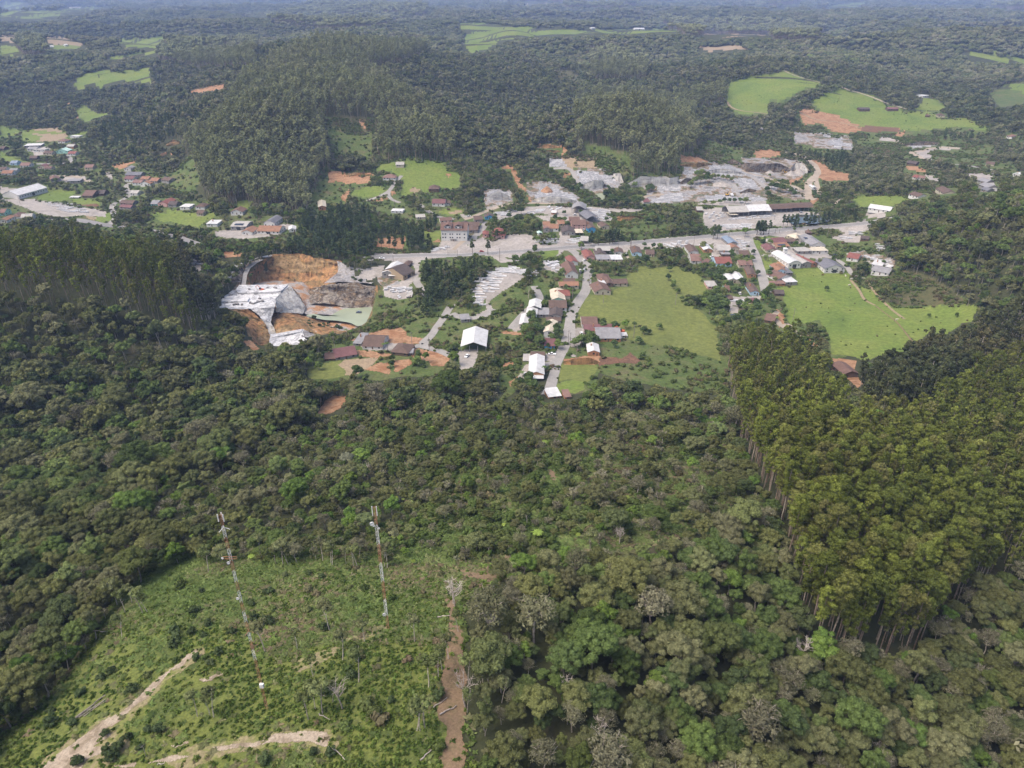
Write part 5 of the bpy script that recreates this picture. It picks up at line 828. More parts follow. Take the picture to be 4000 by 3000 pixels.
def roof_part(root, W, D, h, axis, mat, ov=.5, rise=None, y0=0.0, x0=0.0, name='roof'):
    t = .12; v, f = [], []
    if axis == 'flat': rise = .25 if rise is None else rise; P = [(-ov, 0), (D + ov, rise)]; prof = 'x'
    elif axis == 'x': rise = rise or D * .19; P = [(-ov, -ov * .3), (D / 2, rise), (D + ov, -ov * .3)]; prof = 'x'
    elif axis == 'y': rise = rise or W * .19; P = [(-ov, -ov * .3), (W / 2, rise), (W + ov, -ov * .3)]; prof = 'y'
    elif axis == 'barrel': rise = rise or W * .22; P = [(W * i / 10 + (-ov if i == 0 else ov if i == 10 else 0), rise * math.sin(math.pi * i / 10)) for i in range(11)]; prof = 'y'
    elif axis == 'barrelx': rise = rise or D * .22; P = [(D * i / 10 + (-ov if i == 0 else ov if i == 10 else 0), rise * math.sin(math.pi * i / 10)) for i in range(11)]; prof = 'x'
    elif axis == 'hip':
        rise = rise or min(W, D) * .25; k = min(W, D) / 2
        a = [(-ov, -ov), (W + ov, -ov), (W + ov, D + ov), (-ov, D + ov)]; r = [(k, D / 2), (W - k, D / 2)] if W >= D else [(W / 2, k), (W / 2, D - k)]
        v = [(p[0] + x0, p[1] + y0, h - .1) for p in a] + [(p[0] + x0, p[1] + y0, h + rise) for p in r] + [(p[0] + x0, p[1] + y0, h - .22) for p in a]
        f = [(0, 1, 5, 4), (1, 2, 5), (2, 3, 4, 5), (3, 0, 4)] if W >= D else [(0, 1, 4), (1, 2, 5, 4), (2, 3, 5), (3, 0, 4, 5)]
        f += [(9, 8, 7, 6), (0, 6, 7, 1), (1, 7, 8, 2), (2, 8, 9, 3), (3, 9, 6, 0)]; return mesh_obj(name, v, f, mat, root)
    E = W if prof == 'x' else D; n = len(P)
    for e in (-ov * .7, E + ov * .7):
        for dz in (0, -t):
            for a, z in P: v.append((e + x0, a + y0, h + z + dz) if prof == 'x' else (a + x0, e + y0, h + z + dz))
    for i in range(n - 1): f += [(i, i + 1, 2 * n + i + 1, 2 * n + i), (n + i, 3 * n + i, 3 * n + i + 1, n + i + 1), (i, n + i, n + i + 1, i + 1), (2 * n + i, 2 * n + i + 1, 3 * n + i + 1, 3 * n + i)]
    f += [(0, 2 * n, 3 * n, n), (n - 1, 2 * n - 1, 4 * n - 1, 3 * n - 1)]
    return mesh_obj(name, v, f, mat, root)
def wall_part(root, W, D, h, axis, mat, base=1.5, y0=0.0, x0=0.0, rise=None):
    v = [(x0, y0, -base), (x0 + W, y0, -base), (x0 + W, y0 + D, -base), (x0, y0 + D, -base)]
    if axis in ('barrel', 'y'):
        rise = rise or (W * .19 if axis == 'y' else W * .22); P = [(W * i / 8, (rise - .12) * (math.sin(math.pi * i / 8) if axis == 'barrel' else 1 - abs(i / 4 - 1))) for i in range(9)]
        n = len(P); v += [(x0 + a, y0, h - .06 + z) for a, z in P] + [(x0 + a, y0 + D, h - .06 + z) for a, z in P]; f = [tuple([0, 1] + [4 + i for i in range(n - 1, -1, -1)]), tuple([2, 3] + [4 + n + i for i in range(n)]), (1, 2, 4 + 2 * n - 1, 4 + n - 1), (3, 0, 4, 4 + n)]
    elif axis in ('x', 'barrelx'):
        rise = rise or (D * .19 if axis == 'x' else D * .22); P = [(D * i / 8, (rise - .12) * (math.sin(math.pi * i / 8) if axis == 'barrelx' else 1 - abs(i / 4 - 1))) for i in range(9)]
        n = len(P); v += [(x0, y0 + a, h - .06 + z) for a, z in P] + [(x0 + W, y0 + a, h - .06 + z) for a, z in P]; f = [(0, 1, 4 + n, 4), (2, 3, 4 + n - 1, 4 + 2 * n - 1), tuple([3, 0] + [4 + i for i in range(n)]), tuple([1, 2] + [4 + n + i for i in range(n - 1, -1, -1)])]
    else: v += [(x0, y0, h - .06), (x0 + W, y0, h - .06), (x0 + W, y0 + D, h + (.1 if axis == 'flat' else -.06)), (x0, y0 + D, h + (.1 if axis == 'flat' else -.06))]; f = [(0, 1, 5, 4), (1, 2, 6, 5), (2, 3, 7, 6), (3, 0, 4, 7)]
    return mesh_obj('wall', v, f, mat, root)
BMASK = np.zeros(OPEN.shape, bool)
def mark_open(corners, z, h):
    P = np.array([(x, y, z + k) for x, y in corners for k in (h * .25, h + 1)]); px, py, _ = project(P); i0, i1 = int((px.min() + 100) / 5), int((px.max() + 100) / 5) + 1; j0, j1 = int((py.min() + 40) / 5), int((py.max() + 40) / 5) + 1
    OPEN[max(i0, 0):max(i1, 0), max(j0, 0):max(j1, 0)] = 1; BMASK[max(i0, 0):max(i1, 0), max(j0, 0):max(j1, 0)] = True
BSPOTS = []
def windows(root, W, D, h, rg, floors=1, y0=0.0, x0=0.0, side=True, big=1.0):
    for fl in range(floors):
        zz = h * (fl + .35) / floors + .2; n = max(1, int(W / 3.6))
        for i in range(n):
            if floors == 1 and n > 1 and i == n // 2: continue
            o = bpy.data.objects.new('window', window_mesh(1.3 * big, min(1.2 * big, h * .4 / floors + .3))); COL.objects.link(o); o.parent = root; o.location = (x0 + (i + .5) * W / n, y0, zz)
        m = max(1, int(D / 5)) if side else 0
        for i in range(m):
            right = root.location.x < 0
            o = bpy.data.objects.new('window', window_mesh(1.2 * big, min(1.1 * big, h * .4 / floors + .3))); COL.objects.link(o); o.parent = root; o.location = (x0 + (W if right else 0), y0 + (i + .5) * D / m, zz); o.rotation_euler = (0, 0, R(90 if right else -90))
def placed(crop, a, b):
    P = cast(*[np.array(q) for q in zip(*[(CROPS[crop][0] + p[0] * CROPS[crop][2], CROPS[crop][1] + p[1] * CROPS[crop][2]) for p in (a, b)])]); d = P[1] - P[0]; return P[0], float(np.hypot(d[0], d[1])), math.atan2(d[1], d[0])
def building(spec):
    s, label = spec.split('|'); q = s.split(); crop = q[0]; a = tuple(map(float, q[1].split(','))); b = tuple(map(float, q[2].split(','))); D, h = float(q[3]), float(q[4]); D = D * (1.5 if D < 18 else 1.2); h *= .76; axis, rc, wc = q[5], q[6], q[7]; opt = q[8:]
    P, W, rz = placed(crop, a, b); c_, s_ = math.cos(rz), math.sin(rz)
    if 'sq' not in opt and abs(rz) < R(25): rz *= .6; c_, s_ = math.cos(rz), math.sin(rz)
    cs = [(P[0] + c_ * x - s_ * y, P[1] + s_ * x + c_ * y) for x in (0, W) for y in (0, min(D, 12))]; z = float(np.mean([ground(x, y) for x, y in cs])) + .1
    mark_open([(P[0] + c_ * x - s_ * y, P[1] + s_ * x + c_ * y) for x in (0, W) for y in (0, D)], z, h)
    nm = next((o[3:] for o in opt if o.startswith('nm=')), 'house' if D * W < 260 else 'warehouse')
    root = empty(nm, (P[0], P[1], z), rz); tag(root, label.strip(), next((o[4:].replace('_', ' ') for o in opt if o.startswith('cat=')), nm.replace('_', ' ')), 'houses and sheds of the village')
    rg = G(int(abs(P[0] * 7 + P[1] * 13)) % 9999); rise = next((float(o[5:]) for o in opt if o.startswith('rise=')), None)
    if wc == 'open' or 'open' in opt:
        roof_part(root, W, D, h, axis, RF[rc], rise=rise); L = []
        for i in range(max(2, int(W / 5)) + 1):
            x = W * i / max(2, int(W / 5)); L += [(x - .12, x + .12, yy - .12, yy + .12, -1, h) for yy in (0, D)]
        for i in range(1, max(1, int(D / 6))):
            y = D * i / max(1, int(D / 6)); L += [(xx - .12, xx + .12, y - .12, y + .12, -1, h) for xx in (0, W)]
        for b_ in L: v, f = boxes([b_]); mesh_obj('post', v, f, MT['steel'], root)
        if 'backwall' in opt: v, f = boxes([(0, W, D - .3, D - .1, -1, h - .2)]); mesh_obj('wall', v, f, WL['grey'], root)
    else:
        wall_part(root, W, D, h, axis, WL[wc], rise=rise); rf = roof_part(root, W, D, h, axis, RF[rc], rise=rise)
        if 'blind' not in opt:
            windows(root, W, D, h, rg, int(next((o[3:] for o in opt if o.startswith('fl=')), 1)))
            v, f = boxes([(-.5, .5, -.06, .02, 0, 2.1)] if D * W < 300 else [(-1.8, 1.8, -.06, .02, 0, min(3.6, h * .75))]); d_ = mesh_obj('door', v, f, MT['door'] if D * W < 300 else MT['glass'], root); d_.location = (W * (.5 if int(W / 3.6) > 1 else .8), 0, 0)
        if 'chim' in opt or (rg.uniform() < .3 and D * W < 220): v, f = boxes([(W * .3, W * .3 + .7, D * .6, D * .6 + .7, h, h + 2.2)]); mesh_obj('chimney', v, f, WL['brick'], rf)
        if 'lean' in opt: roof_part(root, W * .96, 3.2, h * .72, 'flat', RF['white'], rise=.5, y0=-3.2, name='porch_roof')
        if 'panel' in opt: v, f = boxes([(W * .2, W * .75, D * .1, D * .45, h + (rise or 1) * .6, h + (rise or 1) * .6 + .1)]); mesh_obj('solar_panel', v, f, RF['solar'], rf)
        if 'tank' in opt:
            p = PM(); p.tube([(W * .8, D + 1.5, 0), (W * .8, D + 1.5, 6)], [.3, .3], 0, 6); p.tube([(W * .8, D + 1.5, 6), (W * .8, D + 1.5, 7.4)], [1, .9], 0, 8); p.obj('water_tank', WL['white'], root)
    BSPOTS.append((P[0] + c_ * W / 2 - s_ * D / 2, P[1] + s_ * W / 2 + c_ * D / 2, max(W, D) / 2 + 1)); return root, W, D, z, rz
BL = '''
C4 1510,597 1660,595 25 5.5 barrel white white sq rise=2.2 nm=hall|white hall with a curved white roof and rows of windows beside the street
C4 1668,592 1790,588 24 4.6 y pale grey sq nm=warehouse|wide pale grey roofed warehouse joined to the white curved hall
C4 1795,585 1860,580 20 4.2 y red brick sq|red roofed annex at the right end of the white hall
C4 1955,655 2200,652 13 5 y darkgrey white fl=2|large white house with a slate grey gable roof on the bright meadow edge
C4 1925,600 1990,600 9 5 flat grey grey|small square grey block behind the slate roofed white house
C4 1360,668 1480,672 11 3.6 y orange lightblue|orange tiled house with a blue veranda facing the meadow
C4 1478,690 1560,690 10 3.2 flat darkgrey grey|low dark grey annex beside the orange tiled house
C4 1395,770 1545,740 9 3.6 y terracotta white|terracotta roofed house between the blue veranda and the white lean to
C4 1478,808 1608,800 8 3.6 flat white grey nm=shed|open sided shed with one flat white sheet roof on the meadow edge
C4 1310,815 1470,812 4 2.6 flat salmon brick nm=shed|low orange wall and carport in front of the terracotta house
C4 1345,935 1460,945 6 2.6 x dark wood nm=barn|dark brown barn at the foot of the street beside the meadow
C4 1045,930 1150,935 13 3.6 y brown lightblue|brown gabled house with a pale blue front at the end of the street
C4 1010,715 1112,725 13 3.6 y brown brick|brown gabled house with an orange brick porch
C4 770,782 870,780 9 3.8 y white cream|left half of the white roofed cross gabled house
C4 872,785 972,785 11 4.6 y white cream|right half of the white roofed cross gabled house
C4 905,592 1070,592 8 3.2 x salmon cream|long salmon tiled bungalow behind palms
C4 622,575 812,572 11 3.6 x red lightblue|long bright red roofed house with pale blue walls
C4 315,542 440,545 12 3.6 x salmon white|salmon roofed white house behind the palms
C4 440,560 510,575 8 3.2 x terracotta cream|small terracotta roofed wing beside the salmon roofed house
C4 290,440 402,438 13 4.4 y brown white nm=warehouse|brown gabled white workshop with a wide dark opening
C4 470,405 575,402 11 3.6 y white brick|orange brick house under a clean white roof
C4 632,425 800,428 10 5 x pale grey open nm=shed|wide pale roofed open work shed in the stone yard
C4 690,455 800,455 4 3.2 flat grey wood nm=shed|small dark lean to below the wide pale shed
C4 782,390 905,385 7 3.8 y orange cream|orange roofed front of the long blue grey shed
C4 775,325 880,320 13 4 y blue grey nm=shed|long blue grey corrugated shed behind the orange roof
C4 912,465 1030,465 8 3.2 x brown grey|brown roofed house at the corner of the stone yard
C4 515,852 635,855 8 3 flat pale pink nm=shed|pink sided shed beside the small pale pond meadow
C4 730,895 790,898 7 2.8 x terracotta green|little green fronted hut among the stream trees
C4 770,1000 830,1002 5 2.6 flat brown grey nm=shed|small brown shed at the granite yard
C4 1215,1265 1335,1285 9 3.2 x terracotta wood|reddish roofed farm house beside the wooded stream
C4 1075,1050 1140,1040 6 2.8 x maroon wood nm=shed|small maroon roof almost hidden in the stream trees
C4 1242,408 1375,415 11 3.6 y maroon cream|maroon gabled house on the street corner
C4 1365,362 1510,352 8 3.4 x orange cream panel rise=1.6|orange tiled house with a solar panel
C4 1332,312 1470,300 9 3.6 x maroon white|long maroon roofed house behind the orange tiled one
C4 1480,295 1620,292 6 3 flat brown grey nm=shed|low brown garage roof behind the garden
C4 1780,362 1960,358 24 5 y grey white nm=warehouse|large pale grey warehouse with a side wing
C4 1690,300 1830,296 12 5 x grey grey panel rise=2|grey roofed hall with a dark skylight next to the large warehouse
C4 1800,418 1995,418 7 4 flat cream white nm=shed|long cream white lean to in front of the large warehouse
C4 1620,418 1790,420 7 3.6 flat pale grey nm=shed|long weathered pale shed roof beside the cream lean to
C4 1600,262 1715,245 8 3.6 hip cream cream|cream hipped roof at the end of the highway yard
C4 1740,185 1800,190 5 3 hip brown wood nm=kiosk|tiny brown kiosk at the highway junction
C3 1065,368 1175,366 12 3.8 y red pink|bright red gabled house with salmon walls by the street corner
C3 1188,290 1366,302 8 4.6 flat pale grey open nm=shed|long flat pale canopy beside the highway
C3 1192,328 1322,328 9 3.2 y dark cream|dark gabled house behind the flat canopy
C3 1205,388 1374,390 8 3.2 flat grey cream|grey roofed half of the long cream house
C3 1374,392 1520,394 8 3.4 flat white cream|cream painted house with a bright cream white roof
C3 1425,308 1528,312 8 3.4 y brown white|brown gabled cottage behind the cream house
C3 1640,318 1757,322 12 3.6 y brown lightblue|brown gabled house with a pale blue front wall
C3 1812,325 1912,330 8 3.2 x brown cream|brown roofed cottage half hidden by round trees
C3 856,432 968,430 10 3.8 y red white|red gabled house at the top of the village street
C3 822,492 935,482 7 3 x red wood|lower red roof joined behind the chalet
C3 822,588 972,592 17 4.2 y terracotta white rise=3.6 fl=1|large terracotta chalet with a white timbered gable
C3 745,716 977,722 6 3.2 x orange cream|long orange tiled house with a light ridge
C3 798,662 932,668 5 2.8 x brown wood nm=shed|low brown tiled shed behind the long orange house
C3 1230,648 1370,650 9 3.4 hip terracotta cream|hipped reddish brown house north of the meadow corner
C3 1252,692 1312,692 6 3 flat white white nm=shed|small bright white flat roof between brown houses
C3 1315,695 1405,700 8 3.2 y brown wood|brown gabled house next to the small white roof
C3 1410,690 1580,692 7 3.2 x brown cream|long brown tiled house jutting into the meadow
C3 1180,797 1370,792 11 3.6 y terracotta cream|wide terracotta roofed house at the meadow corner
C3 705,852 872,852 8 3.6 x red cream|red tiled house behind the cream roofed hall
C3 645,915 810,920 14 4.6 y cream green nm=hall|cream roofed hall with a pale green gable
C3 615,1004 830,1012 10 3.8 x brown white|wide brown roofed house with white gable ends
C3 618,1100 768,1112 9 3.6 y dark grey|dark brown roofed workshop beside the street
C3 488,1080 615,1082 8 3 flat grey grey nm=shed|grey roof tucked against the dark workshop
C3 585,1150 760,1150 4 2.6 flat brown grey nm=shed|low brown roof behind the garden trees
C3 362,1012 508,1022 10 4.2 y white grey open nm=shed|white roofed open shed at the bend of the drive
C3 330,1120 455,1128 12 4.4 y white grey open nm=shed|far half of the long white roofed shed
C3 250,1216 345,1222 12 4.4 y white grey open nm=shed|near half of the long white roofed shed
C6 640,262 785,278 13 6 y cream white fl=2|two storey white house with a weathered cream sheet roof
C6 652,415 800,420 8 3.2 x maroon blue|maroon roofed cottage with a vivid blue wall
C6 452,598 650,602 7 3 x brown wood|brown timber cottage with a white slatted deck
C6 345,600 445,602 6 1.2 flat pale grey open nm=deck cat=deck|white slatted deck beside the brown timber cottage
C6 430,850 640,852 16 5.4 y white brick lean nm=hall|large brick hall under a bright white roof with cars beside it
C6 1278,518 1440,520 8 4 y white brick|small bare brick hut with a white gable roof above the orange bank
C6 1395,315 1750,320 12 3.8 x grey brick nm=warehouse|long weathered grey roofed workshop behind the garden trees
C6 1232,205 1650,212 7 3.6 flat maroon wood nm=warehouse|long maroon roof strip behind the grey workshop
C6 1190,112 1412,118 9 3.6 x terracotta white|terracotta house at the top of the workshop row
C6 1750,260 1840,258 3 2.4 flat white white nm=shed|little white box at the end of the grey workshop
C6 712,1135 880,1110 6 2.8 flat white brick nm=shed|crumpled white sheet roof at the bottom of the street
C6 945,1140 1030,1130 5 2.6 flat salmon brick nm=shed|orange brick shack next to the crumpled white roof
C2 600,604 752,522 15 5.4 x dark tan sq nm=warehouse|tan walled warehouse with a dark streaked roof by the road fork
C2 320,565 468,575 17 5.2 y white grey nm=warehouse|bright white roofed warehouse above the quarry edge
C2 405,582 505,580 5 3.4 flat white grey open nm=shed|small white lean to in front of the streaked warehouse
C2 600,425 670,430 7 3.2 hip brown wood nm=shed|little brown hut behind the streaked warehouse
C2 1368,1165 1482,1145 6 3.2 flat grey grey nm=hut|square grey block hut below the knoll
C2 640,835 705,832 6 1.6 flat pale grey nm=shed|striped pale sheet lying roof at the machinery yard
C7 310,440 540,400 9 3.4 x maroon grey sq nm=barn|long farm barn with a two tone maroon and grey roof
C7 190,445 310,435 6 2.6 x terracotta wood nm=shed|low rusty shed at the left end of the farm barn
C7 500,282 580,285 11 3.2 flat grey grey nm=shed|grey roofed open garage of the farm
C7 600,318 810,325 12 3.4 x brown white|wide brown roofed farm house with a blue water tank
C7 910,380 1075,405 9 3.4 hip brown wood rise=2.2|thick brown hipped log cabin on the orange yard
C7 1080,385 1140,385 4 2.6 flat grey grey nm=shed|small grey lean to at the log cabin
C7 1665,350 1930,350 17 5.8 y white grey open backwall nm=warehouse|big open white roofed saw shed among the trees
B3 1678,1112 1790,1112 8 4 x brown grey|front brown roof of the terraces beside the white block
B3 1680,1062 1808,1060 8 4.5 x brown grey|second brown roof of the terraces beside the white block
B3 1748,992 1850,985 8 5 x brown grey|rear brown roof of the terraces beside the white block
B3 1590,1030 1665,1030 5 4 y dark white|dark gable peeping behind the white block
B3 1852,1165 1920,1165 7 4.5 hip red pink|small pink two tier house beside the red one
B3 1225,778 1382,788 10 4.2 x maroon white|long maroon roofed white house under the meadow hill
B3 1390,770 1450,765 6 3.5 x brown white|brown wing beside the long maroon roof
B3 1328,988 1468,972 7 3 x terracotta white|terracotta cottage behind the dark trees
B3 1030,945 1140,935 7 3 flat pale cream nm=shed|pale shed half hidden in the wood
B3 720,862 860,872 6 2.8 flat white white nm=shed|long low white shed in the wooded slope
B3 620,460 780,465 8 3.4 hip salmon white|farm house with a red hipped roof under palms on the hill
B3 780,305 880,300 8 3.2 x pale cream|pale farm hut high on the green hill
B3 1185,600 1310,605 10 3.6 hip brown wood rise=3|steep brown thatched looking hut on the green hill
B3 1880,945 1990,938 7 3.6 y dark blue|blue fronted house under a dark gable
B4 702,1052 785,1050 8 4 x orange white|small orange tiled villa by the garden
B4 742,1092 888,1092 9 4.2 x orange white|long orange tiled villa in the village centre
B4 882,1035 962,1030 8 4 x orange cream|orange tiled wing of the long villa
B4 700,1100 790,1105 9 4.4 y salmon grey|salmon gabled house over a dark garage
B4 640,1140 685,1135 4 2.8 barrel mint white nm=shed|little mint roofed kiosk by the stone yard
B4 932,1138 1092,1138 12 3.8 y dark grey nm=warehouse|wide dark brown gabled workshop
B4 1102,1142 1192,1138 8 3.6 flat cream cream open nm=shed|peach coloured flat canopy
B4 1055,1068 1228,1068 11 6 x terracotta pink fl=2|two storey pink house with balconies
B4 1025,985 1150,985 7 4 x terracotta pink|pink roofed house behind the two storey one
B4 1252,1102 1345,1098 15 5 y brown blue nm=workshop|bright blue workshop with a dark doorway
B4 1422,1068 1512,1058 9 3.8 y brown cream|brown gabled cream house at the wood edge
B4 1052,862 1215,878 13 6.5 barrel grey grey open backwall nm=warehouse|grey vaulted open stone shed
B4 1238,988 1382,972 16 5.5 barrel darkgrey grey open backwall nm=warehouse|dark grey vaulted shed below the slab yard
B4 1148,1238 1252,1250 9 4 flat pale grey open nm=shed|pale flat canopy beside the pines at the highway
B4 800,880 858,885 5 3 x white brick nm=shed|small white roofed brick hut in the stone yard
B4 1880,720 1940,750 5 3 y maroon white|little maroon cabin beside the pale quarry ramp
B5 1092,1100 1330,1090 14 6.5 x pale grey open backwall nm=warehouse|left beige part of the very long saw shed
B5 1330,1090 1602,1072 14 6.8 x white grey open backwall nm=warehouse|bright white part of the very long saw shed
B5 1606,1050 1850,1035 10 5.4 barrelx brown grey open backwall nm=warehouse|first brown ribbed vault of the very long saw shed
B5 1852,1035 2120,1022 10 5.4 barrelx brown grey open backwall nm=warehouse|second brown ribbed vault of the very long saw shed
B5 1110,1110 1195,1105 7 4 flat cream grey open nm=shed|cream lean to at the left end of the saw shed
B5 2124,768 2178,768 9 3.6 y white white|small white cabin between the haul roads
B5 700,1045 770,1045 8 3.6 x pale wood nm=shed|grey shack at the left edge of the saw yard
B6 702,1078 925,1048 9 4.2 x white white sq nm=shed|long white roofed white shed near the green paddock
B6 1095,930 1192,925 8 3.6 x brown white|brown roofed house behind the green paddock
B6 1135,738 1185,742 7 3.6 x red white|red roofed house lost in the right hand woods
B6 1198,745 1252,748 7 3.4 x salmon white|salmon roofed shed beside the wood yard
B6 1080,605 1170,612 8 4 x dark wood|dark roofed house above the orange clearing
B6 1350,880 1440,885 8 3.5 x brown cream|brown roof in the right hand woods
B6 2035,350 2090,352 9 3.5 hip salmon white|lone salmon roofed farm house on the far right
B6 630,88 730,88 8 3.5 x dark wood nm=barn|dark cattle barn on the far meadow, left one
B6 900,86 1005,86 8 3.5 x maroon wood nm=barn|maroon cattle barn on the far meadow, right one
B6 1380,148 1450,150 8 4 hip brown cream|brown hipped farm house above the far meadow
B6 1260,142 1300,145 5 3 x brown wood nm=shed|small brown shed near the hipped farm house
B6 1760,775 1850,778 8 3 x grey grey nm=shed|upper grey roof in the wooded stone works
B6 1770,825 1860,828 8 3 x grey grey nm=shed|middle grey roof in the wooded stone works
B6 1790,860 1860,862 6 3 x darkgrey grey nm=shed|lower grey roof in the wooded stone works
B6 2095,712 2180,715 6 3.4 y white white|white cottage at the far right edge
B6 1840,610 1920,612 7 3.2 x brown cream|brown roof beside the pale lane in the woods
A4 1335,845 1385,845 9 4 flat white white nm=shed|pale shed on the wooded far hillside
A3 1060,260 1140,258 12 5 x white white nm=barn|long white poultry barn on the far ridge
A3 690,256 720,256 8 4 x white white nm=barn|small white barn on the far ridge left of the poultry barn
A1 620,75 700,70 12 6 x pale white nm=barn|long pale barn on the distant left field
A1 425,412 470,412 8 3 x white white nm=barn|white farm shed beside the distant tree block
A1 565,402 590,402 8 4 x white white nm=barn|tiny white shed on the tan distant field
B1 240,882 595,792 15 6.5 x white white sq nm=warehouse|very long white factory roof with an open right side
B1 1018,862 1140,868 14 3.6 x terracotta wood nm=barn|rusty roofed open barn on the grassy slope
B1 1142,842 1290,838 10 3.4 x dark wood nm=barn|dark roofed barn joined to the rusty one
B1 860,872 975,872 4 2 flat white grey nm=shed|low white strip roof left of the rusty barn
B1 632,672 748,660 12 4.2 y terracotta grey|terracotta gabled workshop at the left hamlet
B1 835,692 1000,680 9 4 flat grey grey nm=warehouse|flat grey roofed workshop at the left hamlet
B1 1868,980 1950,975 9 4 x grey turquoise|turquoise walled house with a grey roof
B1 1958,980 2062,978 12 4.8 y red pink|pink house under a bright red roof
B1 2080,985 2170,985 8 3.6 x dark grey|dark roofed house right of the pink one
B1 1485,965 1635,960 8 3.6 x brown grey|brown roofed house along the winding lane
B1 1480,1005 1598,1012 6 3.2 x maroon grey|maroon roof below the winding lane
B1 1738,728 1845,728 9 4 y orange white|bright orange roofed white bungalow in the hamlet
B1 1640,712 1740,712 8 3.6 x salmon white|salmon roofed bungalow beside the bright orange one
B1 1740,672 1830,668 8 3.6 x orange cream|orange roof behind the bungalows
B1 1850,700 1935,698 9 3.8 x orange grey|orange roofed grey house in the hamlet
B1 1540,670 1640,670 9 3.8 x maroon white|maroon roofed white house in the hamlet
B1 1555,625 1735,620 9 4 x darkgrey grey nm=warehouse|long dark grey roof above the hamlet
B1 2000,690 2090,690 8 3.6 x brown grey|brown roof at the right end of the hamlet
B1 1605,840 1692,838 8 3.6 x pale white|white walled cottage at the lane corner
B1 1540,540 1620,535 8 3.6 y grey white|grey gabled house below the orange bank
B1 0,1172 92,1172 10 4.2 y orange white|bright orange roofed white house at the left edge
B1 0,1085 68,1085 9 4.8 x salmon mint|mint walled house at the left edge
B1 140,1125 258,1122 10 4 hip terracotta white|hipped red roof behind the left edge trees
B1 262,1135 400,1130 8 4 x pale white|pale gabled house near the left highway stretch
B1 250,490 370,490 9 3.6 x salmon white|salmon roofed house beside the upper hamlet lane
B1 130,460 215,462 8 3.6 x blue lightblue|pale blue house beside the upper hamlet lane
B1 0,540 80,540 8 3.6 x brown white|brown roofed white house in the lower left hamlet
B1 20,590 160,592 9 4 x orange white|orange roofed house in the lower left hamlet
B1 120,555 220,552 7 3.8 x grey white|grey roofed white house in the lower left hamlet
B1 470,505 560,505 9 3.6 y maroon cream|maroon gable behind the hedge of the left hamlet
B1 550,525 640,525 7 3.4 x terracotta cream|terracotta bungalow by the left hamlet hedge
B1 305,255 515,232 12 4.2 flat white grey nm=warehouse|long slanting bright white roof in the upper left hamlet
B1 340,290 450,290 8 3.8 x grey white|grey roofed white house below the slanting white roof
B1 420,300 560,298 7 3.8 flat pale white|pale flat roof below the slanting white roof
B1 700,318 842,315 9 4 y mint mint|mint green gabled hall in the upper left hamlet
B1 842,348 932,345 8 3.6 x red white|bright red roof below the mint hall
B1 828,258 912,258 8 3.6 x pale brick|pale roofed brick house above the mint hall
B1 720,190 800,190 9 3.8 hip salmon white|lone hipped house on the rise of the left hamlet
B1 368,398 460,396 8 3.4 x brown wood nm=barn|brown barn in the left hamlet trees
B1 540,340 640,340 8 3.4 x brown cream|brown roof among the left hamlet trees
B1 1050,525 1150,518 9 3.8 x salmon cream|salmon roofed house before the orange earth bank
B1 0,280 50,280 8 3.5 x brown wood|brown roof at the far left edge
B1 870,128 960,126 6 3 flat white white nm=shed|two small white roofs on the far left field
B2 1208,1228 1335,1232 14 5.5 barrel darkgrey white nm=warehouse|dark grey vaulted hall above the orange bungalow
B2 1125,1312 1392,1315 11 4 x orange white|long orange roofed bungalow with porches
B2 932,1325 1062,1325 10 4.2 y orange white|orange gabled bungalow left of the long one
B2 800,1268 992,1262 13 5.2 x pale grey panel rise=1.4 nm=warehouse|pale hall with solar panels on its roof
B2 1882,1020 1972,1010 22 4.4 y cream brick|cream roofed brick barn at the end of a lane
B2 172,1015 282,1015 8 3.6 flat white white nm=shed|flat pale roof beside the green slope at left
B2 362,1012 470,1012 8 3.6 hip brown white|brown hipped house beside the green slope
B2 378,1092 455,1092 7 3.4 x brown cream|brown roofed shed on the green slope
B2 800,1082 945,1082 9 4 y terracotta white|terracotta gabled house hidden below the plantation
B2 500,1225 630,1225 9 4 flat white white nm=shed|white roof seen between dark trees
B2 1515,1290 1600,1280 8 3.6 y white white nm=shed|small white gabled shed right of the yard
C5 290,440 410,455 9 3.6 x red white|red roofed white house beside the lane to the meadow
C5 555,530 670,530 9 3.8 flat white white|white flat roofed house at the wood edge
C5 552,600 745,602 9 3.6 x grey white|long grey roofed white house beside the scrub field
C5 705,538 762,538 4 2.6 flat white grey nm=shed|small white roofed shed at the wood edge
C5 440,230 530,228 6 3 x dark wood nm=shed|dark shed behind the stacks at the wood edge
E3 1040,460 1125,452 9 4.6 y terracotta wood nm=barn|dark timber barn with a rusty roof at the end of the meadow track
'''
for sp in BL.strip().splitlines():
    building(sp)
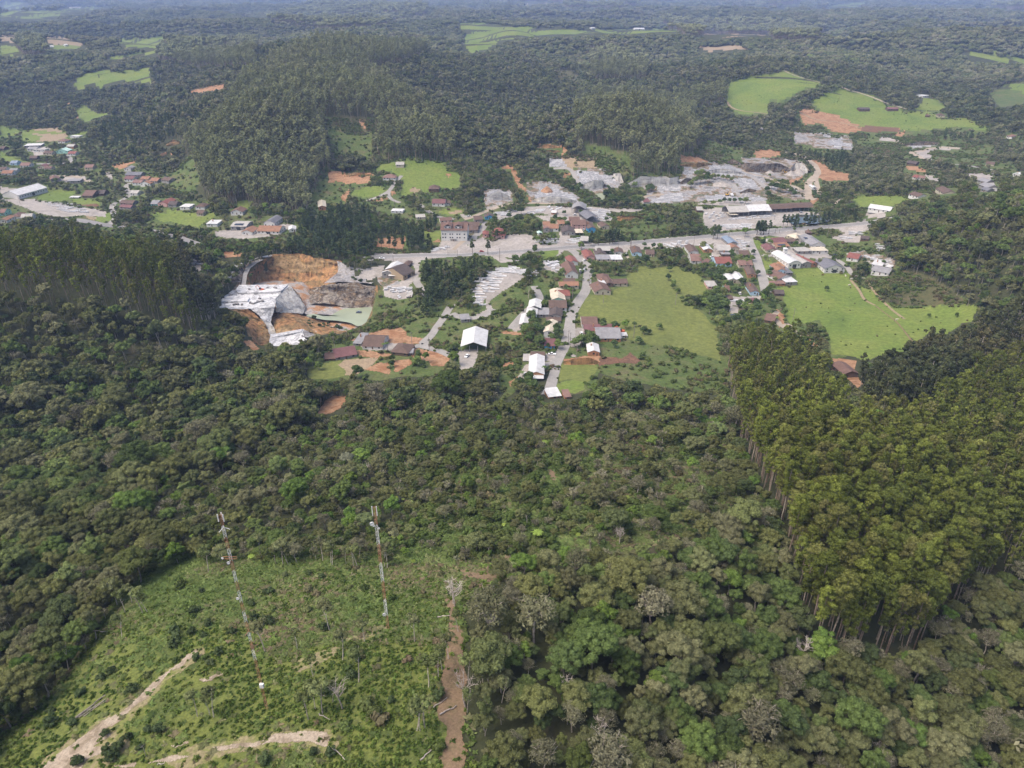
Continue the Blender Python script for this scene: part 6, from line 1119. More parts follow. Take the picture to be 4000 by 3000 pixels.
# the big white guest house: two storeys of windows, brown roof with two gabled dormer bands, white end wall
P, W, rz = placed('B3', (1340, 1203), (1657, 1213)); rz *= .5; root = empty('guest_house', (P[0], P[1], float(P[2]) + .1), rz); tag(root, 'large white guest house with a red brown roof and rows of small windows', 'guest house', 'houses and sheds of the village')
D, h = 15.0, 10.5
mark_open([(P[0], P[1]), (P[0] + W, P[1]), (P[0], P[1] + D), (P[0] + W, P[1] + D)], P[2], h + 5)
wall_part(root, W, D, h, 'x', WL['white'], rise=5.4); rf = roof_part(root, W, D, h, 'x', RF['terracotta'], rise=5.4, ov=.9)
for k in (0, 1):
    x0 = W * (.13 + .40 * k); w_ = W * .26
    v = [(x0, 1.2, h + 1.0), (x0 + w_, 1.2, h + 1.0), (x0 + w_, 1.2, h + 2.9), (x0, 1.2, h + 2.9), (x0, 4.6, h + 2.9), (x0 + w_, 4.6, h + 2.9)]; dm = mesh_obj('dormer', v, [(0, 1, 2, 3), (3, 2, 5, 4), (0, 3, 4), (1, 5, 2)], WL['white'], root)
    for i in (0, 1):
        o = bpy.data.objects.new('window', window_mesh(w_ * .26, 1.1)); COL.objects.link(o); o.parent = dm; o.location = (x0 + w_ * (.22 + .56 * i), 1.2, h + 1.4)
    v = [(x0 - 1, .4, h + 2.9), (x0 + w_ / 2, .4, h + 5.0), (x0 + w_ + 1, .4, h + 2.9), (x0 - 1, 7.2, h + 5.2), (x0 + w_ / 2, 7.4, h + 6.3), (x0 + w_ + 1, 7.2, h + 5.2)]; mesh_obj('gable_roof', v, [(0, 1, 4, 3), (1, 2, 5, 4)], RF['terracotta'], root)
for fl, zz in enumerate((2.6, 5.9)):
    for i, fx_ in enumerate((.07, .17, .35, .44, .62, .72, .90)):
        o = bpy.data.objects.new('window', window_mesh(1.3, 1.2)); COL.objects.link(o); o.parent = root; o.location = (W * fx_, 0, zz)
v, f = boxes([(W * .36, W * .58, -1.2, .02, 0, 2.0)]); mesh_obj('porch', v, f, WL['grey'], root); v, f = boxes([(W * .46, W * .5, -1.28, -1.18, 0, 1.8)]); mesh_obj('door', v, f, MT['door'], root)
# red two tier house
P, W, rz = placed('B3', (1975, 1180), (2122, 1180)); root = empty('pagoda_roofed_house', (P[0], P[1], float(P[2]) + .1), rz); tag(root, 'red roofed house with a second smaller roof tier on top', 'house', 'houses and sheds of the village')
wall_part(root, W, 12, 3.8, 'hip', WL['pink']); roof_part(root, W, 12, 3.8, 'hip', RF['red'], rise=2.2, ov=1.0); wall_part(root, W * .6, 6, 7.2, 'hip', WL['wood'], base=-5, y0=3.5, x0=W * .2); roof_part(root, W * .6, 6, 7.0, 'hip', RF['red'], rise=2.2, ov=1.0, y0=3.5, x0=W * .2, name='upper_roof'); windows(root, W, 12, 3.8, G(1))
# bell tower behind the white hall
P, W, rz = placed('C4', (1445, 478), (1492, 478)); root = empty('bell_tower', (P[0], P[1], float(P[2]) + .1), 0); tag(root, 'small square white bell tower behind the curved hall', 'bell tower'); v, f = boxes([(0, 3.2, 0, 3.2, -1, 9)]); mesh_obj('wall', v, f, WL['white'], root); roof_part(root, 3.2, 3.2, 9, 'hip', RF['white'], rise=1.0, ov=.3); windows(root, 3.2, 3.2, 9, G(3), 3, side=False, big=.7)

# raised slabs and cut blocks on the white bench
def plate(s, lift, mat, label):
    p = row(s); n = len(p); top = p + [0, 0, lift]; v = np.vstack([p - [0, 0, 1.0], top]); o = mesh_obj('granite_bench', v, [tuple(range(n, 2 * n))] + [(i, (i + 1) % n, n + (i + 1) % n, n + i) for i in range(n)], MT[mat]); return tag(o, label, kind='structure')
plate('C1 650,606,Y538 1180,600,Y537 1100,672,Y522 900,684,Y520 640,690,Y520 610,660,Y526', 1.3, 'whitegranite', 'raised rear slab of the white granite bench')
plate('C1 470,745,Y509 760,738,Y508 740,775,Y500 440,785,Y499', .9, 'whitegranite', 'low slab at the near left of the white bench')
plate('C1 990,1135,Y467 1330,1075,Y473 1320,1100,Y468 1010,1165,Y462', .8, 'whitegranite', 'low sawn step on the lower granite floor')
for i, (x, y, Y) in enumerate([(760, 660, 526), (1040, 640, 529), (770, 790, 497), (800, 800, 495), (830, 790, 497), (860, 775, 500), (900, 768, 501), (600, 805, 494), (630, 806, 494), (680, 805, 494), (560, 700, 518), (540, 560, 546), (600, 560, 545), (870, 740, 507), (960, 640, 530)]):
    P = row('C1 %d,%d,Y%d' % (x, y, Y))[0]; rg = G(900 + i); v, f = boxes([(-rg.uniform(.7, 1.6), rg.uniform(.7, 1.6), -.7, .7, -.4, rg.uniform(.5, 1.1))]); o = mesh_obj('granite_block', v, f, MT['rock']); o.location = tuple(P + [0, 0, .3 if Y < 520 else 1.4]); o.rotation_euler = (0, 0, rg.uniform(0, 3)); tag(o, 'loose cut granite block on the white bench of the big quarry', 'stone', 'loose blocks on the white bench')
# ------------------------------------------------------------------ where the trees stand
def opens(px, py):
    i = np.clip(((px + 100) / 5).astype(int), 0, OPEN.shape[0] - 1); j = np.clip(((py + 40) / 5).astype(int), 0, OPEN.shape[1] - 1); return OPEN[i, j]
RM_U, RM_V = FU, FV
def in_view(x, y, z, h, margin=260):
    px, py, f = project(np.stack([x, y, z + h * .8], -1)); margin = margin + 150000.0 / np.maximum(np.hypot(x, y), 60); ok = (px > -margin) & (px < 4000 + margin) & (py > -80) & (py < 3000 + margin * 1.6)
    u, v = uv_of(x, y); iu = np.clip(np.searchsorted(FU, u), 1, len(FU) - 1); iv = np.clip(np.searchsorted(FV, v) - 2, 0, len(FV) - 1)
    return ok & (((z + h - CAMZ) / np.exp(v)) >= runmax[iu, iv] - 0.002)
def ring_points(d0, d1, sp, seed, amax=R(62)):
    rg = G(seed); n = int(amax * (d1 * d1 - d0 * d0) / (sp * sp * 0.92)); # jittered grid
    gx_ = np.arange(-d1 * math.sin(amax), d1 * math.sin(amax), sp); gy_ = np.arange(0, d1, sp * .92); X, Y = np.meshgrid(gx_, gy_)
    X = X + (np.arange(X.shape[0]) % 2)[:, None] * sp * .5 + rg.uniform(-.42, .42, X.shape) * sp; Y = Y + rg.uniform(-.42, .42, X.shape) * sp; X, Y = X.ravel(), Y.ravel()
    d = np.hypot(X, Y); k = (d > d0) & (d < d1) & (np.abs(np.arctan2(X, Y)) < amax); X, Y = X[k], Y[k]; return X, Y, ground(X, Y)
def clear_of_open(x, y, z, h, r, strict=True):
    bad = np.zeros(len(x), bool); thin = np.zeros(len(x), bool); d = np.hypot(x, y); sx, sy = y / d, -x / d
    for kz in (0.05, .35, .7, .98):
        for kx in (0, -.75, .75):
            if kz < .3 and kx: continue
            px, py, _ = project(np.stack([x + sx * r * kx, y + sy * r * kx, z + h * kz], -1)); o = opens(px, py); bad |= o == 1; thin |= o == 2
    return ~bad, thin
def near_road(x, y, pad=2.5):
    m = np.zeros(len(x), bool)
    for L, wd in ROADS:
        b = np.nonzero((x > L[:, 0].min() - 12) & (x < L[:, 0].max() + 12) & (y > L[:, 1].min() - 12) & (y < L[:, 1].max() + 12))[0]
        for s in range(0, len(b), 4000):
            q = b[s:s + 4000]; dd = np.min((x[q, None] - L[None, ::2, 0]) ** 2 + (y[q, None] - L[None, ::2, 1]) ** 2, axis=1); m[q] |= dd < (wd / 2 + pad) ** 2
    return m
EUC_NEAR = [pts(s) for s in ['O 1562,760 1600,715 1640,690 1700,690 1740,740 1790,790 1800,850 1850,900 1990,880 2100,800 2212,690 2260,690 2260,1170 2130,1215 2080,1230 1990,1340 1760,1320 1725,1180 1700,1050 1600,880']]
EUC_DARK = [pts(s) for s in ['O 1860,800 1900,750 1930,715 2000,690 2110,700 2212,640 2260,640 2260,720 2100,800 2020,860 1950,880 1880,860', 'C3 0,600 100,520 180,500 280,500 420,680 430,750 380,880 300,960 150,900 0,860', 'C2 1870,560 2212,460 2212,960 1800,1000 1760,860', 'C1 0,0 60,300 200,520 350,640 370,780 240,830 0,800']]
EUC_LEFT = [pts(s) for s in ['O -60,478 180,476 300,500 395,528 410,600 445,650 430,690 330,660 200,610 -60,600']]
EUC_HILL = [pts(s) for s in ['O 395,290 480,240 530,160 600,120 690,82 900,88 935,100 860,125 790,135 960,255 985,300 965,350 880,345 815,320 805,245 715,250 712,440 500,420 400,400', 'A1 1360,340 2212,300 2212,540 1700,540 1360,490', 'O 1245,200 1300,188 1420,200 1500,230 1522,320 1460,362 1440,392 1330,392 1300,350 1240,300', 'A2 100,150 700,0 1500,-30 1460,130 1000,210 500,235', 'A3 1280,170 2260,190 2260,300 1430,290', 'A4 0,200 500,230 420,330 0,320', 'A1 120,310 420,320 425,445 150,465', 'A3 640,350 1150,470 1170,640 700,660', 'B2 60,0 340,0 340,160 100,100', 'A3 1380,830 1880,720 1870,830 1500,920']]
PINEZ = [pts(s) for s in ['C2 820,430 1000,290 1300,190 1760,330 1480,560 1210,880 820,1060 690,900 900,740 830,640', 'O 225,262 300,255 430,235 440,290 300,302 222,312', 'B6 1050,230 1400,170 1700,200 1750,330 1400,400 1050,390', 'B3 600,1040 1280,1040 1280,1240 900,1250 620,1200', 'O 620,500 800,480 940,470 950,520 820,545 700,550 620,540', 'B6 180,350 560,480 540,600 330,640 230,560', 'B4 1300,1060 1800,1000 1830,1200 1300,1270', 'O 560,500 700,440 800,440 800,470 640,510']]
TOWN = [pts(s) for s in ['O -60,300 250,300 330,400 420,430 600,470 720,440 800,330 1000,330 1300,350 1480,380 1560,330 1750,250 2260,300 2260,400 1950,460 1870,480 1900,560 2000,600 1900,640 1560,700 1200,900 1050,860 700,850 680,780 800,700 850,600 600,540 430,560 380,520 -60,480']]
def zone_of(x, y, z, h, polys):
    px, py, _ = project(np.stack([x, y, z + h], -1)); m = np.zeros(len(x), bool)
    for P in polys: m |= pip(P, px, py)
    return m

ALL = []   # (kind, x, y, z, scale)
CLEARP = np.array(pts('O 40,1720 -20,1640 -10,1600 60,1560 120,1500 190,1400 250,1310 330,1240 420,1215 560,1222 700,1212 850,1222 980,1232 1080,1245 1010,1280 955,1330 985,1390 960,1480 985,1560 1010,1720'))
for d0, d1, sp, seed in ((62, 210, 3.35, 301), (210, 420, 3.6, 302), (420, 1000, 4.9, 303), (1000, 1900, 6.6, 304)):
    X, Y, Z = ring_points(d0, d1, sp, seed)
    k = in_view(X, Y, Z, 22); X, Y, Z = X[k], Y[k], Z[k]; rg = G(seed + 50); n = len(X)
    isE = zone_of(X, Y, Z, 15, EUC_NEAR); isD = zone_of(X, Y, Z, 14, EUC_DARK); isL = zone_of(X, Y, Z, 15, EUC_LEFT) & (np.hypot(X, Y) < 620); isH = zone_of(X, Y, Z, 14, EUC_HILL) & (np.hypot(X, Y) > 600); isP = zone_of(X, Y, Z, 9, PINEZ) & (G(seed + 51).uniform(size=n) < .58)
    ez = isE | isL | isH | isD
    hh = np.where(ez, 21.0, np.where(isP, 13.0, 9.0)); rr = np.where(ez, 2.3, 3.0)
    big = fbm(X / 60, Y / 60, 77, 3); s = np.where(ez | isP, rg.uniform(.58, 1.14, n), np.clip(rg.lognormal(-.26, .33, n) + .18 * big, .4, 1.8))
    # the right foreground has the largest crowns, the middle slope the smallest
    mid = zone_of(X, Y, Z, 4, [pts('O 700,900 1150,860 1560,880 1680,1100 1450,1190 1000,1210 500,1200 300,1100')]); s = np.where(mid & ~ez, s * .62, s)
    town = zone_of(X, Y, Z, 4, TOWN); s = np.where(town & ~ez & ~isP, s * .72, s); s = np.where(isH, s * 1.12, s)
    rgt = zone_of(X, Y, Z, 5, [pts('O 1200,1250 1700,1200 2260,1200 2260,1760 1050,1760 1100,1350')]); s = np.where(rgt & ~ez, s * .92, s); s = np.where((np.hypot(X, Y) < 210) & ~ez, s * .8, s)
    ok, thin = clear_of_open(X, Y, Z, hh * s, rr * s)
    clr = zone_of(X, Y, Z, 0.3, [CLEARP]); sparse_mid = zone_of(X, Y, Z, 1, [pts('O 960,1000 1150,960 1400,940 1560,960 1600,1050 1500,1130 1350,1180 1150,1200 1000,1210 880,1190 900,1100')])
    keepm = ok & ~near_road(X, Y, 1.8) & ~(thin & ~sparse_mid & (rg.uniform(size=n) > .12)) & ~(sparse_mid & (rg.uniform(size=n) > .55)) & ~clr
    inq_ = (X > q3[:, 0].min()) & (X < q3[:, 0].max()) & (Y > q3[:, 1].min()) & (Y < q3[:, 1].max()); t = np.zeros(n, bool); t[inq_] = pip(q3, X[inq_], Y[inq_]); keepm &= ~t
    u = rg.uniform(size=n); grey_p = np.where(rgt | sparse_mid | mid, .17, .08)
    kind = np.where(isD, 'darkeuc', np.where(isE | isL, 'euc', np.where(isH, 'eucfar', np.where(isP, 'pine', np.where(u < grey_p, 'sparse', np.where(u > .975, 'bright', np.where((u > .925) & (sparse_mid | mid), 'fern', 'broad')))))))
    for q in np.nonzero(keepm)[0]: ALL.append((kind[q], X[q], Y[q], Z[q], s[q]))
print('trees', len(ALL))
K = np.array([a[0] for a in ALL]); XYZ = np.array([a[1:4] for a in ALL]); SC = np.array([a[4] for a in ALL]); DD = np.hypot(XYZ[:, 0], XYZ[:, 1])
slant = np.sqrt(DD ** 2 + (XYZ[:, 2] - CAMZ) ** 2)
px_, py_, _ = project(XYZ + np.array([0, 0, 6.0])); inframe = (px_ > -20) & (px_ < 4020) & (py_ > -20) & (py_ < 3040)
def pick(kinds, n, tall=1.0):
    m = np.isin(K, kinds) & inframe; i = np.nonzero(m)[0]; return i[np.argsort(slant[i] / SC[i])[:n]]
used = np.zeros(len(ALL), bool)
def place(protos, idx, labels, group, seed, cat='tree', smul=1.0):
    rg = G(seed)
    for n_, i in enumerate(idx):
        used[i] = True; pr = protos[int(rg.integers(len(protos)))]; loc = tuple(XYZ[i]); rz = rg.uniform(0, 6.28); s = float(SC[i]) * smul; first = not pr.get('label')
        lab = labels(i) if callable(labels) else labels
        if first: pr.location = loc; pr.rotation_euler = (0, 0, rz); pr.scale = (s, s, s); o = pr
        else: o = dup(pr, loc, rz, s)
        tag(o, lab, cat, group)
place(PROTO['broadleaf_tree'], pick(['broad'], 300), 'broadleaf forest tree with a rounded leafy crown on the near slopes', 'broadleaf trees of the near forest', 1)
place(PROTO['sparse_tree'], pick(['sparse'], 160), 'grey brown sparse crowned forest tree with pale twigs', 'grey sparse trees of the near forest', 2)
place(PROTO['bright_tree'], pick(['bright'], 60), 'bright green leafy tree standing out in the darker forest', 'bright green trees of the forest', 3)
place(PROTO['eucalyptus'], pick(['euc'], 300), 'slender plantation eucalyptus with a yellow green rounded top', 'eucalyptus trees of the right hand plantation', 4)
place(PROTO['tree_fern'], pick(['fern'], 120), 'tree fern with a star of light green fronds on the middle slope', 'tree ferns of the middle slope', 5, 'tree fern')
# one tree of each plainer build stands in the forest, and the masses repeat them
def seat(key, kinds, lab, cat='tree', dmin=250):
    for n_, pr in enumerate(PROTO[key]):
        m = np.nonzero(np.isin(K, kinds) & inframe & ~used & (DD > dmin))[0]
        i = m[(n_ * 37 + 11) % len(m)]; used[i] = True; pr.location = tuple(XYZ[i]); tag(pr, lab, cat, lab); pr['group'] = lab + ' mass'
seat('broad_mid', ['broad'], 'round crowned broadleaf tree in the middle distance forest'); seat('sparse_mid', ['sparse'], 'thin grey tree in the middle distance forest'); seat('euc_mid', ['euc'], 'eucalyptus deep inside the right hand plantation')
seat('eucfar_mid', ['eucfar'], 'eucalyptus on the far plantation hill', dmin=700); seat('darkeuc_mid', ['darkeuc'], 'old dark eucalyptus with a pale trunk'); seat('pine_mid', ['pine'], 'dark pine in the village wood'); seat('broad_far', ['broad'], 'small looking broadleaf tree on a far hillside', dmin=900)
rest = ~used
def mass(name, kinds, d0, d1, key, lab, seed, smul=1.0):
    m = np.isin(K, kinds) & rest & (DD >= d0) & (DD < d1); scatter(name, PROTO[key], XYZ[m], SC[m] * smul, lab, seed)
nearcrowns = {k: [c for pr in PROTO[k] for c in KIDS[pr.name] if c.name.startswith('crown')] for k in ('broadleaf_tree', 'sparse_tree', 'eucalyptus', 'bright_tree', 'tree_fern')}
PROTO['near_b'], PROTO['near_s'] = nearcrowns['broadleaf_tree'], nearcrowns['sparse_tree']; PROTO['near_br'] = nearcrowns['bright_tree']; PROTO['near_f'] = nearcrowns['tree_fern']
mass('forest', ['broad'], 0, 300, 'near_b', 'dense native forest covering the near slopes', 11)
mass('forest', ['broad'], 300, 900, 'broad_mid', 'dense native forest around the valley floor', 12)
mass('forest', ['broad', 'sparse', 'bright'], 900, 3000, 'broad_far', 'dense native forest on the hills behind the village', 13)
mass('forest', ['sparse'], 0, 900, 'sparse_mid', 'grey sparse trees mixed through the forest', 14)
mass('forest', ['bright'], 0, 900, 'near_br', 'bright green trees dotted through the forest', 15)
mass('forest', ['fern'], 0, 2000, 'near_f', 'tree ferns scattered over the middle slope', 16)
mass('eucalyptus_forest', ['euc'], 0, 2000, 'euc_mid', 'eucalyptus plantation rows covering the right hand slope and left ridge', 17)
mass('eucalyptus_forest', ['eucfar'], 0, 2000, 'eucfar_mid', 'eucalyptus plantation blocks on the hills behind the village', 18)
mass('eucalyptus_forest', ['darkeuc'], 0, 2000, 'darkeuc_mid', 'old dark eucalyptus stands', 19)
mass('pine_forest', ['pine'], 0, 2000, 'pine_mid', 'dark pine woods beside the highway and lanes', 20, .82)
# far hills: clumps of crowns
FP, FS = [], []
for d0, d1, sp, seed, s0 in ((1900, 3300, 13.5, 401, 1.0), (3300, 5400, 20, 402, 1.45), (5400, 9600, 34, 403, 2.3)):
    X, Y, Z = ring_points(d0, d1, sp, seed, R(42)); k = in_view(X, Y, Z, 14, 200); X, Y, Z = X[k], Y[k], Z[k]; px, py, _ = project(np.stack([X, Y, Z + 5], -1)); k = clear_of_open(X, Y, Z, 9.0 * s0, 10.0 * s0)[0]; FP.append(np.stack([X, Y, Z], -1)[k]); FS.append(np.full(k.sum(), s0))
FP = np.vstack(FP); FS = np.concatenate(FS) * G(5).uniform(.8, 1.2, len(FP)); print('far clumps', len(FP))
for n_, pr in enumerate(PROTO['clump']):
    pr.location = tuple(FP[n_ * 301 + 17]); tag(pr, 'clump of round crowns on a distant hill', 'tree', 'clumps of crowns on the distant hills')
fe = zone_of(FP[:, 0], FP[:, 1], FP[:, 2], 12, [EUC_HILL[i] for i in (1, 3, 4, 5, 6, 7)] + [pts('A3 300,0 1100,-20 1100,60 500,60'), pts('A4 0,-20 330,-20 330,20 0,60'), pts('A4 1900,0 2260,0 2260,110 1950,70')])
for n_, pr in enumerate(PROTO['eucclump']): pr.location = tuple(FP[np.nonzero(fe)[0][40 + n_ * 30]]); tag(pr, 'clump of eucalyptus in a distant plantation', 'tree', 'clumps of eucalyptus in the distant plantations')
scatter('forest', PROTO['clump'], FP[~fe], FS[~fe], 'endless forest over the distant bluish hills', 31)
scatter('eucalyptus_forest', PROTO['eucclump'], FP[fe], FS[fe], 'grey green plantation blocks on the distant hills', 32)
# ground cover of the clearing and the thin middle slope
def cover(name, protos, area, sp, lab, seed, s0, s1, dens=None, dmax=330):
    X, Y, Z = ring_points(60, dmax, sp, seed); px, py, _ = project(np.stack([X, Y, Z], -1)); k = pip(area, px, py) & (px > -150) & (px < 4150) & (py < 3200); iu = np.clip(np.searchsorted(FU, np.arctan2(X, Y)), 0, len(FU) - 2); iv = np.clip(np.searchsorted(FV, np.log(np.hypot(X, Y))), 0, len(FV) - 2)
    zi = zid[iu, iv]; names = [z[0] for z in ZONES]; k &= ~(np.isin(zi, [names.index('stony_track'), names.index('firebreak_path')]) & (G(seed + 9).uniform(size=len(X)) > .12)) & ~((zi == names.index('worn_grass')) & (G(seed + 8).uniform(size=len(X)) > .35))
    if dens is not None: k &= G(seed + 1).uniform(size=len(X)) < dens(X, Y, px, py)
    s = G(seed + 2).uniform(s0, s1, k.sum()); return scatter(name, protos, np.stack([X, Y, Z + .08], -1)[k], s, lab, seed)
CA = np.array(pts('O -60,1760 -60,1560 60,1540 120,1480 190,1380 250,1290 330,1220 420,1195 560,1200 700,1190 850,1200 980,1215 1110,1235 1040,1290 1000,1330 1010,1390 990,1480 1020,1560 1050,1760'))
MA = np.array(pts('O 900,1000 1150,940 1400,920 1580,940 1620,1050 1520,1150 1350,1200 1100,1240 900,1230 300,1240 260,1180 860,1150'))
patch = lambda X, Y, a, b: np.clip((fbm(X / 13, Y / 13, 61, 3) - a) * b, 0, 1)
cover('undergrowth', PROTO['fern_tuft'], CA, .85, 'low ferns and bracken over the clearing', 501, .7, 1.5, lambda X, Y, px, py: np.clip(.05 + .8 * patch(X, Y, -.05, 2.2) + .7 * (py < 2520) * (px > 420) - .6 * (px < 1000) * (py > 2450), .03, 1))
cover('grass', PROTO['grass_tuft'], CA, .8, 'bright grass tufts in the clearing', 511, .5, 1.0, lambda X, Y, px, py: .75 - patch(X, Y, -.2, 2.0) * .5)
cover('undergrowth', PROTO['fern_tuft'], MA, 1.15, 'brown and green bracken under the thin trees of the middle slope', 521, 1.0, 2.0, None, 420)
# bushes and tufts over the rough pastures and bare slopes
def zone_cover(zname, protos, sp, s0, s1, dens, lab, seed, dmin=250, dmax=1500, name='undergrowth'):
    X, Y, Z = ring_points(dmin, dmax, sp, seed); iu = np.clip(np.searchsorted(FU, np.arctan2(X, Y)), 0, len(FU) - 2); iv = np.clip(np.searchsorted(FV, np.log(np.hypot(X, Y))), 0, len(FV) - 2)
    k = zid[iu, iv] == [z[0] for z in ZONES].index(zname); k &= G(seed + 1).uniform(size=len(X)) < np.clip(dens * (.25 + 7 * np.clip(fbm(X / 30, Y / 22, seed, 4) - .02, 0, 1)), 0, 1); k &= ~near_road(X, Y, .8)
    px, py, _ = project(np.stack([X, Y, Z + 1.2], -1)); i = np.clip(((px + 100) / 5).astype(int), 0, OPEN.shape[0] - 1); j = np.clip(((py + 40) / 5).astype(int), 0, OPEN.shape[1] - 1); k &= ~BMASK[i, j]
    return scatter(name, protos, np.stack([X, Y, Z + .1], -1)[k], G(seed + 2).uniform(s0, s1, k.sum()), lab, seed)
zone_cover('rough_pasture', PROTO['bush'], 2.2, .35, 1.25, .30, 'wild bushes scattered over the rough pastures of the village', 531)
zone_cover('hill_scrub', PROTO['bush'], 2.2, .5, 1.1, .6, 'low scrub on the bare slopes and the fallow field', 541)
zone_cover('burnt_slope', PROTO['bush'], 2.4, .5, 1.2, .5, 'small bushes under the thin trees of the middle slope', 551, 100)
zone_cover('meadow', PROTO['bush'], 9, .25, .55, .12, 'odd small bushes on the meadows', 561, 250, 2400)
zone_cover('clearing_ground', PROTO['bush'], 4.4, .3, .8, .14, 'small bushes in the clearing around the masts', 571, 60)
# countable shrubs in the clearing
SHR = pts('F1 1650,600 1590,400 1410,570 1560,570 1600,770 1770,740 1190,920 1060,1050 860,1390 1200,1360 1300,1370 870,1540 630,1630 985,1500 910,1600 1140,1510 410,1210 420,1320 590,1320 670,1060 830,940 900,900 1430,610 1400,680 1690,500 1870,570 1640,240 2040,340 2180,240 2060,460 2190,490 1710,830 1050,1420 F2 80,250 100,500 560,540 530,120 830,780 780,920 1100,1120 1500,1080 560,1050 240,110 430,90 600,1560 470,1540 80,1600')
P = cast([p[0] for p in SHR], [p[1] for p in SHR]); rg = G(88)
for i, p in enumerate(P):
    pr = PROTO['shrub'][i % 3]; s = rg.uniform(.75, 1.35)
    if not pr.get('label'): pr.location = tuple(p); pr.scale = (s,) * 3; o = pr
    else: o = dup(pr, tuple(p), rg.uniform(0, 6), s)
    tag(o, 'dark rounded shrub dotting the open clearing', 'shrub', 'shrubs dotting the clearing')

# the plants that the undergrowth repeats stand in the clearing too
for key, lab, cat in (('fern_tuft', 'low fern plant in the clearing below the masts', 'fern'), ('grass_tuft', 'bright grass tuft in the clearing below the masts', 'grass'), ('bush', 'small wild bush in the clearing below the masts', 'bush'), ('dead_tree', 'leafless pale tree at the edge of the clearing', 'tree')):
    for i, pr in enumerate(PROTO[key]):
        P = cast(*pts('F2 %d,%d' % ((900 + 60 * i, 1180 + 50 * i) if key != 'dead_tree' else ((1600, 330) if i == 0 else (1700, 1170))))[0])[0]; pr.location = tuple(P + [0, 0, .05])
        if not pr.get('label'): tag(pr, lab, cat, lab + ', repeated')
rg = G(97)
for q in pts('F1 985,610 1015,410 1070,330 950,350 720,640 780,630 550,880 400,1100 1160,410 1200,400 1700,1240 1730,1250 1600,1250 2150,720 F2 1300,1360 1330,1360 1370,1340 1400,1010 1480,930 1510,870 1840,980 1820,1060 1710,1210 540,1220 480,1190 430,1270 620,1130 700,790 880,640 465,920 335,700 1285,640 1720,970 1800,860 1950,850 2000,860 1990,1130 1560,780 1640,560 830,970 600,550 1850,1360 G 545,500 600,505 640,500 700,400 820,400 900,480 960,500 970,515 1080,495 1140,520 1170,520 1390,530 1370,520 1450,400 30,560 80,380 430,430 E2 1180,600 950,1130 1620,1110 1440,1540 2090,1180 1260,550 950,640 1200,940 1690,900'):
    P = cast(q[0], q[1])[0]; pr = PROTO['slender'][int(rg.integers(3))]; s = rg.uniform(.7, 1.15)
    if not pr.get('label'): o = pr; o.location = tuple(P); o.scale = (s, s, s)
    else: o = dup(pr, tuple(P), rg.uniform(0, 6), s)
    tag(o, 'slender tree with a thin pale trunk on the clearing edge', 'tree', 'slender trees round the clearing')
for q, lab in zip(pts('F2 1610,350 700,1180 E2 170,620 420,600 1800,1040 F3 430,1100 700,1450 F4 830,1430 400,800 1000,1600'), ['pale leafless tree at the top of the firebreak', 'small leafless tree in the clearing', 'white bare crown behind the right hand mast', 'grey bare tree above the right hand mast', 'grey bare shrubby tree on the middle slope', 'white bare tree among the dark near crowns', 'forked bare tree between the near crowns', 'bare pale branches rising over the near crowns at the right', 'pale split trunk on the wooded right slope', 'wide bare branched crown at the bottom right']):
    P = cast(q[0], q[1])[0]; o = dup(PROTO['dead_tree'][len(lab) % 2], tuple(P), rg.uniform(0, 6), rg.uniform(.8, 1.15), lab, 'bare trees'); tag(o, lab, 'tree')

QB = ['C1 1030,258 1080,250 1140,248 1210,250 1270,252 1350,262 1420,275 1500,285 1600,300 1700,318 1800,360 1830,330', 'C1 500,920,Y492 560,950,Y490 620,1000,Y482 600,900,Y494 690,1010,Y480 800,1100,Y468 830,1140,Y466 780,1180,Y462 700,1110,Y468 540,880,Y492 480,900,Y492 660,890,Y488 1400,990,Y499 1440,1010,Y497 1520,1040,Y493 1560,1060,Y492 1460,960,Y502 1600,1040,Y496 1110,1030,Y488 450,880,Y494 520,980,Y484 560,1040,Y478 600,1080,Y474 640,1120,Y470 660,1160,Y466 700,960,Y486 740,1020,Y480 660,1050,Y476 720,1080,Y472 780,1130,Y468 730,1140,Y466 580,950,Y488 620,930,Y492 1650,1070,Y493 1700,1060,Y494 1750,1075,Y493 1560,1020,Y498 1620,1010,Y500 1360,1060,Y486 1420,1060,Y488 1400,1030,Y492 560,640,Y532 570,600,Y538 610,480,Y553 640,430,Y560 700,400,Y567 840,420,Y582 800,440,Y572 790,480,Y560 770,500,Y552 760,430,Y572 1900,540,Y556 1960,560,Y556 2050,560,Y556 2100,600,Y552 1880,520,Y558 2130,700,Y546 2110,800,Y536 2090,900,Y524 2060,960,Y516']
n_ = 0
for s_ in QB:
    for P in row(s_):
        sc_ = G(n_).uniform(1.0, 2.2); o = dup(PROTO['shrub'][n_ % 3], tuple(P - [0, 0, .3]), n_ * 1.3, sc_, 'green bush clinging to the edge or banks of the big quarry', 'bushes on the quarry banks'); n_ += 1
# ------------------------------------------------------------------ lattice masts
def paint(name, c, rough=.5, wear=.25, c2=None):
    m, t, b = newmat(name); col = ramp(t, [(.3, c2 or tuple(k * .7 for k in c)), (.6, c)], noise_tex(t, 2.5, 4)); t.links.new(col, b.inputs['Base Color']); b.inputs['Roughness'].default_value = rough; return m
PT = {'red': paint('rusty_orange_paint', (.34, .15, .09)), 'white': paint('mast_white_paint', (.66, .65, .62)), 'black': paint('tyre_rubber', (.03, .03, .03), .8), 'carwhite': paint('white_car_paint', (.78, .78, .78), .3), 'carred': paint('red_car_paint', (.45, .04, .03), .35), 'cardark': paint('dark_car_paint', (.04, .045, .055), .3), 'silver': paint('silver_car_paint', (.45, .46, .48), .3), 'yellow': paint('machine_yellow', (.55, .33, .05), .5), 'orange': paint('machine_orange', (.55, .12, .04), .5), 'tank': paint('blue_tank_plastic', (.06, .28, .62), .5)}
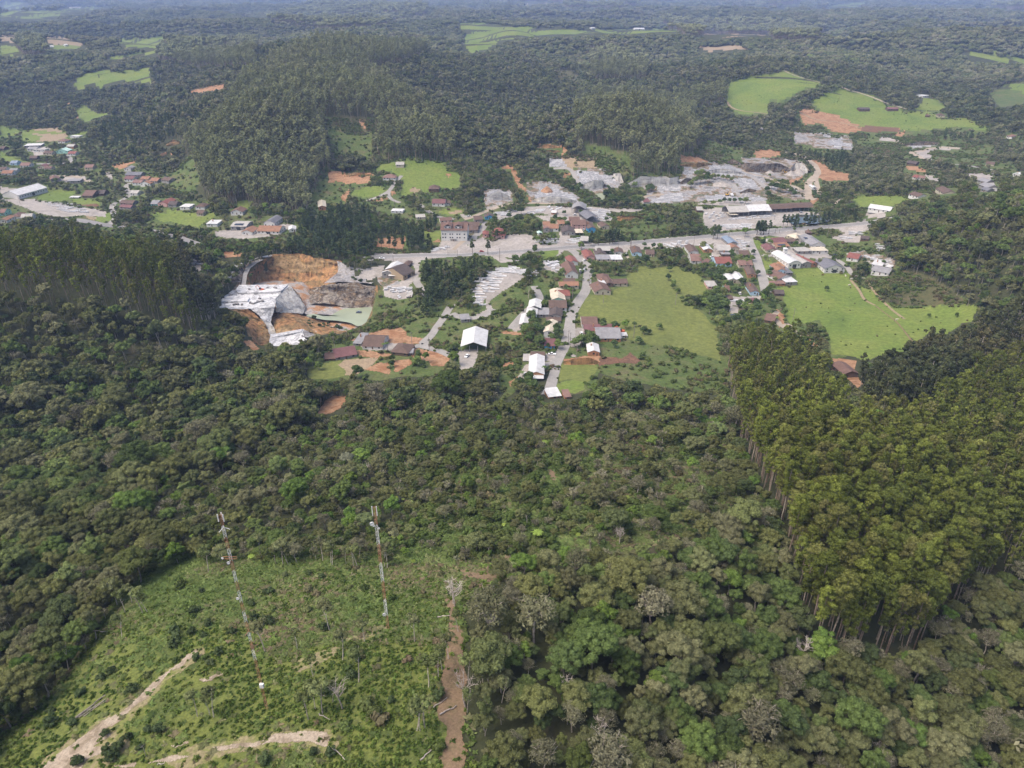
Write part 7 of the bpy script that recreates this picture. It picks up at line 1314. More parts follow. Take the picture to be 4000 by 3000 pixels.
def z_on(px, py, x, y): # height at which the plumb line through x,y crosses photo row py
    D = y; dx, dy, dz = ray(px, py); return CAMZ + dz * D / dy
def mast(base, top, bands, width, label):
    B = cast(*pts(base)[0][:2])[0]; p = pts(top)[0]; zt = z_on(p[0], p[1], B[0], B[1]); root = empty('lattice_mast', tuple(B)); tag(root, label, 'radio mast', 'lattice radio masts')
    zs = [zt] + [z_on(*pts(q)[0][:2], B[0], B[1]) for q in bands] + [B[2] - .3]
    for k in range(len(zs) - 1):
        z1, z0 = zs[k] - B[2], zs[k + 1] - B[2]; m = PT['red' if k % 2 == 0 else 'white']; sec = PM(); A = [np.array([width / 2 * math.cos(q), width / 2 * math.sin(q), 0]) for q in (R(90), R(210), R(330))]
        for a in A: sec.tube([a + [0, 0, z0], a + [0, 0, z1]], [.042, .042], 0, 4)
        n = max(2, round((z1 - z0) / .75)); br = PM()
        for i in range(n):
            a0, a1 = z0 + (z1 - z0) * i / n, z0 + (z1 - z0) * (i + 1) / n
            for j in range(3):
                u_, w_ = A[j], A[(j + 1) % 3]
                if i % 2: u_, w_ = w_, u_
                br.tube([u_ + [0, 0, a0], w_ + [0, 0, a1]], [.022, .022], 0, 3); br.tube([u_ + [0, 0, a1], w_ + [0, 0, a1]], [.02, .02], 0, 3)
        s = sec.obj('mast_section', m, root); br.obj('bracing', m, s)
    return root, B, zt
def dish(root, loc, r, rz, label=None):
    p = PM(); n = 12; v = [(0, 0, 0)] + [(r * math.cos(2 * math.pi * i / n), -.18 * r, r * math.sin(2 * math.pi * i / n)) for i in range(n)] + [(r * math.cos(2 * math.pi * i / n), .3 * r, r * math.sin(2 * math.pi * i / n)) for i in range(n)] + [(0, .3 * r, 0)]
    f = [(0, 1 + i, 1 + (i + 1) % n) for i in range(n)] + [(1 + i, 13 + i, 13 + (i + 1) % n, 1 + (i + 1) % n) for i in range(n)] + [(25, 13 + (i + 1) % n, 13 + i) for i in range(n)]; o = mesh_obj('dish_antenna', v, f, PT['white'], root); o.location = loc; o.rotation_euler = (0, 0, rz); return o
def panel_antenna(root, x, y, z0, z1, r=.08):
    v, f = boxes([(x - r, x + r, y - r * .7, y + r * .7, z0, z1)]); mesh_obj('panel_antenna', v, f, PT['white'], root)
r1, B1_, zt = mast('G 478,1600', 'G 122,118', ['G 138,205', 'G 158,295', 'G 180,382', 'G 200,470', 'G 222,545', 'G 240,628', 'G 262,700', 'G 281,785', 'G 302,855', 'G 316,935', 'G 335,1012', 'G 349,1080', 'G 366,1148', 'G 383,1222'], .54, 'taller red and white lattice mast with a cross arm and a white box')
h = zt - B1_[2]
for a in (-.42, 0, .42): panel_antenna(r1, a, -.2 if a else .3, h - 1.2, h + .2)
p = PM(); zc = z_on(*pts('G 190,440')[0][:2], B1_[0], B1_[1]) - B1_[2]
for dz in (-.22, .22): p.tube([(-1.15, -.2, zc + dz), (1.05, -.2, zc + dz)], [.045, .045], 0, 4)
for x in (-1.15, 1.05): p.tube([(x, -.2, zc - .22), (x, -.2, zc + .22)], [.045, .045], 0, 4)
p.obj('cross_arm', paint('weathered_orange_steel', (.42, .20, .09)), r1); dish(r1, (-1.25, -.3, zc), .2, 0)
for nm, q, L in (('tripod_arm', 'G 135,222', .95), ('tripod_arm', 'G 330,1012', .85)):
    zc = z_on(*pts(q)[0][:2], B1_[0], B1_[1]) - B1_[2]; p = PM()
    for k in range(3): q_ = R(90 + 120 * k); p.tube([(0, 0, zc + .25), (L * math.cos(q_ + .5), L * math.sin(q_ + .5), zc - .15)], [.05, .045], 0, 4)
    p.obj(nm, PT['white'] if L > .9 else PT['red'], r1)
zc = z_on(*pts('G 195,473')[0][:2], B1_[0], B1_[1]) - B1_[2]; dish(r1, (-.4, -.4, zc), .26, .2); zc = z_on(*pts('G 266,748')[0][:2], B1_[0], B1_[1]) - B1_[2]; dish(r1, (-.4, -.3, zc), .24, .1)
zc = z_on(*pts('G 432,1402')[0][:2], B1_[0], B1_[1]) - B1_[2]; v, f = boxes([(-.1, .6, -.75, -.25, zc - .45, zc + .4)]); mesh_obj('equipment_box', v, f, PT['white'], r1)
r2, B2_, zt = mast('G 1398,985', 'G 1285,58', ['G 1303,200', 'G 1325,345', 'G 1338,490', 'G 1354,628', 'G 1367,765', 'G 1383,890'], .62, 'shorter red and white lattice mast with a round white dish near its top')
h = zt - B2_[2]
for a in (-.45, .4): panel_antenna(r2, a, -.25, h - 1.9, h + .3, .09)
for q, r_, dx in (('G 1282,178', .42, -.75), ('G 1294,192', .24, -.45), ('G 1318,212', .2, .5), ('G 1378,868', .36, -.4)): zc = z_on(*pts(q)[0][:2], B2_[0], B2_[1]) - B2_[2]; dish(r2, (dx, -.4, zc), r_, .25)

# ------------------------------------------------------------------ utility poles
MT['pole'] = surf('weathered_concrete_pole', [(.3, (.20, .18, .16)), (.7, (.28, .25, .22))], .5)
def pole_proto():
    root = empty('utility_pole', (0, 0, 0)); p = PM(); p.tube([(0, 0, -.8), (0, 0, 9.5)], [.20, .13], 0, 6); p.obj('post', MT['pole'], root); v, f = boxes([(-1.0, 1.0, -.08, .08, 8.9, 9.08)]); mesh_obj('crossarm', v, f, MT['pole'], root); keep(root); return root
POLES = 'C2 465,348 1192,265 1878,310 1320,330 C3 8,375 1012,290 1112,690 998,600 905,840 C4 345,320 770,270 1265,500 1990,210 C7 1132,270 1320,325 300,320 C6 997,340 1022,370 1935,260 1115,560 B5 1440,1320 1660,1130 2212,1090 B1 978,1045 250,940 1410,1110 C3 1140,430 1470,250 1625,225 1285,900 B3 765,790 590,720 C5 85,180 F1 1190,1575 C4 1570,1240 120,1050'
prot = pole_proto(); first = True
PL = pts(POLES); PP = cast([p[0] for p in PL], [p[1] for p in PL])
near_what = lambda P: min(BNAMES, key=lambda b: (b[0] - P[0]) ** 2 + (b[1] - P[1]) ** 2)[2]
BNAMES = [(o.location.x, o.location.y, o['label']) for o in bpy.data.objects if o.parent is None and o.get('group') == 'houses and sheds of the village']
def short(l, n=9): return ' '.join(l.split()[:n])
for i, P in enumerate(PP):
    o = prot if i == 0 else dup(prot, (0, 0, 0), 0); o.location = tuple(P); o.rotation_euler = (0, 0, R(20 * (i % 5)))
    if i == len(PL) - 3: o.scale = (.35, .35, .35)
    tag(o, 'thin grey utility pole with a crossarm standing by a lane or yard', 'utility pole', 'utility poles along the lanes')

# ------------------------------------------------------------------ vehicles
def vehicle(kind, mat, L=4.3, W=1.75, H=1.45):
    root = empty('parked_' + kind, (0, 0, 0)); x0, x1 = -L / 2, L / 2; hb = H * .55
    if kind == 'truck': prof = [(x0, .9), (x0, 2.6), (x1 - 2.3, 2.6), (x1 - 2.3, .9)]; cab = [(x1 - 2.1, .6), (x1 - 2.1, 2.5), (x1 - .6, 2.5), (x1, 1.5), (x1, .6)]
    elif kind == 'pickup': prof = [(x0, .35), (x0, .85), (x1 - .1, .85), (x1, .35)]; cab = [(x0 + 1.8, .85), (x0 + 2.1, 1.5), (x1 - 1.7, 1.5), (x1 - 1.1, .86)]
    else: prof = [(x0, .35), (x0 + .05, hb), (x1 - .1, hb * .92), (x1, .35)]; cab = [(x0 + .4, hb), (x0 + .9, H), (x1 - 1.7, H), (x1 - 1.05, hb)]
    def ext(pr, w_, nm, m, par):
        n = len(pr); v = [(x, -w_ / 2, z) for x, z in pr] + [(x, w_ / 2, z) for x, z in pr]; return mesh_obj(nm, v, [tuple(range(n)), tuple(range(2 * n - 1, n - 1, -1))] + [(i, n + i, n + (i + 1) % n, (i + 1) % n) for i in range(n)], m, par)
    ext(prof, W if kind != 'truck' else 2.3, 'cargo_box' if kind == 'truck' else 'body', mat, root); ext(cab, W * .88, 'cab', mat if kind == 'truck' else MT['glass'], root)
    if kind != 'truck': v, f = boxes([(cab[1][0], cab[2][0], -W * .42, W * .42, cab[1][1], cab[1][1] + .05)]); mesh_obj('roof', v, f, mat, root)
    else: v, f = boxes([(x1 - .9, x1 - .2, -W * .4, W * .4, 1.6, 2.3)]); mesh_obj('windscreen', v, f, MT['glass'], root)
    for x in (x0 + .8, x1 - .8):
        for s in (-1, 1):
            p = PM(); p.tube([(x, s * (W / 2 - .1), .34), (x, s * (W / 2 + .06), .34)], [.34, .34], 0, 10); p.obj('wheel', PT['black'], root)
    return root
def put(root, crop, x, y, rz, label, cat, group=None):
    P = cast(CROPS[crop][0] + x * CROPS[crop][2], CROPS[crop][1] + y * CROPS[crop][2])[0]; root.location = (P[0], P[1], P[2] + .28); root.rotation_euler = (0, 0, R(rz)); tag(root, label, cat, group)
for k, m, c, x, y, rz, lab in [('pickup', 'carwhite', 'C6', 760, 505, 175, 'white pickup parked on the pale yard beside the brown timber cottage'), ('car', 'carwhite', 'C6', 375, 795, 75, 'white car parked on the gravel left of the large brick hall'), ('car', 'carwhite', 'C6', 412, 850, 80, 'second white car nearer the wall of the large brick hall'),
    ('car', 'carwhite', 'C3', 1000, 505, 85, 'white car outside the chalet, nearer the house'), ('car', 'carwhite', 'C3', 1047, 500, 95, 'white car outside the chalet, nearer the street'), ('car', 'cardark', 'C3', 1003, 528, 85, 'dark car in front of the two white ones by the chalet'), ('pickup', 'carwhite', 'C3', 1568, 305, 100, 'white pickup on the side lane behind the cream house'),
    ('pickup', 'carwhite', 'C4', 575, 465, 120, 'white pickup between the brick house and the bright red roof'), ('pickup', 'carwhite', 'C2', 542, 825, 110, 'white pickup in the machinery yard above the quarry'), ('pickup', 'carwhite', 'C2', 312, 312, 170, 'white pickup at the left end of the highway yard'), ('car', 'carred', 'C2', 1640, 222, 10, 'red car driving along the highway behind a dark bush'), ('truck', 'carwhite', 'B1', 1765, 1300, 160, 'white truck on the left highway stretch'),
    ('car', 'silver', 'B1', 1950, 1322, 165, 'silver car on the left highway stretch'), ('car', 'carwhite', 'C6', 1185, 205, 100, 'white van parked beside the long grey workshop'), ('car', 'carwhite', 'B3', 1680, 910, 10, 'white car on the lane past the yellow bank'), ('truck', 'carwhite', 'B5', 1132, 842, 90, 'white dump truck on the quarry floor under the orange mound'), ('car', 'carwhite', 'B4', 1095, 890, 20, 'white car under the grey vaulted stone shed'), ('car', 'cardark', 'C5', 168, 385, 20, 'dark car on the lane beside the long cream lean to'),
    ('pickup', 'carwhite', 'C7', 1725, 400, 70, 'white pickup in front of the big open saw shed'), ('car', 'silver', 'B5', 1985, 1050, 5, 'silver car at the long saw shed'), ('car', 'carwhite', 'B4', 1200, 1075, 80, 'white car beside the two storey pink house'), ('car', 'carwhite', 'C4', 915, 915, 85, 'white car in the yard of the pale blue fronted house'), ('car', 'carwhite', 'C3', 1050, 378, 60, 'white car at the corner by the bright red house')]:
    if k == 'truck': put(vehicle('truck', PT[m], 6.5, 2.2), c, x, y, rz, lab, 'truck')
    elif k == 'pickup': put(vehicle('pickup', PT[m], 5.0, 1.85, 1.6), c, x, y, rz, lab, 'pickup')
    else: put(vehicle('car', PT[m]), c, x, y, rz, lab, 'car')
def excavator(mat):
    root = empty('excavator', (0, 0, 0)); v, f = boxes([(-2, 2, -1.4, -.8, 0, .8), (-2, 2, .8, 1.4, 0, .8)]); mesh_obj('tracks', v, f, PT['black'], root); v, f = boxes([(-1.8, 1.4, -1.2, 1.2, .9, 2.0)]); mesh_obj('body', v, f, mat, root); v, f = boxes([(.2, 1.5, .1, 1.2, 2.0, 3.1)]); mesh_obj('cab', v, f, MT['glass'], root)
    p = PM(); p.tube([(1.2, -.3, 1.8), (3.4, -.3, 4.6), (5.6, -.3, 3.2)], [.3, .28, .22], 0, 4); bm_ = p.obj('boom', mat, root); p = PM(); p.tube([(5.6, -.3, 3.2), (5.0, -.3, .9)], [.2, .16], 0, 4); p.obj('arm', mat, bm_); v, f = boxes([(4.5, 5.4, -.8, .2, .1, .9)]); mesh_obj('bucket', v, f, PT['black'], root); return root
e = excavator(PT['orange']); put(e, 'C1', 895, 655, 160, 'red brown excavator working on the white granite bench', 'excavator'); e.location = tuple(row('C1 895,662,Y526')[0] + np.array([0, 0, .3]))
put(excavator(PT['yellow']), 'B5', 1795, 560, 200, 'yellow excavator in the open quarry among gravel heaps', 'excavator'); put(excavator(PT['yellow']), 'B5', 1075, 838, 30, 'excavator at the top of the orange mound in the long quarry', 'excavator'); put(excavator(PT['orange']), 'C6', 1765, 190, 170, 'orange red tractor excavator parked behind the grey workshop', 'excavator')
# raft on the quarry water
P = row('C1 1945,925,Y518')[0]; root = empty('pump_raft', (P[0], P[1], float(_zf) + 2.65)); tag(root, 'dark pump raft floating on the green quarry water', 'raft'); v, f = boxes([(-2, 2, -1.4, 1.4, 0, .5)]); mesh_obj('deck', v, f, PT['cardark'], root); v, f = boxes([(-.8, .9, -.6, .6, .5, 1.5)]); mesh_obj('pump', v, f, RF['blue'], root)
# cattle and a horse
def cow(mat):
    pm = PM(); pm.tube([(-.95, 0, 1.0), (-.7, 0, 1.08), (-.1, 0, 1.02), (.5, 0, 1.08), (.8, 0, 1.12), (1.05, 0, 1.25), (1.25, 0, 1.3), (1.55, 0, 1.12), (1.62, 0, 1.05)], [.14, .33, .40, .36, .27, .17, .17, .12, .09], 0, 8)
    for x in (-.65, .6):
        for s in (-1, 1): pm.tube([(x, s * .2, .95), (x + (.06 if x < 0 else -.02), s * .2, .45), (x, s * .2, 0)], [.15, .085, .07], 0, 5)
    pm.tube([(-.95, 0, 1.15), (-1.1, 0, .7), (-1.08, 0, .45)], [.05, .03, .05], 0, 4)
    for s in (-1, 1): pm.tube([(1.2, s * .1, 1.4), (1.18, s * .3, 1.38)], [.06, .03], 0, 4)
    return pm
CH = {'brown': paint('brown_hide', (.14, .06, .03), .9), 'black': paint('black_hide', (.02, .018, .016), .9), 'pale': paint('cream_hide', (.62, .56, .48), .9)}
for c, x, y, rz, m, lab in [('C3', 1732, 1196, 10, 'black', 'dark cow lying level with the garden trees at the meadow bottom'), ('C3', 1800, 1206, 170, 'brown', 'brown cow right of the dark one at the meadow bottom'), ('C5', 337, 738, 60, 'brown', 'brown cow grazing near the upper edge of the bright meadow'), ('C5', 36, 600, 0, 'brown', 'brown cow below the slate roofed white house'), ('C5', 345, 645, 0, 'pale', 'pale cow at the top corner of the bright meadow'), ('C5', 283, 612, 90, 'pale', 'pale cow nearest the slate roofed white house'), ('C5', 835, 1085, 0, 'pale', 'pale cow beside the worn line across the meadow'), ('C5', 320, 712, 20, 'pale', 'pale cow beside the brown grazing one')]:
    o = cow(m).obj('cow', CH[m]); put(o, c, x, y, rz, lab, 'cow', 'cattle on the meadows'); o.location.z -= .12

# ------------------------------------------------------------------ stacks of cut granite
MT['slab'] = roof_mat('cut_granite_slabs', (.62, .61, .60), (.33, .34, .36), .8, .6, False)
def stack_mesh(k, L, W_, n):
    rg = G(700 + k); B = []
    for i in range(n):
        j = rg.uniform(-.15, .15, 2); B.append((-L / 2 + j[0], L / 2 + j[0], -W_ / 2 + j[1] * .5, W_ / 2 + j[1] * .5, i * .32, i * .32 + .24))
    v, f = boxes(B); return mesh_obj('granite_stack', v, f, MT['slab'])
STK = [stack_mesh(0, 5, 1.4, 4), stack_mesh(1, 7.5, 1.5, 3), stack_mesh(2, 3, 1.6, 5), stack_mesh(3, 10, 1.3, 3)]
YARDS = [('C2 1530,740 1570,640 1750,500 1900,440 2050,415 2120,450 1900,560 1800,760 1650,780', 70, 'hill top', -6, 3), ('C2 1530,820 1620,780 1660,940 1570,940', 14, 'hill top', 0, 1), ('C3 180,480 420,500 420,570 200,540', 12, 'hill top', 0, 3), ('B4 1240,800 1500,830 1540,950 1400,960 1300,860', 26, 'slab yard behind the grey sheds', 8, 3), ('B4 640,1170 860,1160 860,1240 640,1230', 18, 'highway yard', 4, 1), ('B4 1020,1180 1140,1160 1150,1230 1030,1240', 8, 'highway yard', -6, 1), ('B4 120,860 330,810 330,840 200,900', 12, 'yard by the quarry road', 12, 3), ('B4 500,860 690,810 700,830 560,880', 10, 'yard by the quarry road', 15, 3), ('B4 760,780 920,780 920,820 780,820', 8, 'yard by the quarry road', 70, 1),
  ('C3 570,390 690,380 700,450 600,450', 10, 'yard behind the red houses', 30, 1), ('C3 640,450 750,440 740,510 680,520', 6, 'yard behind the red houses', 0, 2), ('C4 0,300 110,290 150,350 60,370', 9, 'south highway yard', -35, 1), ('C4 140,270 310,265 300,330 150,330', 9, 'south highway yard', 10, 2), ('C4 880,240 990,240 1000,370 900,370', 12, 'yard beside the blue grey shed', 0, 0), ('B5 1040,1200 1340,1190 1330,1240 1050,1250', 18, 'saw yard', -10, 3), ('B5 780,1060 1040,1040 1040,1120 900,1160', 16, 'saw yard', 20, 2), ('B5 1100,1120 1650,1080 1650,1110 1120,1140', 14, 'saw yard', 5, 1),
  ('B1 600,940 980,980 1100,1060 820,1040', 26, 'left stone yard', 14, 1), ('B1 560,930 850,940 980,970 700,930', 12, 'left stone yard', 8, 0), ('C5 330,130 480,120 480,160 310,160', 7, 'wood edge yard', 3, 1), ('C5 210,180 330,180 340,210 220,210', 4, 'wood edge yard', 5, 1), ('C5 620,260 680,250 690,340 640,340', 6, 'wood edge yard', 0, 0), ('C5 500,400 740,440 780,500 620,440', 10, 'scrap yard by the woods', -20, 1), ('C1 140,325 240,330 235,375 145,370', 6, 'hollow left of the quarry', 0, 2), ('C2 350,700 500,690 500,760 360,740', 8, 'machinery yard', 10, 2), ('C2 560,700 700,700 690,760 570,760', 7, 'machinery yard', 30, 1), ('C2 980,190 1190,150 1180,190 1000,220', 8, 'parking yard of the guest house', 12, 0), ('C4 780,980 1020,980 1010,1010 790,1010', 6, 'yard by the stream trees', 0, 1)]
cnt = 0
for s, n, where, ang_, t in YARDS:
    p = np.array(pts(s)); rg = G(cnt + 5); k = 0; tries = 0; got = []
    while k < n and tries < 900:
        tries += 1; x, y = rg.uniform(p[:, 0].min(), p[:, 0].max()), rg.uniform(p[:, 1].min(), p[:, 1].max())
        if not pip(p, np.array([x]), np.array([y]))[0]: continue
        P = cast(x, y)[0]
        if any(abs(P[0] - g[0]) < 5.6 and abs(P[1] - g[1]) < 2.4 for g in got): continue
        if near_road(P[None, 0], P[None, 1], 1.0)[0]: continue
        got.append(P); pr = STK[(t + k) % 4 if k % 3 == 0 else t]
        if not pr.get('label'): o = pr
        else: o = dup(pr, (0, 0, 0))
        o.location = tuple(P + [0, 0, .12]); o.rotation_euler = (0, 0, R(ang_ + rg.normal() * 3)); o.scale = (rg.uniform(.7, 1.1), 1, rg.uniform(.7, 1.2)); cnt += 1; k += 1
        tag(o, 'layered stack of cut granite slabs in the ' + where, 'stone stack', 'granite stacks, ' + where)
print('stacks', cnt)
def heap(crop, x, y, r, h, mat, label):
    P = cast(CROPS[crop][0] + x * CROPS[crop][2], CROPS[crop][1] + y * CROPS[crop][2])[0]; n, m = 16, 6; rg = G(int(x)); v = [(0, 0, h)]; f = [(0, 1 + i, 1 + (i + 1) % n) for i in range(n)]
    for k in range(1, m):
        for i in range(n): q = 2 * math.pi * i / n; rr = r * k / (m - 1) * rg.uniform(.92, 1.08); v.append((rr * math.cos(q), rr * math.sin(q), h * (1 - k / (m - 1)) * rg.uniform(.9, 1.08) - (.5 if k == m - 1 else 0)))
    for k in range(m - 2):
        for i in range(n): a, b = 1 + k * n + i, 1 + k * n + (i + 1) % n; f.append((a, a + n, b + n, b))
    o = mesh_obj('gravel_heap', v, f, MT[mat]); o.location = tuple(P); tag(o, label, 'heap')
for c, x, y, r_, h_, m, l in [('B5', 1860, 585, 9, 6, 'gravel', 'tall grey gravel heap in the open quarry'), ('B5', 1960, 570, 10, 7, 'gravel', 'largest grey gravel heap beside the quarry wall'), ('B5', 1600, 560, 7, 4, 'gravel', 'low grey heap at the left side of the open quarry'), ('B5', 1320, 840, 9, 4, 'rock', 'rubble heap below the lower granite bench'), ('C6', 1070, 520, 2.2, 1.3, 'gravel', 'small white sand heap on the lawn before the brick hut'), ('B1', 960, 660, 8, 2, 'gravel', 'grey heap behind the left hamlet workshop'), ('B4', 745, 590, 8, 6, 'earth', 'pointed ochre spoil heap beside the low granite face'), ('B5', 1010, 700, 12, 4, 'gravel', 'flat grey heap on top of the orange mound')]: heap(c, x, y, r_, h_, m, l)

# ------------------------------------------------------------------ single trees of the village, hedges and gardens
def tree_at(key, crop, x, y, s, label, group=None, cat='tree', seed=0):
    P = cast(CROPS[crop][0] + x * CROPS[crop][2], CROPS[crop][1] + y * CROPS[crop][2])[0]; pl = PROTO[key]; pr = pl[(int(x) + int(y)) % len(pl)]
    if not pr.get('label'): o = pr; o.location = tuple(P); o.scale = (s, s, s)
    else: o = dup(pr, tuple(P), (x * 1.7 + y) % 6.28, s)
    return tag(o, label, cat, group)
PINES = 'C2 1515,245 1722,255 C4 585,235 635,235 1125,190 1175,180 1205,182 1270,175 B3 605,1320 700,1320 770,1315 870,1320 940,1310 980,1300 1070,1315 1100,1310 1190,1300 400,1310 330,1300 B5 1440,1320 1480,1310 1525,1320 1760,1240 1810,1240 1860,1235 1915,1230 2025,1220 2085,1215 2140,1210 B6 275,1180 320,1180 370,1175 405,1170 450,1145 575,1155 20,1200 B4 1290,1270 1380,1260 1560,1240 1780,1280 1520,1250'
for q in pts(PINES): tree_at('pine', 'P', q[0], q[1], .85, 'tall pine with a bare trunk beside the highway', 'tall pines along the highway')
for q in pts('C7 830,360 870,350 430,200 480,215 C6 650,820 330,900 C4 460,570 420,540 960,920 930,930 980,560 990,590 1360,1310 C3 900,830 860,820 C4 1350,165 1400,163 B3 760,340 800,470 C5 560,700'): tree_at('palm', 'P', q[0], q[1], .8, 'palm with drooping fronds in a village garden', 'garden palms', 'palm tree')
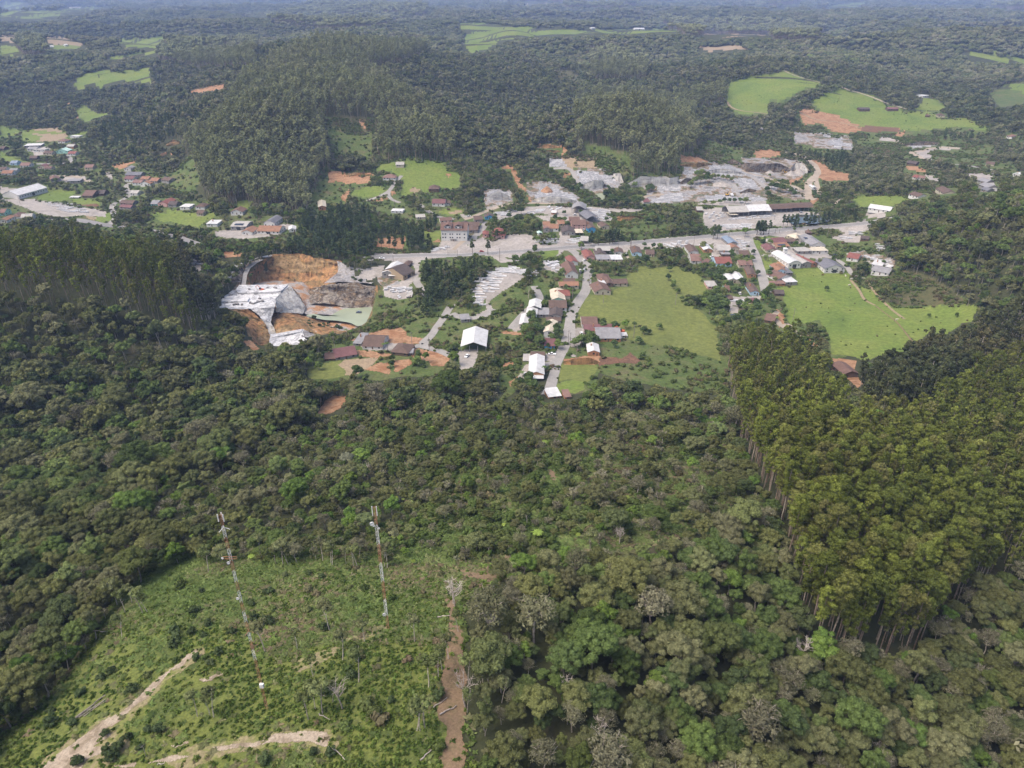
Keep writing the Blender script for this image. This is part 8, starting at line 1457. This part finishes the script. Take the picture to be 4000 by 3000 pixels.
GARDEN = '''C3 1275,1215,1 1420,1235,.9 1560,1225,1.1b 1010,240,1.2 440,280,1.1 440,470,1.5 300,430,1.6 200,420,1.4 520,480,1 590,900,1.1 560,960,1.1 900,500,.5 1350,560,1 1480,560,1.1 1240,560,.9 1170,600,.8 1800,430,1.6 1700,400,1.2 1840,470,1.1 2000,420,1.4 2080,620,1.1 2150,690,.9 2200,780,.8 1980,240,1.2 1840,260,.8 1780,1280,.9 1850,1290,.7 1975,1230,.9 960,1060,.5 1130,500,.9 1140,560,.9 1390,290,.9 820,740,.9 700,760,.9 650,740,1 600,1240,1.3 700,1270,1.2 420,1200,1.6 400,1120,1.4 510,1290,1.3 460,1250,1.3 1000,320,.6 780,560,1.1 960,690,.5 1100,640,.5 1800,260,.7 1910,260,.7 520,330,1
C6 760,260,1 830,260,1.3 760,330,1.2 700,410,.7 580,400,1.5 850,420,1.2 1100,400,1.3 1180,390,1.6 1300,370,1.7 1380,380,1.3 1490,90,1 1660,150,1.2 1820,120,1.2b 1945,100,.7 2080,210,1.1 1650,400,1 2000,350,1 430,900,1.2 300,1010,1.3 420,1000,1.4 240,1030,1.2 490,1030,1.2 530,200,1.3 400,220,1.4 450,300,1.3 370,180,1.2 1250,210,.6
C4 50,640,1 90,850,.8 150,910,.8 200,1000,.8 970,210,1.7b 1200,300,1 1280,310,1.1 460,360,1.3 810,430,.9 820,470,1.1 860,540,.9 920,510,1.1 1000,500,1 1060,510,1 1080,430,.9 760,590,1 640,650,1.2 560,620,1.3 480,640,1.4 430,620,1.2 230,560,1.2 150,560,1.2 60,560,1.3 180,490,1 700,620,.9 840,680,1.3 780,700,1.3 680,700,1.2 560,750,1.3 620,780,1.4 690,780,1.3 520,700,1.1 740,830,1.1 800,840,1 960,780,.9 930,820,1.3 820,900,1 880,900,1 1080,790,1 1130,690,.9 1230,500,.9 1450,370,.8 1600,330,1 1680,350,1 1740,370,1 1890,560,1 1300,650,.9 1280,700,1 1340,770,.9 1300,880,1.2 1260,910,1.1 1220,960,1.2 2100,440,.6 2170,460,.8 900,1080,1.2 1000,1070,1.3 1100,1080,1.2 1200,1020,1.3b 1300,1010,1.1 700,960,1.5 620,950,1.6 560,980,1.4 500,990,1.3 650,1060,1.7 560,1080,1.6 480,1080,1.4 400,1060,1.1 720,1110,1.7 620,1150,1.6 540,1160,1.5 700,1220,1.4 960,1130,1.3 1040,1160,1.4 1120,1150,1.4 940,1230,1.3 860,1280,1.3 1010,1260,1.3 1120,1240,1.3 1430,1100,1 1460,1190,1 1300,1130,1.3 660,1310,1.4 760,1310,1.3
C5 480,460,.8 70,1180,.01 580,600,.5 400,510,.8 500,590,1 370,500,.6 690,480,.8 760,590,.5 620,790,.8 680,760,1 760,830,1 800,760,1 840,830,1.1 1180,1060,.6 1480,1050,.6 75,770,.8
C7 440,300,.6 880,100,1.3 1190,500,1.2 1200,440,1 1280,460,1.3b 1250,510,.8 1590,500,1.8b 920,450,.8 920,510,.8 1200,370,.6 545,620,1.4 130,540,1
B4 280,940,1.2 340,850,1.1 430,880,1.4 400,1000,1.8 500,1020,1.8 580,1050,1.6 450,1080,1.6 620,1080,1.2 60,1020,1.4 100,980,1.3 850,960,1.2 900,1000,1.3 960,990,1.3 1000,1030,1 960,890,.9 1160,880,1 1700,570,1.3 1740,590,1.4 1500,570,1 1830,560,1.4 1990,590,1.5 2040,600,1.6 1480,700,2 1540,760,2 1600,770,1.8 1680,760,2 1740,780,1.6 1880,780,2.2 1250,760,1.5 1350,770,1.2 1400,780,1.2 940,560,1 1000,560,1.2 1060,600,1.3 1120,600,1.3 1170,560,1 1180,640,1.1 1000,480,1 1080,500,1 1150,530,.9 1100,280,1 1480,970,.9 1850,1000,1.3 1980,1000,1.4 2050,960,1.4 2120,1000,1.4 1950,1290,1 2060,1300,1 2140,1310,1 600,1320,1 1160,1310,1.4b
B5 90,800,1.2 130,760,1.2 60,830,1 620,740,1.5 680,700,1.8 740,690,2 800,680,1.8 860,670,1.6 900,640,1.4 700,620,1.8 760,600,1.6 830,620,1.4 960,630,1.1 1020,640,1.1 1080,650,1.2 1130,670,1.2 1560,800,1.3 1620,760,1.6 1680,780,1.8 1740,800,1.8 1800,800,1.6 1860,820,1.4 1900,850,1.2 1580,860,1.3 1660,700,1.2 1600,610,.8 1040,920,1 1100,930,1 1160,930,1 1230,930,1.2 1300,940,1.3 800,950,1 900,960,1 980,940,1 2100,530,1.1 2150,860,1.2 2180,900,1.3 1920,700,.9 1020,350,1.5 880,350,1.2 850,220,1.2 1900,1280,.8 1300,1310,1 960,1310,1.4 900,1300,1.2
B1 340,170,1 220,280,2 150,250,2 260,350,1.6 200,380,1.4 40,150,1 120,110,1 360,560,1.4 420,540,1.2 720,570,1 800,570,1 200,720,1.6 300,690,1.4 250,700,1.4 100,720,1.4 780,660,1.3 700,680,1.2 860,750,1.3 950,770,1.3 1100,760,1.4 1200,760,1.6 1300,780,1.7 1400,800,1.4 1500,800,1.2 1440,680,1.5 1480,560,1.2 1560,470,1 1750,800,1.1 1700,860,1.2 1900,840,1.4 2000,880,1.6 2100,870,1.4 1220,980,1b 1280,1000,1.2b 1340,1060,1.1 380,1080,1.1 430,1110,1.1 500,1110,1 860,1110,1 1000,1130,.9 1090,1140,.9 1750,1100,1.4 1650,1120,1.4 1550,1130,1.3 1480,1100,1.2 1850,1240,1.6 1950,1230,1.6 2100,1280,1.6 2150,1120,1 60,1000,1.5 100,1030,1.3 180,1060,1 600,420,1 560,400,1 700,420,1 780,400,.9
B2 200,1130,1.1 100,1100,1 650,1120,1.7 700,1080,1.4 750,1010,1 980,1060,1.4 1080,1040,1.8b 1180,1020,1.7b 1260,1060,1.5 1160,1160,1.2b 1060,1200,1.4 1350,1110,1.3 1450,1120,1.3 850,1110,1.1 560,1280,1.6 640,1300,1.7 730,1310,1.5 300,1300,1.5 200,1280,1.6 100,1270,1.5 400,1310,1.4 1500,1090,1.4
B3 430,640,1 1050,350,1.5 1140,390,.7 1280,360,.6 880,230,.7 560,420,1.5 620,520,1.5 680,550,1.4 560,500,1.3 540,440,1.2 860,460,1 830,570,1.1 1440,580,1.2 1500,620,1.2 1560,690,1.1 1650,780,.9 1340,580,1.1 840,680,1.2 900,740,1.3 1020,780,1.1 1110,740,.7 1200,780,.8 1060,650,.9 980,680,.9 1510,1000,1 1590,990,1 1700,990,1 1130,1080,1.8
B6 610,920,1.3 640,980,1.5 520,1060,2.4 560,1100,2 490,1120,2 850,230,2.2 740,200,2 1240,150,1.6 1180,150,1.3 1420,230,2 1720,250,1.4 1480,300,1.2 1120,430,.8 1180,440,.9 1160,560,1.4 1250,570,1.2 820,830,1.2 1150,1000,1.2 1080,1000,1.4 1010,1030,1.2 1250,1000,1.4 1080,940,.8
A2 2040,280,1 1800,320,.8 1940,300,.8 1860,290,.8
A4 560,790,1.8 550,720,2 A3 1950,800,1.4 1960,880,1.6 2060,910,1.2'''
gc = 0
cr = None
for t_ in GARDEN.split():
    if t_ in CROPS: cr = t_; continue
    v = t_.split(','); br = v[2].endswith('b'); s = float(v[2].rstrip('b'))
    if s < .1: continue
    if gc < 300: tree_at('bright_tree' if br else 'village', cr, float(v[0]), float(v[1]), s * .68, 'leafy garden tree standing among the houses, yards and meadows', 'single trees of the village') if 'village' in PROTO else None
    gc += 1

# fallen trunks in the clearing, and a short post
rg = G(12)
LOGS = [('F1 615,1270', 'F1 850,1085', .22), ('F1 640,1262', 'F1 870,1100', .12), ('F1 680,1250', 'F1 850,1120', .10), ('F1 700,1210', 'F1 880,1120', .09), ('F2 1490,1240', 'F2 1620,1165', .16), ('F2 1430,1180', 'F2 1550,1098', .12), ('F2 1470,445', 'F2 1580,435', .14), ('F2 500,1225', 'F2 600,1275', .1), ('F2 600,1490', 'F2 720,1600', .12), ('F1 860,560', 'F1 720,556', .1), ('F2 1340,1595', 'F2 1420,1520', .14), ('F1 1280,1640', 'F1 1340,1630', .1)]
for i, (a, b, r_) in enumerate(LOGS):
    A, B_ = cast(*pts(a)[0])[0], cast(*pts(b)[0])[0]; n = 6; P = [A + (B_ - A) * k / (n - 1) + rg.normal(size=3) * [.12, .12, .0] for k in range(n)]
    for p_ in P: p_[2] = ground(p_[0], p_[1]) + r_ + .25
    p = PM(); c = np.array([A[0], A[1], A[2]]); p.tube([q - c for q in P], list(np.linspace(r_, r_ * .5, n)), 0, 6); o = p.obj('fallen_trunk', BK['pale'] if i > 3 else BK['grey']); o.location = tuple(c)
    tag(o, 'grey fallen trunk of the brush pile beside the track' if i < 4 else 'pale fallen trunk lying in the clearing or across the cut path', 'log', 'trunks of the brush pile' if i < 4 else 'fallen trunks')
# ------------------------------------------------------------------ the air: one closed box of thin haze round the camera and the scene
HAZE = 1.0e-4
v, f = boxes([(-13500, 13500, -600, 13500, -62, 420)])
m = bpy.data.materials.new('thin_air'); m.use_nodes = True; t = m.node_tree; t.nodes.clear(); o_ = t.nodes.new('ShaderNodeOutputMaterial'); pv = t.nodes.new('ShaderNodeVolumePrincipled')
pv.inputs['Color'].default_value = (.44, .60, 1.0, 1); pv.inputs['Density'].default_value = HAZE; pv.inputs['Anisotropy'].default_value = 0.0; t.links.new(pv.outputs[0], o_.inputs['Volume'])
hz = mesh_obj('haze', v, f, m); tag(hz, 'thin bluish haze over the valley', kind='stuff')
